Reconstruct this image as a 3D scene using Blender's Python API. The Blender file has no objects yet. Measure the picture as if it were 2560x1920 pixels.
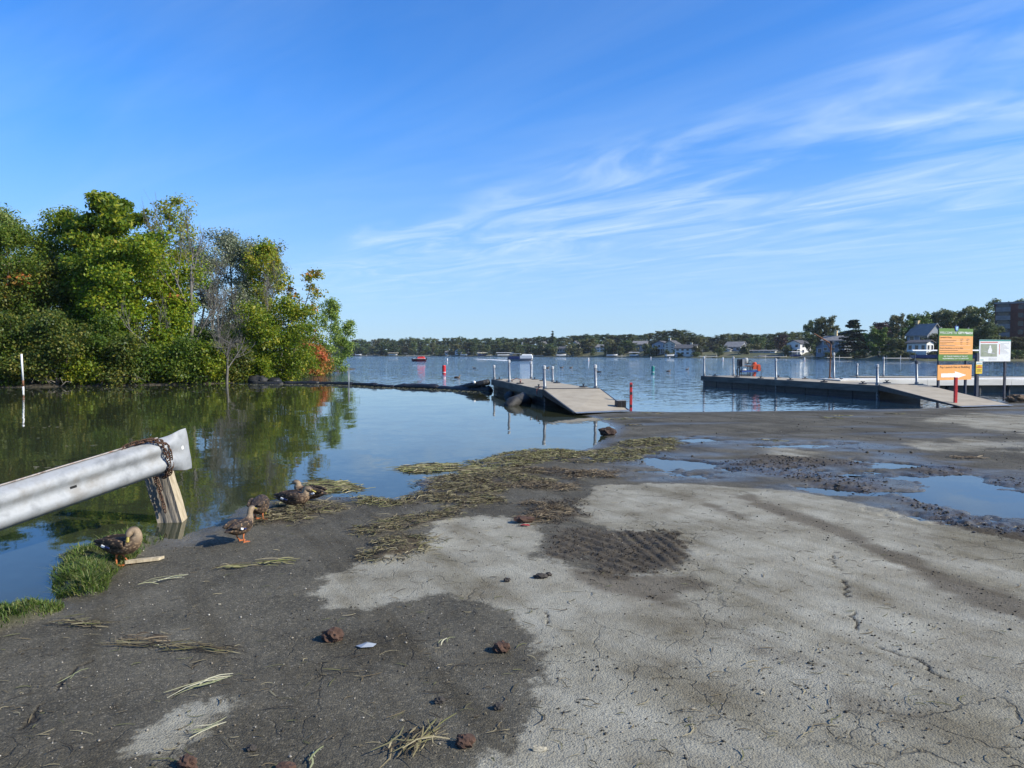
import bpy, math, random
import numpy as np
from mathutils import Vector, Matrix

# ------------------------------------------------------------------ camera, world, sun
scene = bpy.context.scene
COL = scene.collection
F = 1840.0; EYE = 1.7; PITCH = math.atan(75.0 / F)
cam_d = bpy.data.cameras.new('camera')
cam = bpy.data.objects.new('camera', cam_d); COL.objects.link(cam)
cam_d.sensor_width = 36.0; cam_d.lens = 36.0 * F / 2560.0
cam_d.clip_start = 0.05; cam_d.clip_end = 6000.0
cam.location = (0, 0, EYE); cam.rotation_euler = (math.pi / 2 - PITCH, 0, 0)
scene.camera = cam
scene.render.resolution_x = 1024; scene.render.resolution_y = 768

SUN_EL = math.radians(33); SUN_AZ = math.radians(-17)      # azimuth counted from +X towards +Y
sun_dir = Vector((math.cos(SUN_EL) * math.cos(SUN_AZ), math.cos(SUN_EL) * math.sin(SUN_AZ), math.sin(SUN_EL)))
sd_ = bpy.data.lights.new('sun', 'SUN'); sd_.energy = 5.0; sd_.angle = math.radians(0.5); sd_.color = (1.0, 0.935, 0.79)
sun = bpy.data.objects.new('sun', sd_); COL.objects.link(sun)
sun.rotation_euler = sun_dir.to_track_quat('Z', 'Y').to_euler(); sun.location = (30, -5, 25)

world = bpy.data.worlds.new('World'); scene.world = world; world.use_nodes = True
W = world.node_tree; W.nodes.clear()
def wn(t, **kw):
    n = W.nodes.new(t)
    for k, v in kw.items(): setattr(n, k, v)
    return n
def wl(a, b): W.links.new(a, b)
wo = wn('ShaderNodeOutputWorld'); bg = wn('ShaderNodeBackground'); bg.inputs[1].default_value = 0.094
sky = wn('ShaderNodeTexSky', sky_type='NISHITA', sun_disc=False)
sky.sun_elevation = SUN_EL; sky.sun_rotation = math.radians(90) - SUN_AZ
sky.air_density = 1.0; sky.dust_density = 0.2; sky.ozone_density = 1.2; sky.altitude = 200
hs = wn('ShaderNodeHueSaturation'); hs.inputs['Saturation'].default_value = 1.20; hs.inputs['Value'].default_value = 1.22; hs.inputs['Hue'].default_value = 0.505
gain = wn('ShaderNodeMixRGB', blend_type='MULTIPLY'); gain.inputs[0].default_value = 1.0; gain.inputs[2].default_value = (0.80, 1.06, 1.42, 1)
wl(sky.outputs[0], gain.inputs[1]); wl(gain.outputs[0], hs.inputs['Color'])
tc = wn('ShaderNodeTexCoord'); sx = wn('ShaderNodeSeparateXYZ'); wl(tc.outputs['Generated'], sx.inputs[0])
mz = wn('ShaderNodeMath', operation='MAXIMUM'); wl(sx.outputs[2], mz.inputs[0]); mz.inputs[1].default_value = 0.035
dx = wn('ShaderNodeMath', operation='DIVIDE'); wl(sx.outputs[0], dx.inputs[0]); wl(mz.outputs[0], dx.inputs[1])
dy = wn('ShaderNodeMath', operation='DIVIDE'); wl(sx.outputs[1], dy.inputs[0]); wl(mz.outputs[0], dy.inputs[1])
cx = wn('ShaderNodeCombineXYZ'); wl(dx.outputs[0], cx.inputs[0]); wl(dy.outputs[0], cx.inputs[1])
def cloud_layer(rot, scale, loc, nscale, lo, hi, dist=1.2, detail=9, rough=0.6):
    m0 = wn('ShaderNodeMapping'); wl(cx.outputs[0], m0.inputs[0]); m0.inputs['Rotation'].default_value = (0, 0, math.radians(rot))
    m = wn('ShaderNodeMapping'); wl(m0.outputs[0], m.inputs[0])
    m.inputs['Scale'].default_value = scale; m.inputs['Location'].default_value = loc
    n = wn('ShaderNodeTexNoise'); wl(m.outputs[0], n.inputs['Vector'])
    n.inputs['Scale'].default_value = nscale; n.inputs['Detail'].default_value = detail
    n.inputs['Roughness'].default_value = rough; n.inputs['Distortion'].default_value = dist
    r = wn('ShaderNodeMapRange'); r.interpolation_type = 'SMOOTHSTEP'
    wl(n.outputs[0], r.inputs[0]); r.inputs[1].default_value = lo; r.inputs[2].default_value = hi
    return r.outputs[0]
CLOUD_ROT = 58
streak = cloud_layer(CLOUD_ROT, (0.50, 1.35, 1), (1.3, 0.4, 0), 1.1, 0.31, 0.94, 1.7, 7, 0.56)
veil = cloud_layer(CLOUD_ROT - 18, (0.12, 0.55, 1), (5.2, 1.0, 0), 1.2, 0.36, 0.78, 0.8, 8, 0.58)
# one long cirrus bank: it starts along a line in the sky and thins out beyond it
crt = wn('ShaderNodeMapping'); wl(cx.outputs[0], crt.inputs[0]); crt.inputs['Rotation'].default_value = (0, 0, math.radians(CLOUD_ROT))
csp = wn('ShaderNodeSeparateXYZ'); wl(crt.outputs[0], csp.inputs[0])
cno = wn('ShaderNodeTexNoise'); wl(crt.outputs[0], cno.inputs['Vector']); cno.inputs['Scale'].default_value = 0.55; cno.inputs['Detail'].default_value = 4
cad = wn('ShaderNodeMath', operation='MULTIPLY_ADD'); wl(cno.outputs[0], cad.inputs[0]); cad.inputs[1].default_value = 1.6; wl(csp.outputs[1], cad.inputs[2])
cm1 = wn('ShaderNodeMapRange', interpolation_type='SMOOTHSTEP'); wl(cad.outputs[0], cm1.inputs[0]); cm1.inputs[1].default_value = 2.75; cm1.inputs[2].default_value = 3.55
cm2 = wn('ShaderNodeMapRange', interpolation_type='SMOOTHSTEP'); wl(cad.outputs[0], cm2.inputs[0]); cm2.inputs[1].default_value = 3.6; cm2.inputs[2].default_value = 8.0; cm2.inputs[3].default_value = 1.0; cm2.inputs[4].default_value = 0.55
cmm = wn('ShaderNodeMath', operation='MULTIPLY'); wl(cm1.outputs[0], cmm.inputs[0]); wl(cm2.outputs[0], cmm.inputs[1]); cover = cmm.outputs[0]
mu = wn('ShaderNodeMath', operation='MULTIPLY'); wl(streak, mu.inputs[0]); wl(cover, mu.inputs[1])
mv = wn('ShaderNodeMath', operation='MULTIPLY'); wl(veil, mv.inputs[0]); mv.inputs[1].default_value = 0.17
ma = wn('ShaderNodeMath', operation='ADD'); wl(mu.outputs[0], ma.inputs[0]); wl(mv.outputs[0], ma.inputs[1])
ef = wn('ShaderNodeMapRange'); wl(sx.outputs[2], ef.inputs[0]); ef.inputs[1].default_value = 0.04; ef.inputs[2].default_value = 0.15
mc = wn('ShaderNodeMath', operation='MULTIPLY'); wl(ma.outputs[0], mc.inputs[0]); wl(ef.outputs[0], mc.inputs[1]); mc.use_clamp = True
mcs = wn('ShaderNodeMath', operation='MULTIPLY'); wl(mc.outputs[0], mcs.inputs[0]); mcs.inputs[1].default_value = 0.85
mixc = wn('ShaderNodeMixRGB'); wl(mcs.outputs[0], mixc.inputs[0]); wl(hs.outputs[0], mixc.inputs[1]); mixc.inputs[2].default_value = (5.9, 7.2, 8.0, 1)
hz = wn('ShaderNodeMapRange'); wl(sx.outputs[2], hz.inputs[0]); hz.inputs[1].default_value = 0.0; hz.inputs[2].default_value = 0.30; hz.inputs[3].default_value = 0.70; hz.inputs[4].default_value = 1.0
hzp = wn('ShaderNodeMath', operation='POWER'); wl(hz.outputs[0], hzp.inputs[0]); hzp.inputs[1].default_value = 0.8
hzc = wn('ShaderNodeCombineColor'); wl(hz.outputs[0], hzc.inputs[0]); wl(hz.outputs[0], hzc.inputs[1]); wl(hzp.outputs[0], hzc.inputs[2])
hzm = wn('ShaderNodeMixRGB', blend_type='MULTIPLY'); hzm.inputs[0].default_value = 1.0; wl(hs.outputs[0], hzm.inputs[1]); wl(hzc.outputs[0], hzm.inputs[2]); pf = wn('ShaderNodeMapRange', interpolation_type='SMOOTHSTEP'); wl(sx.outputs[2], pf.inputs[0]); pf.inputs[1].default_value = -0.02; pf.inputs[2].default_value = 0.36; pf.inputs[3].default_value = 0.62; pf.inputs[4].default_value = 0.0
pm = wn('ShaderNodeMixRGB'); wl(pf.outputs[0], pm.inputs[0]); wl(hzm.outputs[0], pm.inputs[1]); pm.inputs[2].default_value = (3.5, 5.1, 7.2, 1); wl(pm.outputs[0], mixc.inputs[1])
wl(mixc.outputs[0], bg.inputs[0]); wl(bg.outputs[0], wo.inputs[0])
vs = scene.view_settings
vs.view_transform = 'Standard'; vs.look = 'None'; vs.gamma = 1.0; vs.use_curve_mapping = False; vs.exposure = 0.5
scene.cycles.max_bounces = 5; scene.cycles.diffuse_bounces = 3; scene.cycles.glossy_bounces = 3; scene.cycles.transmission_bounces = 3; scene.cycles.volume_bounces = 0; scene.cycles.transparent_max_bounces = 4

# ------------------------------------------------------------------ measuring helpers
CP, SP = math.cos(PITCH), math.sin(PITCH)
def ray(px, py):
    u = (px - 1280.0) / F; v = (960.0 - py) / F
    return (u, CP + v * SP, -SP + v * CP)
def at(px, py, z=0.0):
    r = ray(px, py); t = (z - EYE) / r[2]
    return Vector((r[0] * t, r[1] * t, z))
def atd(px, py, Y):
    r = ray(px, py); t = Y / r[1]
    return Vector((r[0] * t, Y, EYE + r[2] * t))
def zp(pts, ox, oy, s): return [(ox + x / s, oy + y / s) for x, y in pts]
def gpoly(pts, z=0.02): return np.array([at(x, y, z)[:2] for x, y in pts])
def smooth(a, b, x):
    t = np.clip((x - a) / (b - a), 0, 1); return t * t * (3 - 2 * t)
_rt = np.random.RandomState(7).rand(256, 256)
def vnoise(x, y):
    xi = np.floor(x).astype(np.int64); yi = np.floor(y).astype(np.int64)
    fx = x - xi; fy = y - yi; fx = fx * fx * (3 - 2 * fx); fy = fy * fy * (3 - 2 * fy)
    a = _rt[xi & 255, yi & 255]; b = _rt[(xi + 1) & 255, yi & 255]
    c = _rt[xi & 255, (yi + 1) & 255]; d = _rt[(xi + 1) & 255, (yi + 1) & 255]
    return (a * (1 - fx) + b * fx) * (1 - fy) + (c * (1 - fx) + d * fx) * fy - 0.5
def fbm(x, y, o=4, g=0.5):
    s = 0; a = 1; t = 0
    for i in range(o):
        s = s + a * vnoise(x * 2 ** i + 17.3 * i, y * 2 ** i + 5.1 * i); t += a; a *= g
    return s / t
def sdist(x, y, P):
    """signed distance, positive inside polygon P"""
    d2 = np.full(x.shape, 1e18); ins = np.zeros(x.shape, bool); n = len(P)
    for i in range(n):
        ax, ay = P[i]; bx, by = P[(i + 1) % n]
        ex, ey = bx - ax, by - ay; L = ex * ex + ey * ey + 1e-12
        t = np.clip(((x - ax) * ex + (y - ay) * ey) / L, 0, 1)
        d2 = np.minimum(d2, (x - ax - t * ex) ** 2 + (y - ay - t * ey) ** 2)
        if abs(by - ay) > 1e-12:
            ins ^= ((ay > y) != (by > y)) & (x < (bx - ax) * (y - ay) / (by - ay) + ax)
    d = np.sqrt(d2); return np.where(ins, d, -d)
def ldist(x, y, P):
    d2 = np.full(x.shape, 1e18)
    for i in range(len(P) - 1):
        ax, ay = P[i]; bx, by = P[i + 1]
        ex, ey = bx - ax, by - ay; L = ex * ex + ey * ey + 1e-12
        t = np.clip(((x - ax) * ex + (y - ay) * ey) / L, 0, 1)
        d2 = np.minimum(d2, (x - ax - t * ex) ** 2 + (y - ay - t * ey) ** 2)
    return np.sqrt(d2)

# ------------------------------------------------------------------ objects and meshes
def tag(o, label=None, cat=None, group=None, kind=None):
    if label: o['label'] = label
    if cat: o['category'] = cat
    if group: o['group'] = group
    if kind: o['kind'] = kind
    return o
def thing(name, label, cat, loc=(0, 0, 0), rotz=0.0, group=None):
    o = bpy.data.objects.new(name, None); COL.objects.link(o)
    o.empty_display_size = 0.2; o.location = loc; o.rotation_euler = (0, 0, rotz)
    return tag(o, label, cat, group)
def link(name, me, parent=None):
    o = bpy.data.objects.new(name, me); COL.objects.link(o)
    if parent is not None: o.parent = parent
    return o
def fast_mesh(name, V, Q, mat=None, smooth_=False):
    """numpy verts (n,3), faces (m,k) of constant k"""
    V = np.asarray(V, np.float32); Q = np.asarray(Q, np.int32); m, k = Q.shape
    me = bpy.data.meshes.new(name)
    me.vertices.add(len(V)); me.vertices.foreach_set('co', V.ravel())
    me.loops.add(m * k); me.loops.foreach_set('vertex_index', Q.ravel())
    me.polygons.add(m); me.polygons.foreach_set('loop_start', np.arange(0, m * k, k, dtype=np.int32))
    me.polygons.foreach_set('loop_total', np.full(m, k, np.int32))
    if smooth_: me.polygons.foreach_set('use_smooth', np.ones(m, bool))
    me.update(calc_edges=True)
    if mat: me.materials.append(mat)
    return me
class MB:
    def __init__(s): s.v = []; s.f = []; s.m = []
    def add(s, vs, fs, mi=0):
        o = len(s.v); s.v += [tuple(v) for v in vs]; s.f += [tuple(i + o for i in f) for f in fs]; s.m += [mi] * len(fs); return s
    def box(s, c, d, M=None, mi=0, taper=1.0):
        x, y, z = d[0] / 2, d[1] / 2, d[2] / 2; t = taper
        vs = [Vector(p) for p in ((-x, -y, -z), (x, -y, -z), (x, y, -z), (-x, y, -z), (-x * t, -y * t, z), (x * t, -y * t, z), (x * t, y * t, z), (-x * t, y * t, z))]
        if M is not None: vs = [M @ v for v in vs]
        c = Vector(c)
        return s.add([v + c for v in vs], [(0, 3, 2, 1), (4, 5, 6, 7), (0, 1, 5, 4), (1, 2, 6, 5), (2, 3, 7, 6), (3, 0, 4, 7)], mi)
    def hexa(s, p, mi=0):   # 8 points: bottom 4, top 4
        return s.add(p, [(0, 3, 2, 1), (4, 5, 6, 7), (0, 1, 5, 4), (1, 2, 6, 5), (2, 3, 7, 6), (3, 0, 4, 7)], mi)
    def tube(s, path, rad, n=8, cap=True, mi=0):
        path = [Vector(p) for p in path]
        if not hasattr(rad, '__len__'): rad = [rad] * len(path)
        rings = []; ref = None
        for i, p in enumerate(path):
            t = (path[min(i + 1, len(path) - 1)] - path[max(i - 1, 0)])
            if t.length < 1e-9: t = Vector((0, 0, 1))
            t.normalize()
            if ref is None: ref = Vector((1, 0, 0)) if abs(t.x) < 0.8 else Vector((0, 1, 0))
            a = (ref - t * ref.dot(t)).normalized(); b = t.cross(a); ref = a
            rings.append([p + (a * math.cos(2 * math.pi * k / n) + b * math.sin(2 * math.pi * k / n)) * rad[i] for k in range(n)])
        vs = [v for r in rings for v in r]; fs = []
        for i in range(len(path) - 1):
            for k in range(n):
                fs.append((i * n + k, i * n + (k + 1) % n, (i + 1) * n + (k + 1) % n, (i + 1) * n + k))
        if cap: fs += [tuple(range(n - 1, -1, -1)), tuple((len(path) - 1) * n + k for k in range(n))]
        return s.add(vs, fs, mi)
    def lathe(s, prof, n=16, c=(0, 0, 0), mi=0):
        vs = []; fs = []
        for r, z in prof:
            vs += [(c[0] + r * math.cos(2 * math.pi * k / n), c[1] + r * math.sin(2 * math.pi * k / n), c[2] + z) for k in range(n)]
        for i in range(len(prof) - 1):
            for k in range(n): fs.append((i * n + k, i * n + (k + 1) % n, (i + 1) * n + (k + 1) % n, (i + 1) * n + k))
        fs += [tuple(range(n - 1, -1, -1)), tuple((len(prof) - 1) * n + k for k in range(n))]
        return s.add(vs, fs, mi)
    def prism(s, pts, a, b, mi=0):   # pts 3D outline, extruded by vector b-a style: outline + offset a -> + offset b
        n = len(pts); a = Vector(a); b = Vector(b)
        vs = [Vector(p) + a for p in pts] + [Vector(p) + b for p in pts]
        fs = [tuple(range(n - 1, -1, -1)), tuple(range(n, 2 * n))] + [(i, (i + 1) % n, n + (i + 1) % n, n + i) for i in range(n)]
        return s.add(vs, fs, mi)
    def build(s, name, mats, parent=None, world=False, smooth_=False, bevel=0.0):
        vs = s.v
        if world and parent is not None:
            inv = parent_matrix(parent).inverted(); vs = [tuple(inv @ Vector(v)) for v in vs]
        me = bpy.data.meshes.new(name); me.from_pydata(vs, [], s.f); me.update()
        import bmesh
        bm = bmesh.new(); bm.from_mesh(me); bmesh.ops.recalc_face_normals(bm, faces=bm.faces)
        if bevel > 0: bmesh.ops.bevel(bm, geom=bm.edges[:], offset=bevel, segments=1, affect='EDGES', clamp_overlap=True)
        bm.to_mesh(me); bm.free()
        if not isinstance(mats, (list, tuple)): mats = [mats]
        for m in mats: me.materials.append(m)
        if bevel == 0 and len(mats) > 1:
            for p, mi in zip(me.polygons, s.m): p.material_index = mi
        if smooth_:
            for p in me.polygons: p.use_smooth = True
        return link(name, me, parent)
def parent_matrix(o):
    M = Matrix.Translation(o.location) @ o.rotation_euler.to_matrix().to_4x4()
    if o.parent: M = parent_matrix(o.parent) @ M
    return M
def copy_tree(o, parent=None):
    c = o.copy(); COL.objects.link(c); c.parent = parent
    for ch in list(o.children): copy_tree(ch, c)
    return c

# ------------------------------------------------------------------ materials
def new_mat(name):
    m = bpy.data.materials.new(name); m.use_nodes = True; t = m.node_tree
    b = t.nodes['Principled BSDF']; return m, t, b
def N(t, ty, **kw):
    n = t.nodes.new(ty)
    for k, v in kw.items(): setattr(n, k, v)
    return n
def ramp(t, fac, cols):
    r = N(t, 'ShaderNodeValToRGB'); e = r.color_ramp.elements
    while len(e) < len(cols): e.new(0.5)
    for i, (p, c) in enumerate(cols): e[i].position = p; e[i].color = (*c, 1)
    t.links.new(fac, r.inputs[0]); return r
def mat(name, c1, c2=None, scale=6.0, rough=0.7, metal=0.0, bump=0.0, stretch=(1, 1, 1), c3=None, spec=0.5, detail=6, obj_rand=0.0, bscale=None):
    """noise-mottled surface"""
    m, t, b = new_mat(name)
    b.inputs['Roughness'].default_value = rough; b.inputs['Metallic'].default_value = metal; b.inputs['Specular IOR Level'].default_value = spec
    if c2 is None: c2 = tuple(x * 0.8 for x in c1)
    co = N(t, 'ShaderNodeTexCoord'); mp = N(t, 'ShaderNodeMapping'); t.links.new(co.outputs['Object'], mp.inputs[0]); mp.inputs['Scale'].default_value = stretch
    no = N(t, 'ShaderNodeTexNoise'); no.inputs['Scale'].default_value = scale; no.inputs['Detail'].default_value = detail; no.inputs['Roughness'].default_value = 0.62
    t.links.new(mp.outputs[0], no.inputs['Vector'])
    cols = [(0.33, c1), (0.62, c2)] if c3 is None else [(0.3, c1), (0.5, c2), (0.68, c3)]
    r = ramp(t, no.outputs[0], cols); out = r.outputs[0]
    if obj_rand:
        oi = N(t, 'ShaderNodeObjectInfo'); mr = N(t, 'ShaderNodeMapRange'); t.links.new(oi.outputs['Random'], mr.inputs[0])
        mr.inputs[3].default_value = 1 - obj_rand; mr.inputs[4].default_value = 1 + obj_rand
        h = N(t, 'ShaderNodeHueSaturation'); t.links.new(out, h.inputs['Color']); t.links.new(mr.outputs[0], h.inputs['Value']); out = h.outputs[0]
    t.links.new(out, b.inputs['Base Color'])
    if bump:
        n2 = no
        if bscale:
            n2 = N(t, 'ShaderNodeTexNoise'); n2.inputs['Scale'].default_value = bscale; n2.inputs['Detail'].default_value = 5; t.links.new(mp.outputs[0], n2.inputs['Vector'])
        bp = N(t, 'ShaderNodeBump'); bp.inputs['Strength'].default_value = 1.0; bp.inputs['Distance'].default_value = bump
        t.links.new(n2.outputs[0], bp.inputs['Height']); t.links.new(bp.outputs[0], b.inputs['Normal'])
    return m
def leaf_mat(name, cols, trans=0.35, obj_rand=0.0, alt=None, hue=0.0):
    m, t, b = new_mat(name)
    g = N(t, 'ShaderNodeNewGeometry'); co = N(t, 'ShaderNodeTexCoord')
    no = N(t, 'ShaderNodeTexNoise'); no.inputs['Scale'].default_value = 0.45; no.inputs['Detail'].default_value = 3; t.links.new(co.outputs['Object'], no.inputs['Vector'])
    mx = N(t, 'ShaderNodeMath', operation='MULTIPLY_ADD'); t.links.new(no.outputs[0], mx.inputs[0]); mx.inputs[1].default_value = 1.1; mx.inputs[2].default_value = -0.55
    ad = N(t, 'ShaderNodeMath', operation='ADD'); t.links.new(g.outputs['Random Per Island'], ad.inputs[0]); t.links.new(mx.outputs[0], ad.inputs[1]); ad.use_clamp = True
    n = len(cols); r = ramp(t, ad.outputs[0], [(0.05 + 0.9 * i / (n - 1), c) for i, c in enumerate(cols)]); out = r.outputs[0]
    if obj_rand:
        oi = N(t, 'ShaderNodeObjectInfo')
        if alt:
            mi = N(t, 'ShaderNodeMixRGB'); t.links.new(out, mi.inputs[1]); mi.inputs[2].default_value = (*alt, 1)
            mr2 = N(t, 'ShaderNodeMapRange'); t.links.new(oi.outputs['Random'], mr2.inputs[0]); mr2.inputs[1].default_value = 0.35; mr2.inputs[3].default_value = 0.0; mr2.inputs[4].default_value = 0.75
            t.links.new(mr2.outputs[0], mi.inputs[0]); out = mi.outputs[0]
        ml = N(t, 'ShaderNodeMath', operation='MULTIPLY'); t.links.new(oi.outputs['Random'], ml.inputs[0]); ml.inputs[1].default_value = 7.31
        fr = N(t, 'ShaderNodeMath', operation='FRACT'); t.links.new(ml.outputs[0], fr.inputs[0])
        mr = N(t, 'ShaderNodeMapRange'); t.links.new(fr.outputs[0], mr.inputs[0]); mr.inputs[3].default_value = 1 - obj_rand; mr.inputs[4].default_value = 1 + obj_rand
        h = N(t, 'ShaderNodeHueSaturation'); t.links.new(out, h.inputs['Color']); t.links.new(mr.outputs[0], h.inputs['Value']); out = h.outputs[0]
    t.links.new(out, b.inputs['Base Color']); b.inputs['Roughness'].default_value = 0.48; b.inputs['Specular IOR Level'].default_value = 0.35
    tr = N(t, 'ShaderNodeBsdfTranslucent'); t.links.new(out, tr.inputs[0])
    ms = N(t, 'ShaderNodeMixShader'); ms.inputs[0].default_value = trans
    t.links.new(b.outputs[0], ms.inputs[1]); t.links.new(tr.outputs[0], ms.inputs[2]); t.links.new(ms.outputs[0], t.nodes['Material Output'].inputs[0])
    return m
def plain(name, c, rough=0.6, metal=0.0, spec=0.5): return mat(name, c, tuple(x * 0.86 for x in c), 9.0, rough, metal, spec=spec)
def water_mat(name, base, layers, streak_amt=0.0):
    """layers: (scale, strength, stretch_x, stretch_y, detail) of slope noise; no screen-size dependence"""
    m, t, b = new_mat(name)
    b.inputs['Base Color'].default_value = (*base, 1); b.inputs['Roughness'].default_value = 0.03; b.inputs['IOR'].default_value = 1.333; b.inputs['Specular IOR Level'].default_value = 0.5
    g = N(t, 'ShaderNodeNewGeometry'); acc = None
    for (sc, st, ax, ay, det) in layers:
        mp = N(t, 'ShaderNodeMapping'); t.links.new(g.outputs['Position'], mp.inputs[0]); mp.inputs['Scale'].default_value = (ax, ay, 1); mp.inputs['Rotation'].default_value = (0, 0, 0.18)
        no = N(t, 'ShaderNodeTexNoise'); no.inputs['Scale'].default_value = sc; no.inputs['Detail'].default_value = det; t.links.new(mp.outputs[0], no.inputs['Vector'])
        su = N(t, 'ShaderNodeVectorMath', operation='SUBTRACT'); t.links.new(no.outputs['Color'], su.inputs[0]); su.inputs[1].default_value = (0.5, 0.5, 0.5)
        ml = N(t, 'ShaderNodeVectorMath', operation='MULTIPLY'); t.links.new(su.outputs[0], ml.inputs[0]); ml.inputs[1].default_value = (st * ax / max(ax, ay), st * ay / max(ax, ay), 0)
        if acc is None: acc = ml.outputs[0]
        else:
            a = N(t, 'ShaderNodeVectorMath', operation='ADD'); t.links.new(acc, a.inputs[0]); t.links.new(ml.outputs[0], a.inputs[1]); acc = a.outputs[0]
    if streak_amt:
        mp = N(t, 'ShaderNodeMapping'); t.links.new(g.outputs['Position'], mp.inputs[0]); mp.inputs['Scale'].default_value = (0.006, 0.03, 1); mp.inputs['Rotation'].default_value = (0, 0, 0.1)
        no = N(t, 'ShaderNodeTexNoise'); no.inputs['Scale'].default_value = 1.0; no.inputs['Detail'].default_value = 5; t.links.new(mp.outputs[0], no.inputs['Vector'])
        mr = N(t, 'ShaderNodeMapRange'); t.links.new(no.outputs[0], mr.inputs[0]); mr.inputs[1].default_value = 0.3; mr.inputs[2].default_value = 0.7; mr.inputs[3].default_value = 1 - streak_amt; mr.inputs[4].default_value = 1 + streak_amt
        # calmer in the lee of the docks, close to the launch
        sp = N(t, 'ShaderNodeSeparateXYZ'); t.links.new(g.outputs['Position'], sp.inputs[0])
        mr3 = N(t, 'ShaderNodeMapRange'); t.links.new(sp.outputs[1], mr3.inputs[0]); mr3.inputs[1].default_value = 21; mr3.inputs[2].default_value = 75; mr3.inputs[3].default_value = 0.10; mr3.inputs[4].default_value = 1.0
        mm = N(t, 'ShaderNodeMath', operation='MULTIPLY'); t.links.new(mr.outputs[0], mm.inputs[0]); t.links.new(mr3.outputs[0], mm.inputs[1])
        sc_ = N(t, 'ShaderNodeVectorMath', operation='SCALE'); t.links.new(acc, sc_.inputs[0]); t.links.new(mm.outputs[0], sc_.inputs['Scale']); acc = sc_.outputs[0]
    up = N(t, 'ShaderNodeVectorMath', operation='ADD'); t.links.new(acc, up.inputs[0]); up.inputs[1].default_value = (0, 0, 1)
    nz = N(t, 'ShaderNodeVectorMath', operation='NORMALIZE'); t.links.new(up.outputs[0], nz.inputs[0])
    t.links.new(nz.outputs[0], b.inputs['Normal'])
    return m
# ------------------------------------------------------------------ launch ground
shore_px = [(0, 1523), (70, 1516), (141, 1510), (160, 1492), (144, 1444), (150, 1385), (226, 1372), (345, 1341), (386, 1344), (451, 1350), (470, 1338), (558, 1300),
            (624, 1262), (694, 1247), (780, 1240), (868, 1243), (972, 1252), (1030, 1238), (1060, 1215), (1080, 1196), (1174, 1187), (1225, 1178), (1235, 1150), (1289, 1133), (1362, 1126),
            (1434, 1131), (1490, 1112), (1512, 1092), (1537, 1072), (1520, 1060), (1485, 1044), (1455, 1038), (1440, 1033), (1576, 1028), (1680, 1030), (1880, 1028), (2078, 1025), (2300, 1021), (2400, 1017),
            (2470, 1012), (2500, 1003), (2520, 994), (2560, 984)]
land = [tuple(at(x, y, 0.0)[:2]) for x, y in shore_px]
land += [(26, 30), (40, 36), (80, 40), (80, -60), (-60, -60), (-40, -14), (-14, 0.5), (-7, 3.4), (-4.6, 4.5)]
LAND = np.array(land)
S8 = lambda p: gpoly(zp(p, 1280, 1080, 1.728)); S6 = lambda p: gpoly(zp(p, 1000, 1040, 2.765)); S5 = lambda p: gpoly(zp(p, 480, 1160, 3.456)); S0 = lambda p: gpoly([(x * 1.1573, y * 1.1573) for x, y in p])
PUD = [S8([(535, 122), (580, 112), (720, 123), (800, 138), (890, 148), (860, 170), (740, 175), (640, 150), (560, 140)]),
       S8([(590, 178), (740, 180), (880, 182), (860, 194), (700, 194)]),
       S8([(1400, 190), (1560, 182), (1950, 196), (2150, 240), (2320, 300), (2320, 440), (2050, 390), (1900, 340), (1700, 292), (1500, 278), (1540, 260), (1680, 250), (1660, 222), (1480, 207)]),
       S8([(770, 37), (830, 33), (870, 42), (780, 46)]),
       S8([(1110, 62), (1300, 56), (1490, 64), (1300, 70)]),
       S8([(1150, 168), (1330, 176), (1330, 194), (1180, 190)]),
       S8([(1320, 248), (1480, 256), (1420, 278), (1330, 270)]),
       S8([(1700, 345), (1830, 372), (1800, 392), (1730, 380)]),
       S8([(1560, 135), (1640, 130), (1720, 150), (1600, 158)])]
DRY = [S0([(660, 1290), (700, 1258), (800, 1225), (900, 1188), (945, 1133), (1050, 1118), (1150, 1133), (1185, 1170), (1170, 1210), (1230, 1243), (1290, 1255), (1400, 1252), (1480, 1225), (1480, 1190), (1440, 1165), (1330, 1152),
           (1215, 1120), (1245, 1090), (1280, 1053), (1400, 1048), (1560, 1055), (1700, 1065), (1850, 1092), (2000, 1130), (2212, 1172), (2500, 1240), (2700, 1900), (2000, 2600), (1000, 2300), (1060, 1659), (1090, 1590), (1130, 1550), (1163, 1450), (1158, 1372), (1110, 1340), (1050, 1315), (950, 1305), (850, 1315), (770, 1327), (690, 1322)]),
       S0([(230, 1645), (330, 1585), (420, 1535), (520, 1512), (515, 1530), (430, 1580), (330, 1640), (250, 1660)]),
       S0([(1060, 1575), (1120, 1560), (1130, 1659), (1040, 1680)])]
PALE = [S0([(1620, 975), (1700, 966), (1780, 975), (1790, 992), (1730, 1000), (1650, 995)]), S0([(1940, 910), (2100, 893), (2400, 905), (2400, 950), (2200, 945), (2080, 925)]), S0([(1900, 960), (2100, 948), (2300, 962), (2200, 985), (2000, 980)])]
BROWN = [S0([(1560, 1070), (1640, 1075), (1780, 1130), (1900, 1185), (2020, 1225), (2120, 1262), (2212, 1300), (2500, 1420), (2500, 1500), (2212, 1362), (2080, 1320), (1980, 1265), (1860, 1200), (1740, 1150), (1620, 1100)]),
         S0([(1470, 1075), (1520, 1080), (1620, 1120), (1600, 1130), (1520, 1105)]),
         S0([(1230, 1240), (1330, 1255), (1500, 1250), (1560, 1280), (1420, 1310), (1260, 1290)])]
DIRT = [S0([(1300, 1290), (1500, 1270), (1700, 1310), (1850, 1400), (2000, 1500), (2212, 1580), (2212, 1659), (1800, 1640), (1620, 1520), (1480, 1420), (1350, 1350)])]
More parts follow.
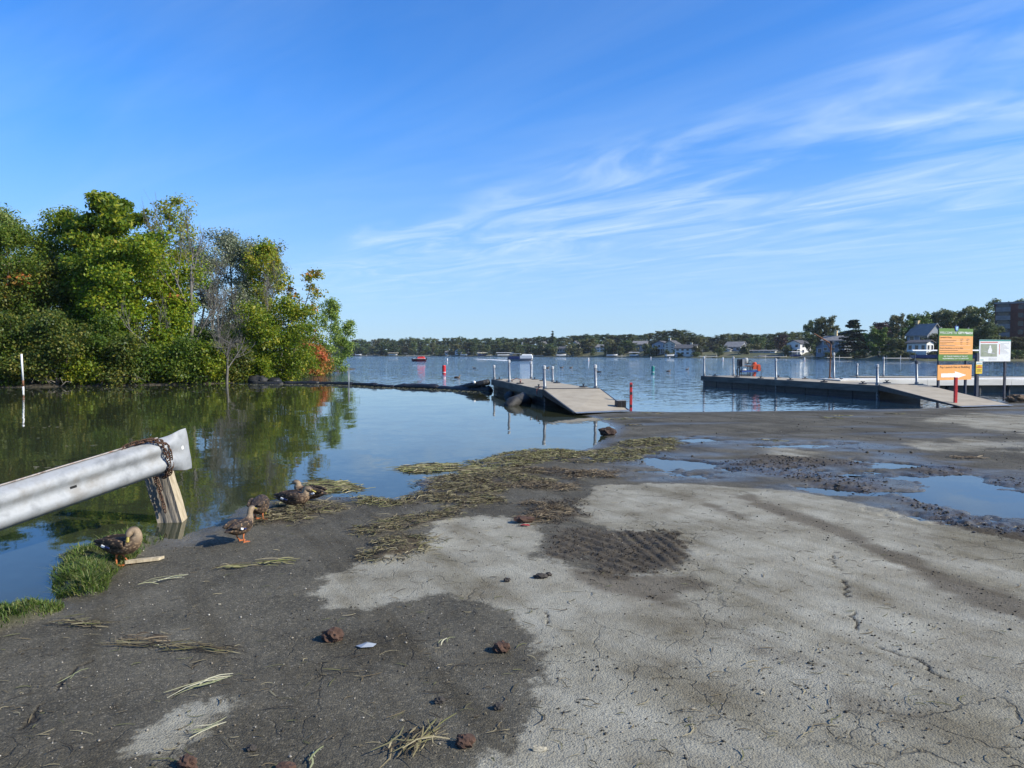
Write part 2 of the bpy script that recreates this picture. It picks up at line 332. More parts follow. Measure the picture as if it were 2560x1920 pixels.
MUD = [S6([(1000, 880), (1060, 780), (1280, 800), (1500, 850), (1560, 830), (1900, 830), (1960, 900), (1960, 1060), (1860, 1080), (1620, 1110), (1500, 1130), (1340, 1060), (1250, 1010), (1000, 990)]),
       S6([(950, 590), (1230, 590), (1200, 650), (1200, 750), (1080, 800), (940, 700)])]
GRAV = [S8([(900, 140), (1080, 110), (1500, 140), (1500, 150), (1250, 170), (1640, 225), (1660, 250), (1500, 270), (1360, 245), (1150, 205), (960, 165)]),
        S8([(1540, 275), (1760, 305), (1980, 365), (2212, 425), (2400, 470), (2400, 520), (2212, 475), (1950, 435), (1840, 400), (1700, 335)]),
        S8([(1700, 170), (1850, 150), (1960, 165), (1900, 190), (1780, 190)]), S8([(2050, 200), (2212, 215), (2212, 240), (2100, 230)])]
WRACK = [S6([(490, 312), (560, 285), (820, 240), (1100, 233), (1240, 262), (1500, 232), (1640, 262), (1640, 320), (1400, 340), (1200, 330), (1000, 310), (820, 352), (560, 352)]),
         S6([(130, 450), (300, 415), (480, 410), (700, 365), (950, 400), (1000, 470), (700, 500), (690, 600), (400, 625), (0, 605), (0, 560), (200, 505)]),
         S6([(850, 350), (1100, 380), (1500, 400), (1530, 440), (1200, 442), (950, 405)]),
         S6([(1480, 195), (1600, 180), (1890, 165), (1900, 210), (1600, 215)]),
         S5([(520, 520), (640, 400), (760, 370), (960, 380), (1200, 340), (1420, 360), (1200, 430), (1000, 470), (960, 520), (700, 530)]),
         S5([(1340, 280), (1620, 290), (1740, 340), (1500, 345)]),
         S5([(1480, 600), (1700, 520), (2000, 450), (2212, 380), (2400, 370), (2300, 470), (1950, 560), (1800, 622), (1550, 632)]),
         S5([(1600, 800), (1720, 700), (1950, 680), (1980, 750), (1800, 840), (1640, 852)]),
         S6([(930, 640), (1080, 680), (1060, 740), (830, 760)]),
         S6([(700, 500), (1000, 490), (1250, 500), (1230, 530), (900, 520)]),
         S6([(1600, 245), (1880, 225), (1890, 245), (1650, 262)])]
CRACK = [S0([(1790, 1200), (1812, 1262), (1830, 1300), (1832, 1340), (1870, 1380), (1920, 1420), (1990, 1450), (2080, 1500)]), S0([(1190, 1385), (1285, 1395), (1310, 1425), (1322, 1455), (1370, 1475), (1450, 1482)]), S0([(1185, 1340), (1190, 1370)]),
         S0([(30, 1590), (80, 1560), (120, 1500), (180, 1440)]), S0([(360, 1520), (390, 1490), (420, 1440)])]
TUSSOCK = [gpoly(p) for p in ([(152, 1388), (226, 1374), (345, 1343), (392, 1346), (350, 1372), (300, 1412), (258, 1442), (235, 1488), (168, 1488), (148, 1442)], [(-260, 1600), (0, 1526), (70, 1519), (138, 1513), (128, 1535), (60, 1560), (0, 1578), (-200, 1660)])]

def masks(x, y):
    wob = fbm(x * 2.2, y * 2.2, 4) * 0.55; wf = fbm(x * 9 + 40, y * 9, 3)
    edge = (wob + wf * 0.18)
    M = {}
    M['land'] = sdist(x, y, LAND) + fbm(x * 3 + 9, y * 3, 4) * 0.22
    dry = np.zeros(x.shape)
    for P in DRY: dry = np.maximum(dry, smooth(-0.17, 0.20, sdist(x, y, P) + edge * 0.8 + fbm(x * 24, y * 24, 2) * 0.10))
    for P in PALE: dry = np.maximum(dry, 0.55 * smooth(-0.5, 0.7, sdist(x, y, P) + edge * 2.2))
    M['dry'] = dry
    br = np.zeros(x.shape)
    for P in BROWN: br = np.maximum(br, smooth(-0.12, 0.30, sdist(x, y, P) + edge * 0.7))
    for P in DIRT: br = np.maximum(br, 0.58 * smooth(-0.3, 0.6, sdist(x, y, P) + edge * 1.2) * (0.6 + 1.2 * fbm(x * 5, y * 5 + 3, 3)))
    M['brown'] = np.clip(br, 0, 1)
    mud = np.zeros(x.shape)
    for P in MUD: mud = np.maximum(mud, 0.9 * smooth(-0.22, 0.28, sdist(x, y, P) + edge * 1.1 + fbm(x * 24, y * 24, 2) * 0.2))
    gr = np.zeros(x.shape)
    for P in GRAV: gr = np.maximum(gr, smooth(-0.25, 0.3, sdist(x, y, P) + edge * 1.2))
    M['grav'] = gr
    wr = np.zeros(x.shape)
    for P in WRACK: wr = np.maximum(wr, smooth(-0.12, 0.20, sdist(x, y, P) + edge * 0.7))
    M['wrack'] = wr; M['mud'] = np.maximum(mud, gr); M['mudonly'] = mud
    pd = np.zeros(x.shape)
    for P in PUD: pd = np.maximum(pd, smooth(-0.25, 0.30, sdist(x, y, P) + edge * 2.3 + 0.03))
    M['pud'] = pd
    cr = np.zeros(x.shape)
    for P in CRACK: cr = np.maximum(cr, 1 - smooth(0.002, 0.016, ldist(x + fbm(x * 11, y * 11, 3) * 0.14, y + fbm(x * 11 + 7, y * 11, 3) * 0.14, P) + 0.022 * smooth(-0.1, 0.2, fbm(x * 4, y * 4, 2))))
    M['crack'] = cr
    tu = np.zeros(x.shape)
    for P in TUSSOCK: tu = np.maximum(tu, smooth(-0.05, 0.10, sdist(x, y, P) + wf * 0.08))
    M['tuft'] = tu
    return M
PUD_Z = 0.024
def ground_z(x, y, M=None):
    x = np.asarray(x, float); y = np.asarray(y, float)
    if M is None: M = masks(x, y)
    s = M['land']
    z = np.where(s > 0, 0.055 * (1 - np.exp(-np.maximum(s, 0) / 0.9)), np.maximum(-0.16 * np.abs(s), -1.6))
    inland = smooth(0.0, 0.8, s)
    z = z + inland * (fbm(x * 0.6, y * 0.6, 3) * 0.022 + fbm(x * 3, y * 3, 3) * 0.010) + fbm(x * 26, y * 26, 3) * 0.007 * (1 - 0.55 * M['dry'])
    z = z - inland * M['pud'] * 0.058 * (1 - 0.75 * M['grav'] * smooth(-0.1, 0.25, fbm(x * 4, y * 4, 3)))
    z = z + M['wrack'] * (0.030 + 0.07 * fbm(x * 5 + 3, y * 5, 3)) + (M['grav'] * (0.006 + 0.060 * np.abs(fbm(x * 12, y * 12, 3))) + M['mudonly'] * (0.010 + 0.035 * fbm(x * 9, y * 9, 3)))
    tr_sel = smooth(0.55, 0.75, x + 0.25 * y - 1.9 + 0 * y); tread = M['mudonly'] * (smooth(-0.2, 0.5, np.sin((x * 0.80 + y * 0.60) * 48 + fbm(x * 3, y * 3, 2) * 2)) * (1 - tr_sel) + smooth(-0.2, 0.5, np.sin((x * 0.97 + y * 0.15) * 60)) * tr_sel)
    z = z - 0.014 * tread - 0.010 * M['crack'] + M['tuft'] * (0.06 + 0.08 * fbm(x * 6, y * 6, 2))
    far = smooth(1.5, 30, -y); z = z + far * 0.3
    return z
def gz1(x, y): return float(ground_z(np.array([x]), np.array([y]))[0])

ys = [2.55]
while ys[-1] < 22.5: ys.append(ys[-1] * 1.0034)
ys = np.concatenate([[-60, -30, -15, -7, -3, -1, 0.2, 1.0, 1.6, 2.0, 2.3], ys, [23, 23.5, 24.2, 25, 26, 27.5, 29, 31, 33.5, 36, 40, 46, 55, 70]])
ts = np.concatenate([[-6, -4, -2.6, -1.8, -1.3, -1.0, -0.85], np.linspace(-0.74, 0.74, 640), [0.85, 1.0, 1.3, 1.8, 2.6, 4, 6]])
sy = np.where(ys > 1.6, ys + 0.15, 1.75 + (1.6 - ys))
gx = np.outer(sy, ts); gy = np.repeat(ys[:, None], len(ts), 1)
gm = masks(gx, gy); gzz = ground_z(gx, gy, gm)
V = np.stack([gx, gy, gzz], -1).reshape(-1, 3)
nr, nc = gx.shape; idx = np.arange(nr * nc).reshape(nr, nc)
Q = np.stack([idx[:-1, :-1], idx[:-1, 1:], idx[1:, 1:], idx[1:, :-1]], -1).reshape(-1, 4)

m_ground, t, b = new_mat('launch_ground')
L = t.links.new
at1 = N(t, 'ShaderNodeAttribute', attribute_name='zone'); at2 = N(t, 'ShaderNodeAttribute', attribute_name='zone2')
s1 = N(t, 'ShaderNodeSeparateColor'); L(at1.outputs['Color'], s1.inputs[0]); s2 = N(t, 'ShaderNodeSeparateColor'); L(at2.outputs['Color'], s2.inputs[0])
g = N(t, 'ShaderNodeNewGeometry')
vo = N(t, 'ShaderNodeTexVoronoi'); vo.inputs['Scale'].default_value = 105; L(g.outputs['Position'], vo.inputs['Vector'])
sv = N(t, 'ShaderNodeSeparateColor'); L(vo.outputs['Color'], sv.inputs[0])
nA = N(t, 'ShaderNodeTexNoise'); nA.inputs['Scale'].default_value = 1.7; nA.inputs['Detail'].default_value = 8; nA.inputs['Roughness'].default_value = 0.65; L(g.outputs['Position'], nA.inputs['Vector'])
nB = N(t, 'ShaderNodeTexNoise'); nB.inputs['Scale'].default_value = 38; nB.inputs['Detail'].default_value = 6; nB.inputs['Roughness'].default_value = 0.7; L(g.outputs['Position'], nB.inputs['Vector'])
wetc = ramp(t, sv.outputs[0], [(0.0, (0.034, 0.032, 0.025)), (0.45, (0.072, 0.066, 0.051)), (0.80, (0.115, 0.104, 0.078)), (0.95, (0.20, 0.175, 0.125)), (1.0, (0.30, 0.275, 0.225))])
wetn = ramp(t, nA.outputs[0], [(0.32, (0.056, 0.051, 0.038)), (0.5, (0.094, 0.086, 0.065)), (0.68, (0.138, 0.127, 0.098))])
wet = N(t, 'ShaderNodeMixRGB'); wet.inputs[0].default_value = 0.55; L(wetc.outputs[0], wet.inputs[1]); L(wetn.outputs[0], wet.inputs[2])
dryn = ramp(t, nA.outputs[0], [(0.28, (0.150, 0.132, 0.096)), (0.44, (0.235, 0.222, 0.178)), (0.57, (0.288, 0.278, 0.230)), (0.74, (0.345, 0.337, 0.286))])
dryv = ramp(t, sv.outputs[1], [(0.0, (0.62, 0.60, 0.58)), (0.10, (0.92, 0.92, 0.91)), (0.92, (1.03, 1.02, 1.0)), (1.0, (1.25, 1.22, 1.15))])
dry = N(t, 'ShaderNodeMixRGB', blend_type='MULTIPLY'); dry.inputs[0].default_value = 1.0; L(dryn.outputs[0], dry.inputs[1]); L(dryv.outputs[0], dry.inputs[2])
# dry factor: crisp granular boundary
fa = N(t, 'ShaderNodeMath', operation='MULTIPLY_ADD'); L(nB.outputs[0], fa.inputs[0]); fa.inputs[1].default_value = 0.9; fa.inputs[2].default_value = -0.45
fb = N(t, 'ShaderNodeMath', operation='ADD'); L(s1.outputs[0], fb.inputs[0]); L(fa.outputs[0], fb.inputs[1])
fc = N(t, 'ShaderNodeMapRange', interpolation_type='SMOOTHSTEP'); L(fb.outputs[0], fc.inputs[0]); fc.inputs[1].default_value = 0.22; fc.inputs[2].default_value = 0.62
c1 = N(t, 'ShaderNodeMixRGB'); L(fc.outputs[0], c1.inputs[0]); L(wet.outputs[0], c1.inputs[1]); L(dry.outputs[0], c1.inputs[2])
brn = ramp(t, nB.outputs[0], [(0.3, (0.060, 0.050, 0.036)), (0.7, (0.145, 0.125, 0.095))])
bf = N(t, 'ShaderNodeMath', operation='ADD'); L(s1.outputs[1], bf.inputs[0]); L(fa.outputs[0], bf.inputs[1])
bf2 = N(t, 'ShaderNodeMapRange', interpolation_type='SMOOTHSTEP'); L(bf.outputs[0], bf2.inputs[0]); bf2.inputs[1].default_value = 0.15; bf2.inputs[2].default_value = 0.75; bf2.inputs[4].default_value = 0.85
c2 = N(t, 'ShaderNodeMixRGB'); L(bf2.outputs[0], c2.inputs[0]); L(c1.outputs[0], c2.inputs[1]); L(brn.outputs[0], c2.inputs[2])
mdc = ramp(t, nB.outputs[0], [(0.3, (0.040, 0.033, 0.024)), (0.7, (0.115, 0.098, 0.072))])
mf = N(t, 'ShaderNodeMath', operation='ADD'); L(s1.outputs[2], mf.inputs[0]); L(fa.outputs[0], mf.inputs[1])
mf2 = N(t, 'ShaderNodeMapRange', interpolation_type='SMOOTHSTEP'); L(mf.outputs[0], mf2.inputs[0]); mf2.inputs[1].default_value = 0.18; mf2.inputs[2].default_value = 0.6
c3 = N(t, 'ShaderNodeMixRGB'); L(mf2.outputs[0], c3.inputs[0]); L(c2.outputs[0], c3.inputs[1]); L(mdc.outputs[0], c3.inputs[2])
nC = N(t, 'ShaderNodeTexNoise'); nC.inputs['Scale'].default_value = 0.55; nC.inputs['Detail'].default_value = 7; nC.inputs['Roughness'].default_value = 0.6; L(g.outputs['Position'], nC.inputs['Vector'])
stn = ramp(t, nC.outputs[0], [(0.34, (0.62, 0.58, 0.50)), (0.48, (0.96, 0.95, 0.93)), (0.66, (1.16, 1.15, 1.13))])
mpS = N(t, 'ShaderNodeMapping'); mpS.inputs['Rotation'].default_value = (0, 0, math.radians(62)); L(g.outputs['Position'], mpS.inputs[0]); mpS2 = N(t, 'ShaderNodeMapping'); mpS2.inputs['Scale'].default_value = (0.25, 3.2, 1); L(mpS.outputs[0], mpS2.inputs[0])
nS = N(t, 'ShaderNodeTexNoise'); nS.inputs['Scale'].default_value = 1.0; nS.inputs['Detail'].default_value = 6; nS.inputs['Roughness'].default_value = 0.62; L(mpS2.outputs[0], nS.inputs['Vector'])
stk = ramp(t, nS.outputs[0], [(0.34, (0.74, 0.71, 0.65)), (0.5, (1.0, 1.0, 1.0)), (0.7, (1.08, 1.08, 1.07))])
q1 = N(t, 'ShaderNodeMixRGB', blend_type='MULTIPLY'); q1.inputs[0].default_value = 0.85; L(c3.outputs[0], q1.inputs[1]); L(stn.outputs[0], q1.inputs[2])
q2 = N(t, 'ShaderNodeMixRGB', blend_type='MULTIPLY'); q2.inputs[0].default_value = 0.9; L(q1.outputs[0], q2.inputs[1]); L(stk.outputs[0], q2.inputs[2])
nW = N(t, 'ShaderNodeTexNoise'); nW.inputs['Scale'].default_value = 3.2; nW.inputs['Detail'].default_value = 5; L(g.outputs['Position'], nW.inputs['Vector'])
wa_ = N(t, 'ShaderNodeVectorMath', operation='MULTIPLY_ADD'); L(nW.outputs['Color'], wa_.inputs[0]); wa_.inputs[1].default_value = (0.5, 0.5, 0.0); L(g.outputs['Position'], wa_.inputs[2])
vC = N(t, 'ShaderNodeTexVoronoi', feature='DISTANCE_TO_EDGE'); vC.inputs['Scale'].default_value = 2.1; L(wa_.outputs[0], vC.inputs['Vector'])
vE = N(t, 'ShaderNodeMapRange'); L(vC.outputs['Distance'], vE.inputs[0]); vE.inputs[1].default_value = 0.004; vE.inputs[2].default_value = 0.016; vE.inputs[3].default_value = 1.0; vE.inputs[4].default_value = 0.0
vM = N(t, 'ShaderNodeMapRange'); L(nC.outputs[0], vM.inputs[0]); vM.inputs[1].default_value = 0.51; vM.inputs[2].default_value = 0.40; vM.inputs[3].default_value = 0.0; vM.inputs[4].default_value = 0.6
vX = N(t, 'ShaderNodeMath', operation='MULTIPLY'); L(vE.outputs[0], vX.inputs[0]); L(vM.outputs[0], vX.inputs[1])
q3 = N(t, 'ShaderNodeMixRGB'); L(vX.outputs[0], q3.inputs[0]); L(q2.outputs[0], q3.inputs[1]); q3.inputs[2].default_value = (0.030, 0.027, 0.022, 1)
c4 = N(t, 'ShaderNodeMixRGB'); L(s2.outputs[0], c4.inputs[0]); L(q3.outputs[0], c4.inputs[1]); c4.inputs[2].default_value = (0.022, 0.02, 0.018, 1)
c5 = N(t, 'ShaderNodeMixRGB'); L(s2.outputs[1], c5.inputs[0]); L(c4.outputs[0], c5.inputs[1]); c5.inputs[2].default_value = (0.035, 0.04, 0.015, 1)
L(c5.outputs[0], b.inputs['Base Color'])
rr = N(t, 'ShaderNodeMapRange'); L(fc.outputs[0], rr.inputs[0]); rr.inputs[3].default_value = 0.75; rr.inputs[4].default_value = 0.95
rw = N(t, 'ShaderNodeMixRGB'); L(s2.outputs[2], rw.inputs[0]); L(rr.outputs[0], rw.inputs[1]); rw.inputs[2].default_value = (0.22, 0.22, 0.22, 1)
L(rw.outputs[0], b.inputs['Roughness']); sl_ = N(t, 'ShaderNodeMapRange'); L(s2.outputs[2], sl_.inputs[0]); sl_.inputs[3].default_value = 0.10; sl_.inputs[4].default_value = 0.45; L(sl_.outputs[0], b.inputs['Specular IOR Level'])
hm = N(t, 'ShaderNodeMath', operation='MULTIPLY_ADD'); L(vo.outputs['Distance'], hm.inputs[0]); hm.inputs[1].default_value = -0.55; L(nB.outputs[0], hm.inputs[2])
bp = N(t, 'ShaderNodeBump'); bp.inputs['Distance'].default_value = 0.007; bp.inputs['Strength'].default_value = 0.9; hc_ = N(t, 'ShaderNodeMath', operation='MULTIPLY_ADD'); L(vX.outputs[0], hc_.inputs[0]); hc_.inputs[1].default_value = -1.2; L(hm.outputs[0], hc_.inputs[2]); L(hc_.outputs[0], bp.inputs['Height']); L(bp.outputs[0], b.inputs['Normal'])

me = fast_mesh('ground', V, Q, m_ground, True)
def vcol(me, name, r, g_, b_):
    a = me.color_attributes.new(name, 'FLOAT_COLOR', 'POINT')
    arr = np.ones((len(me.vertices), 4), np.float32); arr[:, 0] = r.ravel(); arr[:, 1] = g_.ravel(); arr[:, 2] = b_.ravel()
    a.data.foreach_set('color', arr.ravel())
vcol(me, 'zone', gm['dry'], gm['brown'], np.maximum(gm['mud'], gm['wrack'] * 0.9))
dw = np.zeros(gx.shape)
for P in PUD: dw = np.maximum(dw, smooth(-1.3, 0.1, sdist(gx, gy, P) + fbm(gx * 1.6, gy * 2.4, 4) * 2.2) * 0.9)
damp = np.maximum(np.maximum(gm['pud'], dw * (1 - gm['dry'])), np.maximum((1 - smooth(0.0, 0.45, gm['land'])), smooth(0.02, 0.25, fbm(gx * 0.35, gy * 1.2, 3)) * smooth(11, 14, gy) * (1 - gm['dry']) * 0.55))
vcol(me, 'zone2', gm['crack'], gm['tuft'], damp)
ground = link('ground', me); tag(ground, kind='structure')

# ------------------------------------------------------------------ water
boom_px = [(560, 959), (629, 959.5), (739, 959.5), (820, 960), (875, 962), (930, 965), (982, 968), (1040, 969), (1092, 971), (1179, 976.7), (1228, 978)]
BOOM = [at(x, y, 0) for x, y in boom_px]
m_pond = water_mat('pond_water', (0.030, 0.035, 0.018), [(1.1, 0.030, 1.0, 1.0, 3), (7.0, 0.020, 1.0, 1.0, 2)])
m_lake = water_mat('lake_water', (0.012, 0.034, 0.062), [(0.5, 0.03, 0.5, 1.0, 2), (3.0, 0.75, 0.55, 1.0, 4), (13.0, 0.85, 0.7, 1.0, 3)], 0.35)
m_pud = water_mat('puddle_water', (0.016, 0.017, 0.015), [(3.0, 0.012, 1, 1, 3), (22.0, 0.014, 1, 1, 2)])
div = [(-90, 44, 0)] + [tuple(p) for p in BOOM] + [(-0.2, 33.6, 0), (1.6, 24.2, 0), (2.3, 20.6, 0)]
pond = MB().add(div + [(2.3, -8, 0), (-90, -30, 0)], [tuple(range(len(div) + 1, -1, -1))]).build('pond', m_pond); tag(pond, kind='structure')
lake = MB().add(div + [(2.3, -8, 0), (1150, -8, 0), (1150, 1150, 0), (-1150, 1150, 0), (-1150, 44, 0)], [tuple(range(len(div) + 5))]).build('lake', m_lake); tag(lake, kind='structure')
for o in (pond, lake):
    for p in o.data.polygons:
        if p.normal.z < 0: o.data.flip_normals()
for pi_, P in enumerate(PUD):
    c = P.mean(0); R = P + (P - c) / np.maximum(np.linalg.norm(P - c, axis=1, keepdims=True), 1e-6) * 0.45
    o = MB().add([(x, y, PUD_Z + 0.0007 * pi_) for x, y in R], [tuple(range(len(R)))]).build('puddle', m_pud); tag(o, kind='structure')
    if o.data.polygons[0].normal.z < 0: o.data.flip_normals()

# ------------------------------------------------------------------ opposite shore terrain
far_px = np.array([-400, 600, 865, 1100, 1300, 1500, 1700, 1900, 2000, 2100, 2200, 2300, 2560, 2900, 3600])
far_D = np.array([640, 640, 620, 560, 480, 415, 345, 312, 300, 240, 205, 190, 184, 180, 175])
def Dpx(px): return np.interp(px, far_px, far_D)
hill_px = np.array([-400, 860, 1000, 1300, 1500, 1650, 1760, 1900, 2050, 2150, 2300, 2560, 3600])
hill_h = np.array([5, 5, 5, 6, 9, 11, 9, 8, 7, 6, 5.5, 5, 6])
def far_z(px, o):
    o = np.asarray(o, float)
    return 0.35 * smooth(-0.6, 0.6, o) - 1.0 * (1 - smooth(-3, 0, o)) + np.interp(px, hill_px, hill_h) * (0.30 * smooth(2, 24, o) + 0.70 * smooth(28, 130, o))
def far_pt(px, o):
    D = float(Dpx(px)) + o; p = atd(px, 900, D); p.z = float(far_z(px, o)); return p
pxs = np.linspace(-400, 3600, 260); os_ = np.array([-4, -1, -0.4, 0, 0.5, 2, 6, 12, 20, 30, 45, 65, 90, 130, 200, 400])
V = []
for o in os_:
    for p in pxs:
        q = far_pt(p, o); q.z += 0.25 * math.sin(p * 0.09 + o) * min(1, max(0, o / 10)); V.append(q[:])
idx = np.arange(len(V)).reshape(len(os_), len(pxs))
Q = np.stack([idx[:-1, :-1], idx[:-1, 1:], idx[1:, 1:], idx[1:, :-1]], -1).reshape(-1, 4)
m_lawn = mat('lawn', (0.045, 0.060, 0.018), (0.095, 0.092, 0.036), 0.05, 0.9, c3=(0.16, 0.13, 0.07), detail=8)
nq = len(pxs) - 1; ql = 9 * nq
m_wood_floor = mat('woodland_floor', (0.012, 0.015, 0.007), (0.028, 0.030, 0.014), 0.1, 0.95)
tag(link('opposite_shore', fast_mesh('opposite_shore', V, Q[:ql], m_lawn, True)), kind='structure')
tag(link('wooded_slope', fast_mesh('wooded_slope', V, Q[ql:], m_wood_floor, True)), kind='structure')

# ------------------------------------------------------------------ wooded bank on the pond's far side
bank_px = [(-900, 972), (-500, 971), (-200, 970), (0, 969), (120, 967), (250, 965), (380, 963), (480, 961), (575, 958.5), (640, 955), (690, 947), (740, 940), (790, 934.5), (830, 932), (868, 929.5)]
bank_line = [at(x, y, 0) for x, y in bank_px]
bk = [tuple(p[:2]) for p in bank_line] + [(-18, 85), (-60, 110), (-160, 120), (-160, 40), (-60, 36)]
BK = np.array(bk)
bx, by = np.meshgrid(np.arange(-110, -10, 0.5), np.arange(30, 112, 0.5))
bs = sdist(bx, by, BK) + fbm(bx * 0.5, by * 0.5, 3) * 0.9
def bank_z(s, x, y): return np.where(s > 0, 0.10 * np.minimum(1, s / 0.5) + 0.9 * smooth(0.3, 9, s), np.maximum(-0.5 * np.abs(s), -1.5)) + fbm(x * 1.1, y * 1.1, 3) * 0.25 * smooth(0, 1, s)
bz = bank_z(bs, bx, by)
V = np.stack([bx, by, bz], -1).reshape(-1, 3); idx = np.arange(bx.size).reshape(bx.shape)
Q = np.stack([idx[:-1, :-1], idx[:-1, 1:], idx[1:, 1:], idx[1:, :-1]], -1).reshape(-1, 4)
m_bank = mat('bank_soil', (0.030, 0.026, 0.017), (0.075, 0.062, 0.042), 1.6, 0.95, bump=0.05)
tag(link('wooded_bank', fast_mesh('wooded_bank', V, Q, m_bank, True)), kind='structure')
def bz1(x, y):
    a = np.array([x]); c = np.array([y]); return float(bank_z(sdist(a, c, BK) + fbm(a * 0.5, c * 0.5, 3) * 0.9, a, c)[0])
# ------------------------------------------------------------------ trees
m_bark = mat('bark', (0.050, 0.042, 0.034), (0.12, 0.105, 0.085), 5, 0.95, bump=0.02, stretch=(1, 1, 0.25))
m_bark_grey = mat('bark_grey', (0.085, 0.078, 0.068), (0.16, 0.15, 0.135), 6, 0.95, stretch=(1, 1, 0.3))
LM = {
 'dark': leaf_mat('leaf_dark', [(0.044, 0.090, 0.012), (0.080, 0.145, 0.016), (0.128, 0.195, 0.022), (0.20, 0.235, 0.030)], 0.48),
 'green': leaf_mat('leaf_green', [(0.072, 0.138, 0.010), (0.135, 0.215, 0.014), (0.215, 0.280, 0.018), (0.33, 0.33, 0.026)], 0.5),
 'bright': leaf_mat('leaf_bright', [(0.090, 0.175, 0.010), (0.17, 0.27, 0.014), (0.26, 0.34, 0.018), (0.38, 0.37, 0.026)], 0.5),
 'yellow': leaf_mat('leaf_yellow', [(0.14, 0.22, 0.020), (0.25, 0.31, 0.026), (0.35, 0.35, 0.032), (0.42, 0.33, 0.040)], 0.48),
 'grey': leaf_mat('leaf_grey', [(0.095, 0.130, 0.070), (0.16, 0.20, 0.115), (0.24, 0.275, 0.175), (0.33, 0.35, 0.25)], 0.36),
 'pale': leaf_mat('leaf_pale', [(0.10, 0.155, 0.03), (0.16, 0.225, 0.045), (0.22, 0.28, 0.065), (0.29, 0.32, 0.09)], 0.45),
 'olive': leaf_mat('leaf_olive', [(0.042, 0.078, 0.014), (0.080, 0.125, 0.020), (0.14, 0.17, 0.028), (0.23, 0.21, 0.034)], 0.45),
 'orange': leaf_mat('leaf_orange', [(0.12, 0.15, 0.024), (0.32, 0.22, 0.04), (0.52, 0.25, 0.06), (0.55, 0.16, 0.05)], 0.45),
 'red': leaf_mat('leaf_red', [(0.42, 0.15, 0.05), (0.60, 0.23, 0.08), (0.60, 0.10, 0.05)], 0.45),
 'young': leaf_mat('leaf_young', [(0.15, 0.25, 0.045), (0.24, 0.34, 0.06), (0.35, 0.42, 0.10)], 0.5),
 'shore': leaf_mat('leaf_shore', [(0.040, 0.072, 0.024), (0.064, 0.106, 0.031), (0.098, 0.138, 0.040), (0.145, 0.172, 0.054)], 0.32, 0.36, (0.145, 0.130, 0.055)),
 'shore_bright': leaf_mat('leaf_shore_bright', [(0.040, 0.085, 0.014), (0.08, 0.145, 0.022), (0.14, 0.19, 0.034)], 0.3, 0.2),
 'conifer': leaf_mat('leaf_conifer', [(0.014, 0.032, 0.016), (0.025, 0.048, 0.023), (0.040, 0.064, 0.029)], 0.1, 0.2),
 'maroon': leaf_mat('leaf_maroon', [(0.022, 0.013, 0.013), (0.044, 0.020, 0.020), (0.070, 0.030, 0.026)], 0.2),
}
def leaves(rng, C, sig, n, size, up=0.35, flat=0.7, elong=1.5, hang=0.0):
    """diamond leaves scattered round clump centres C (k,3)"""
    C = np.asarray(C); k = len(C); cnt = rng.poisson(n * rng.uniform(0.5, 1.5, k)); ids = np.repeat(np.arange(k), cnt); m = len(ids)
    sg = np.broadcast_to(np.asarray(sig, float), (k,))[ids]
    off = rng.normal(0, 1, (m, 3)); off /= np.maximum(np.linalg.norm(off, axis=1, keepdims=True), 1e-6); off *= (rng.rand(m, 1) ** 0.45) * 1.7
    P = C[ids] + off * sg[:, None] * np.array([1, 1, flat]) - np.array([0, 0, hang]) * rng.rand(m, 1)
    nrm = rng.normal(0, 1, (m, 3)) + np.array([0, 0, up * 2]) + off * 0.5; nrm /= np.linalg.norm(nrm, axis=1, keepdims=True)
    a = np.cross(nrm, rng.normal(0, 1, (m, 3))); a /= np.maximum(np.linalg.norm(a, axis=1, keepdims=True), 1e-6); bb = np.cross(nrm, a)
    s = size * (0.65 + 0.7 * rng.rand(m, 1)); a = a * s * elong * 0.5; bb = bb * s * 0.5; c = nrm * s * 0.12
    V = np.stack([P - a, P + bb + c, P + a, P - bb + c], 1).reshape(-1, 3)
    return V, np.arange(4 * m).reshape(m, 4)
def np_tubes(tubes, n=5):
    Vs = []; Fs = []; o = 0
    for path, rad in tubes:
        path = np.asarray(path, float); k = len(path); T = np.gradient(path, axis=0); T /= np.maximum(np.linalg.norm(T, axis=1, keepdims=True), 1e-9)
        ref = np.array([0.31, 0.95, 0.05]); A = np.cross(T, ref); A /= np.maximum(np.linalg.norm(A, axis=1, keepdims=True), 1e-9); B = np.cross(T, A)
        an = 2 * np.pi * np.arange(n) / n
        R = path[:, None] + (A[:, None] * np.cos(an)[None, :, None] + B[:, None] * np.sin(an)[None, :, None]) * np.asarray(rad)[:, None, None]
        Vs.append(R.reshape(-1, 3)); ii = np.arange(k * n).reshape(k, n) + o
        Fs.append(np.stack([ii[:-1], np.roll(ii[:-1], -1, 1), np.roll(ii[1:], -1, 1), ii[1:]], -1).reshape(-1, 4)); o += k * n
    return np.concatenate(Vs), np.concatenate(Fs)
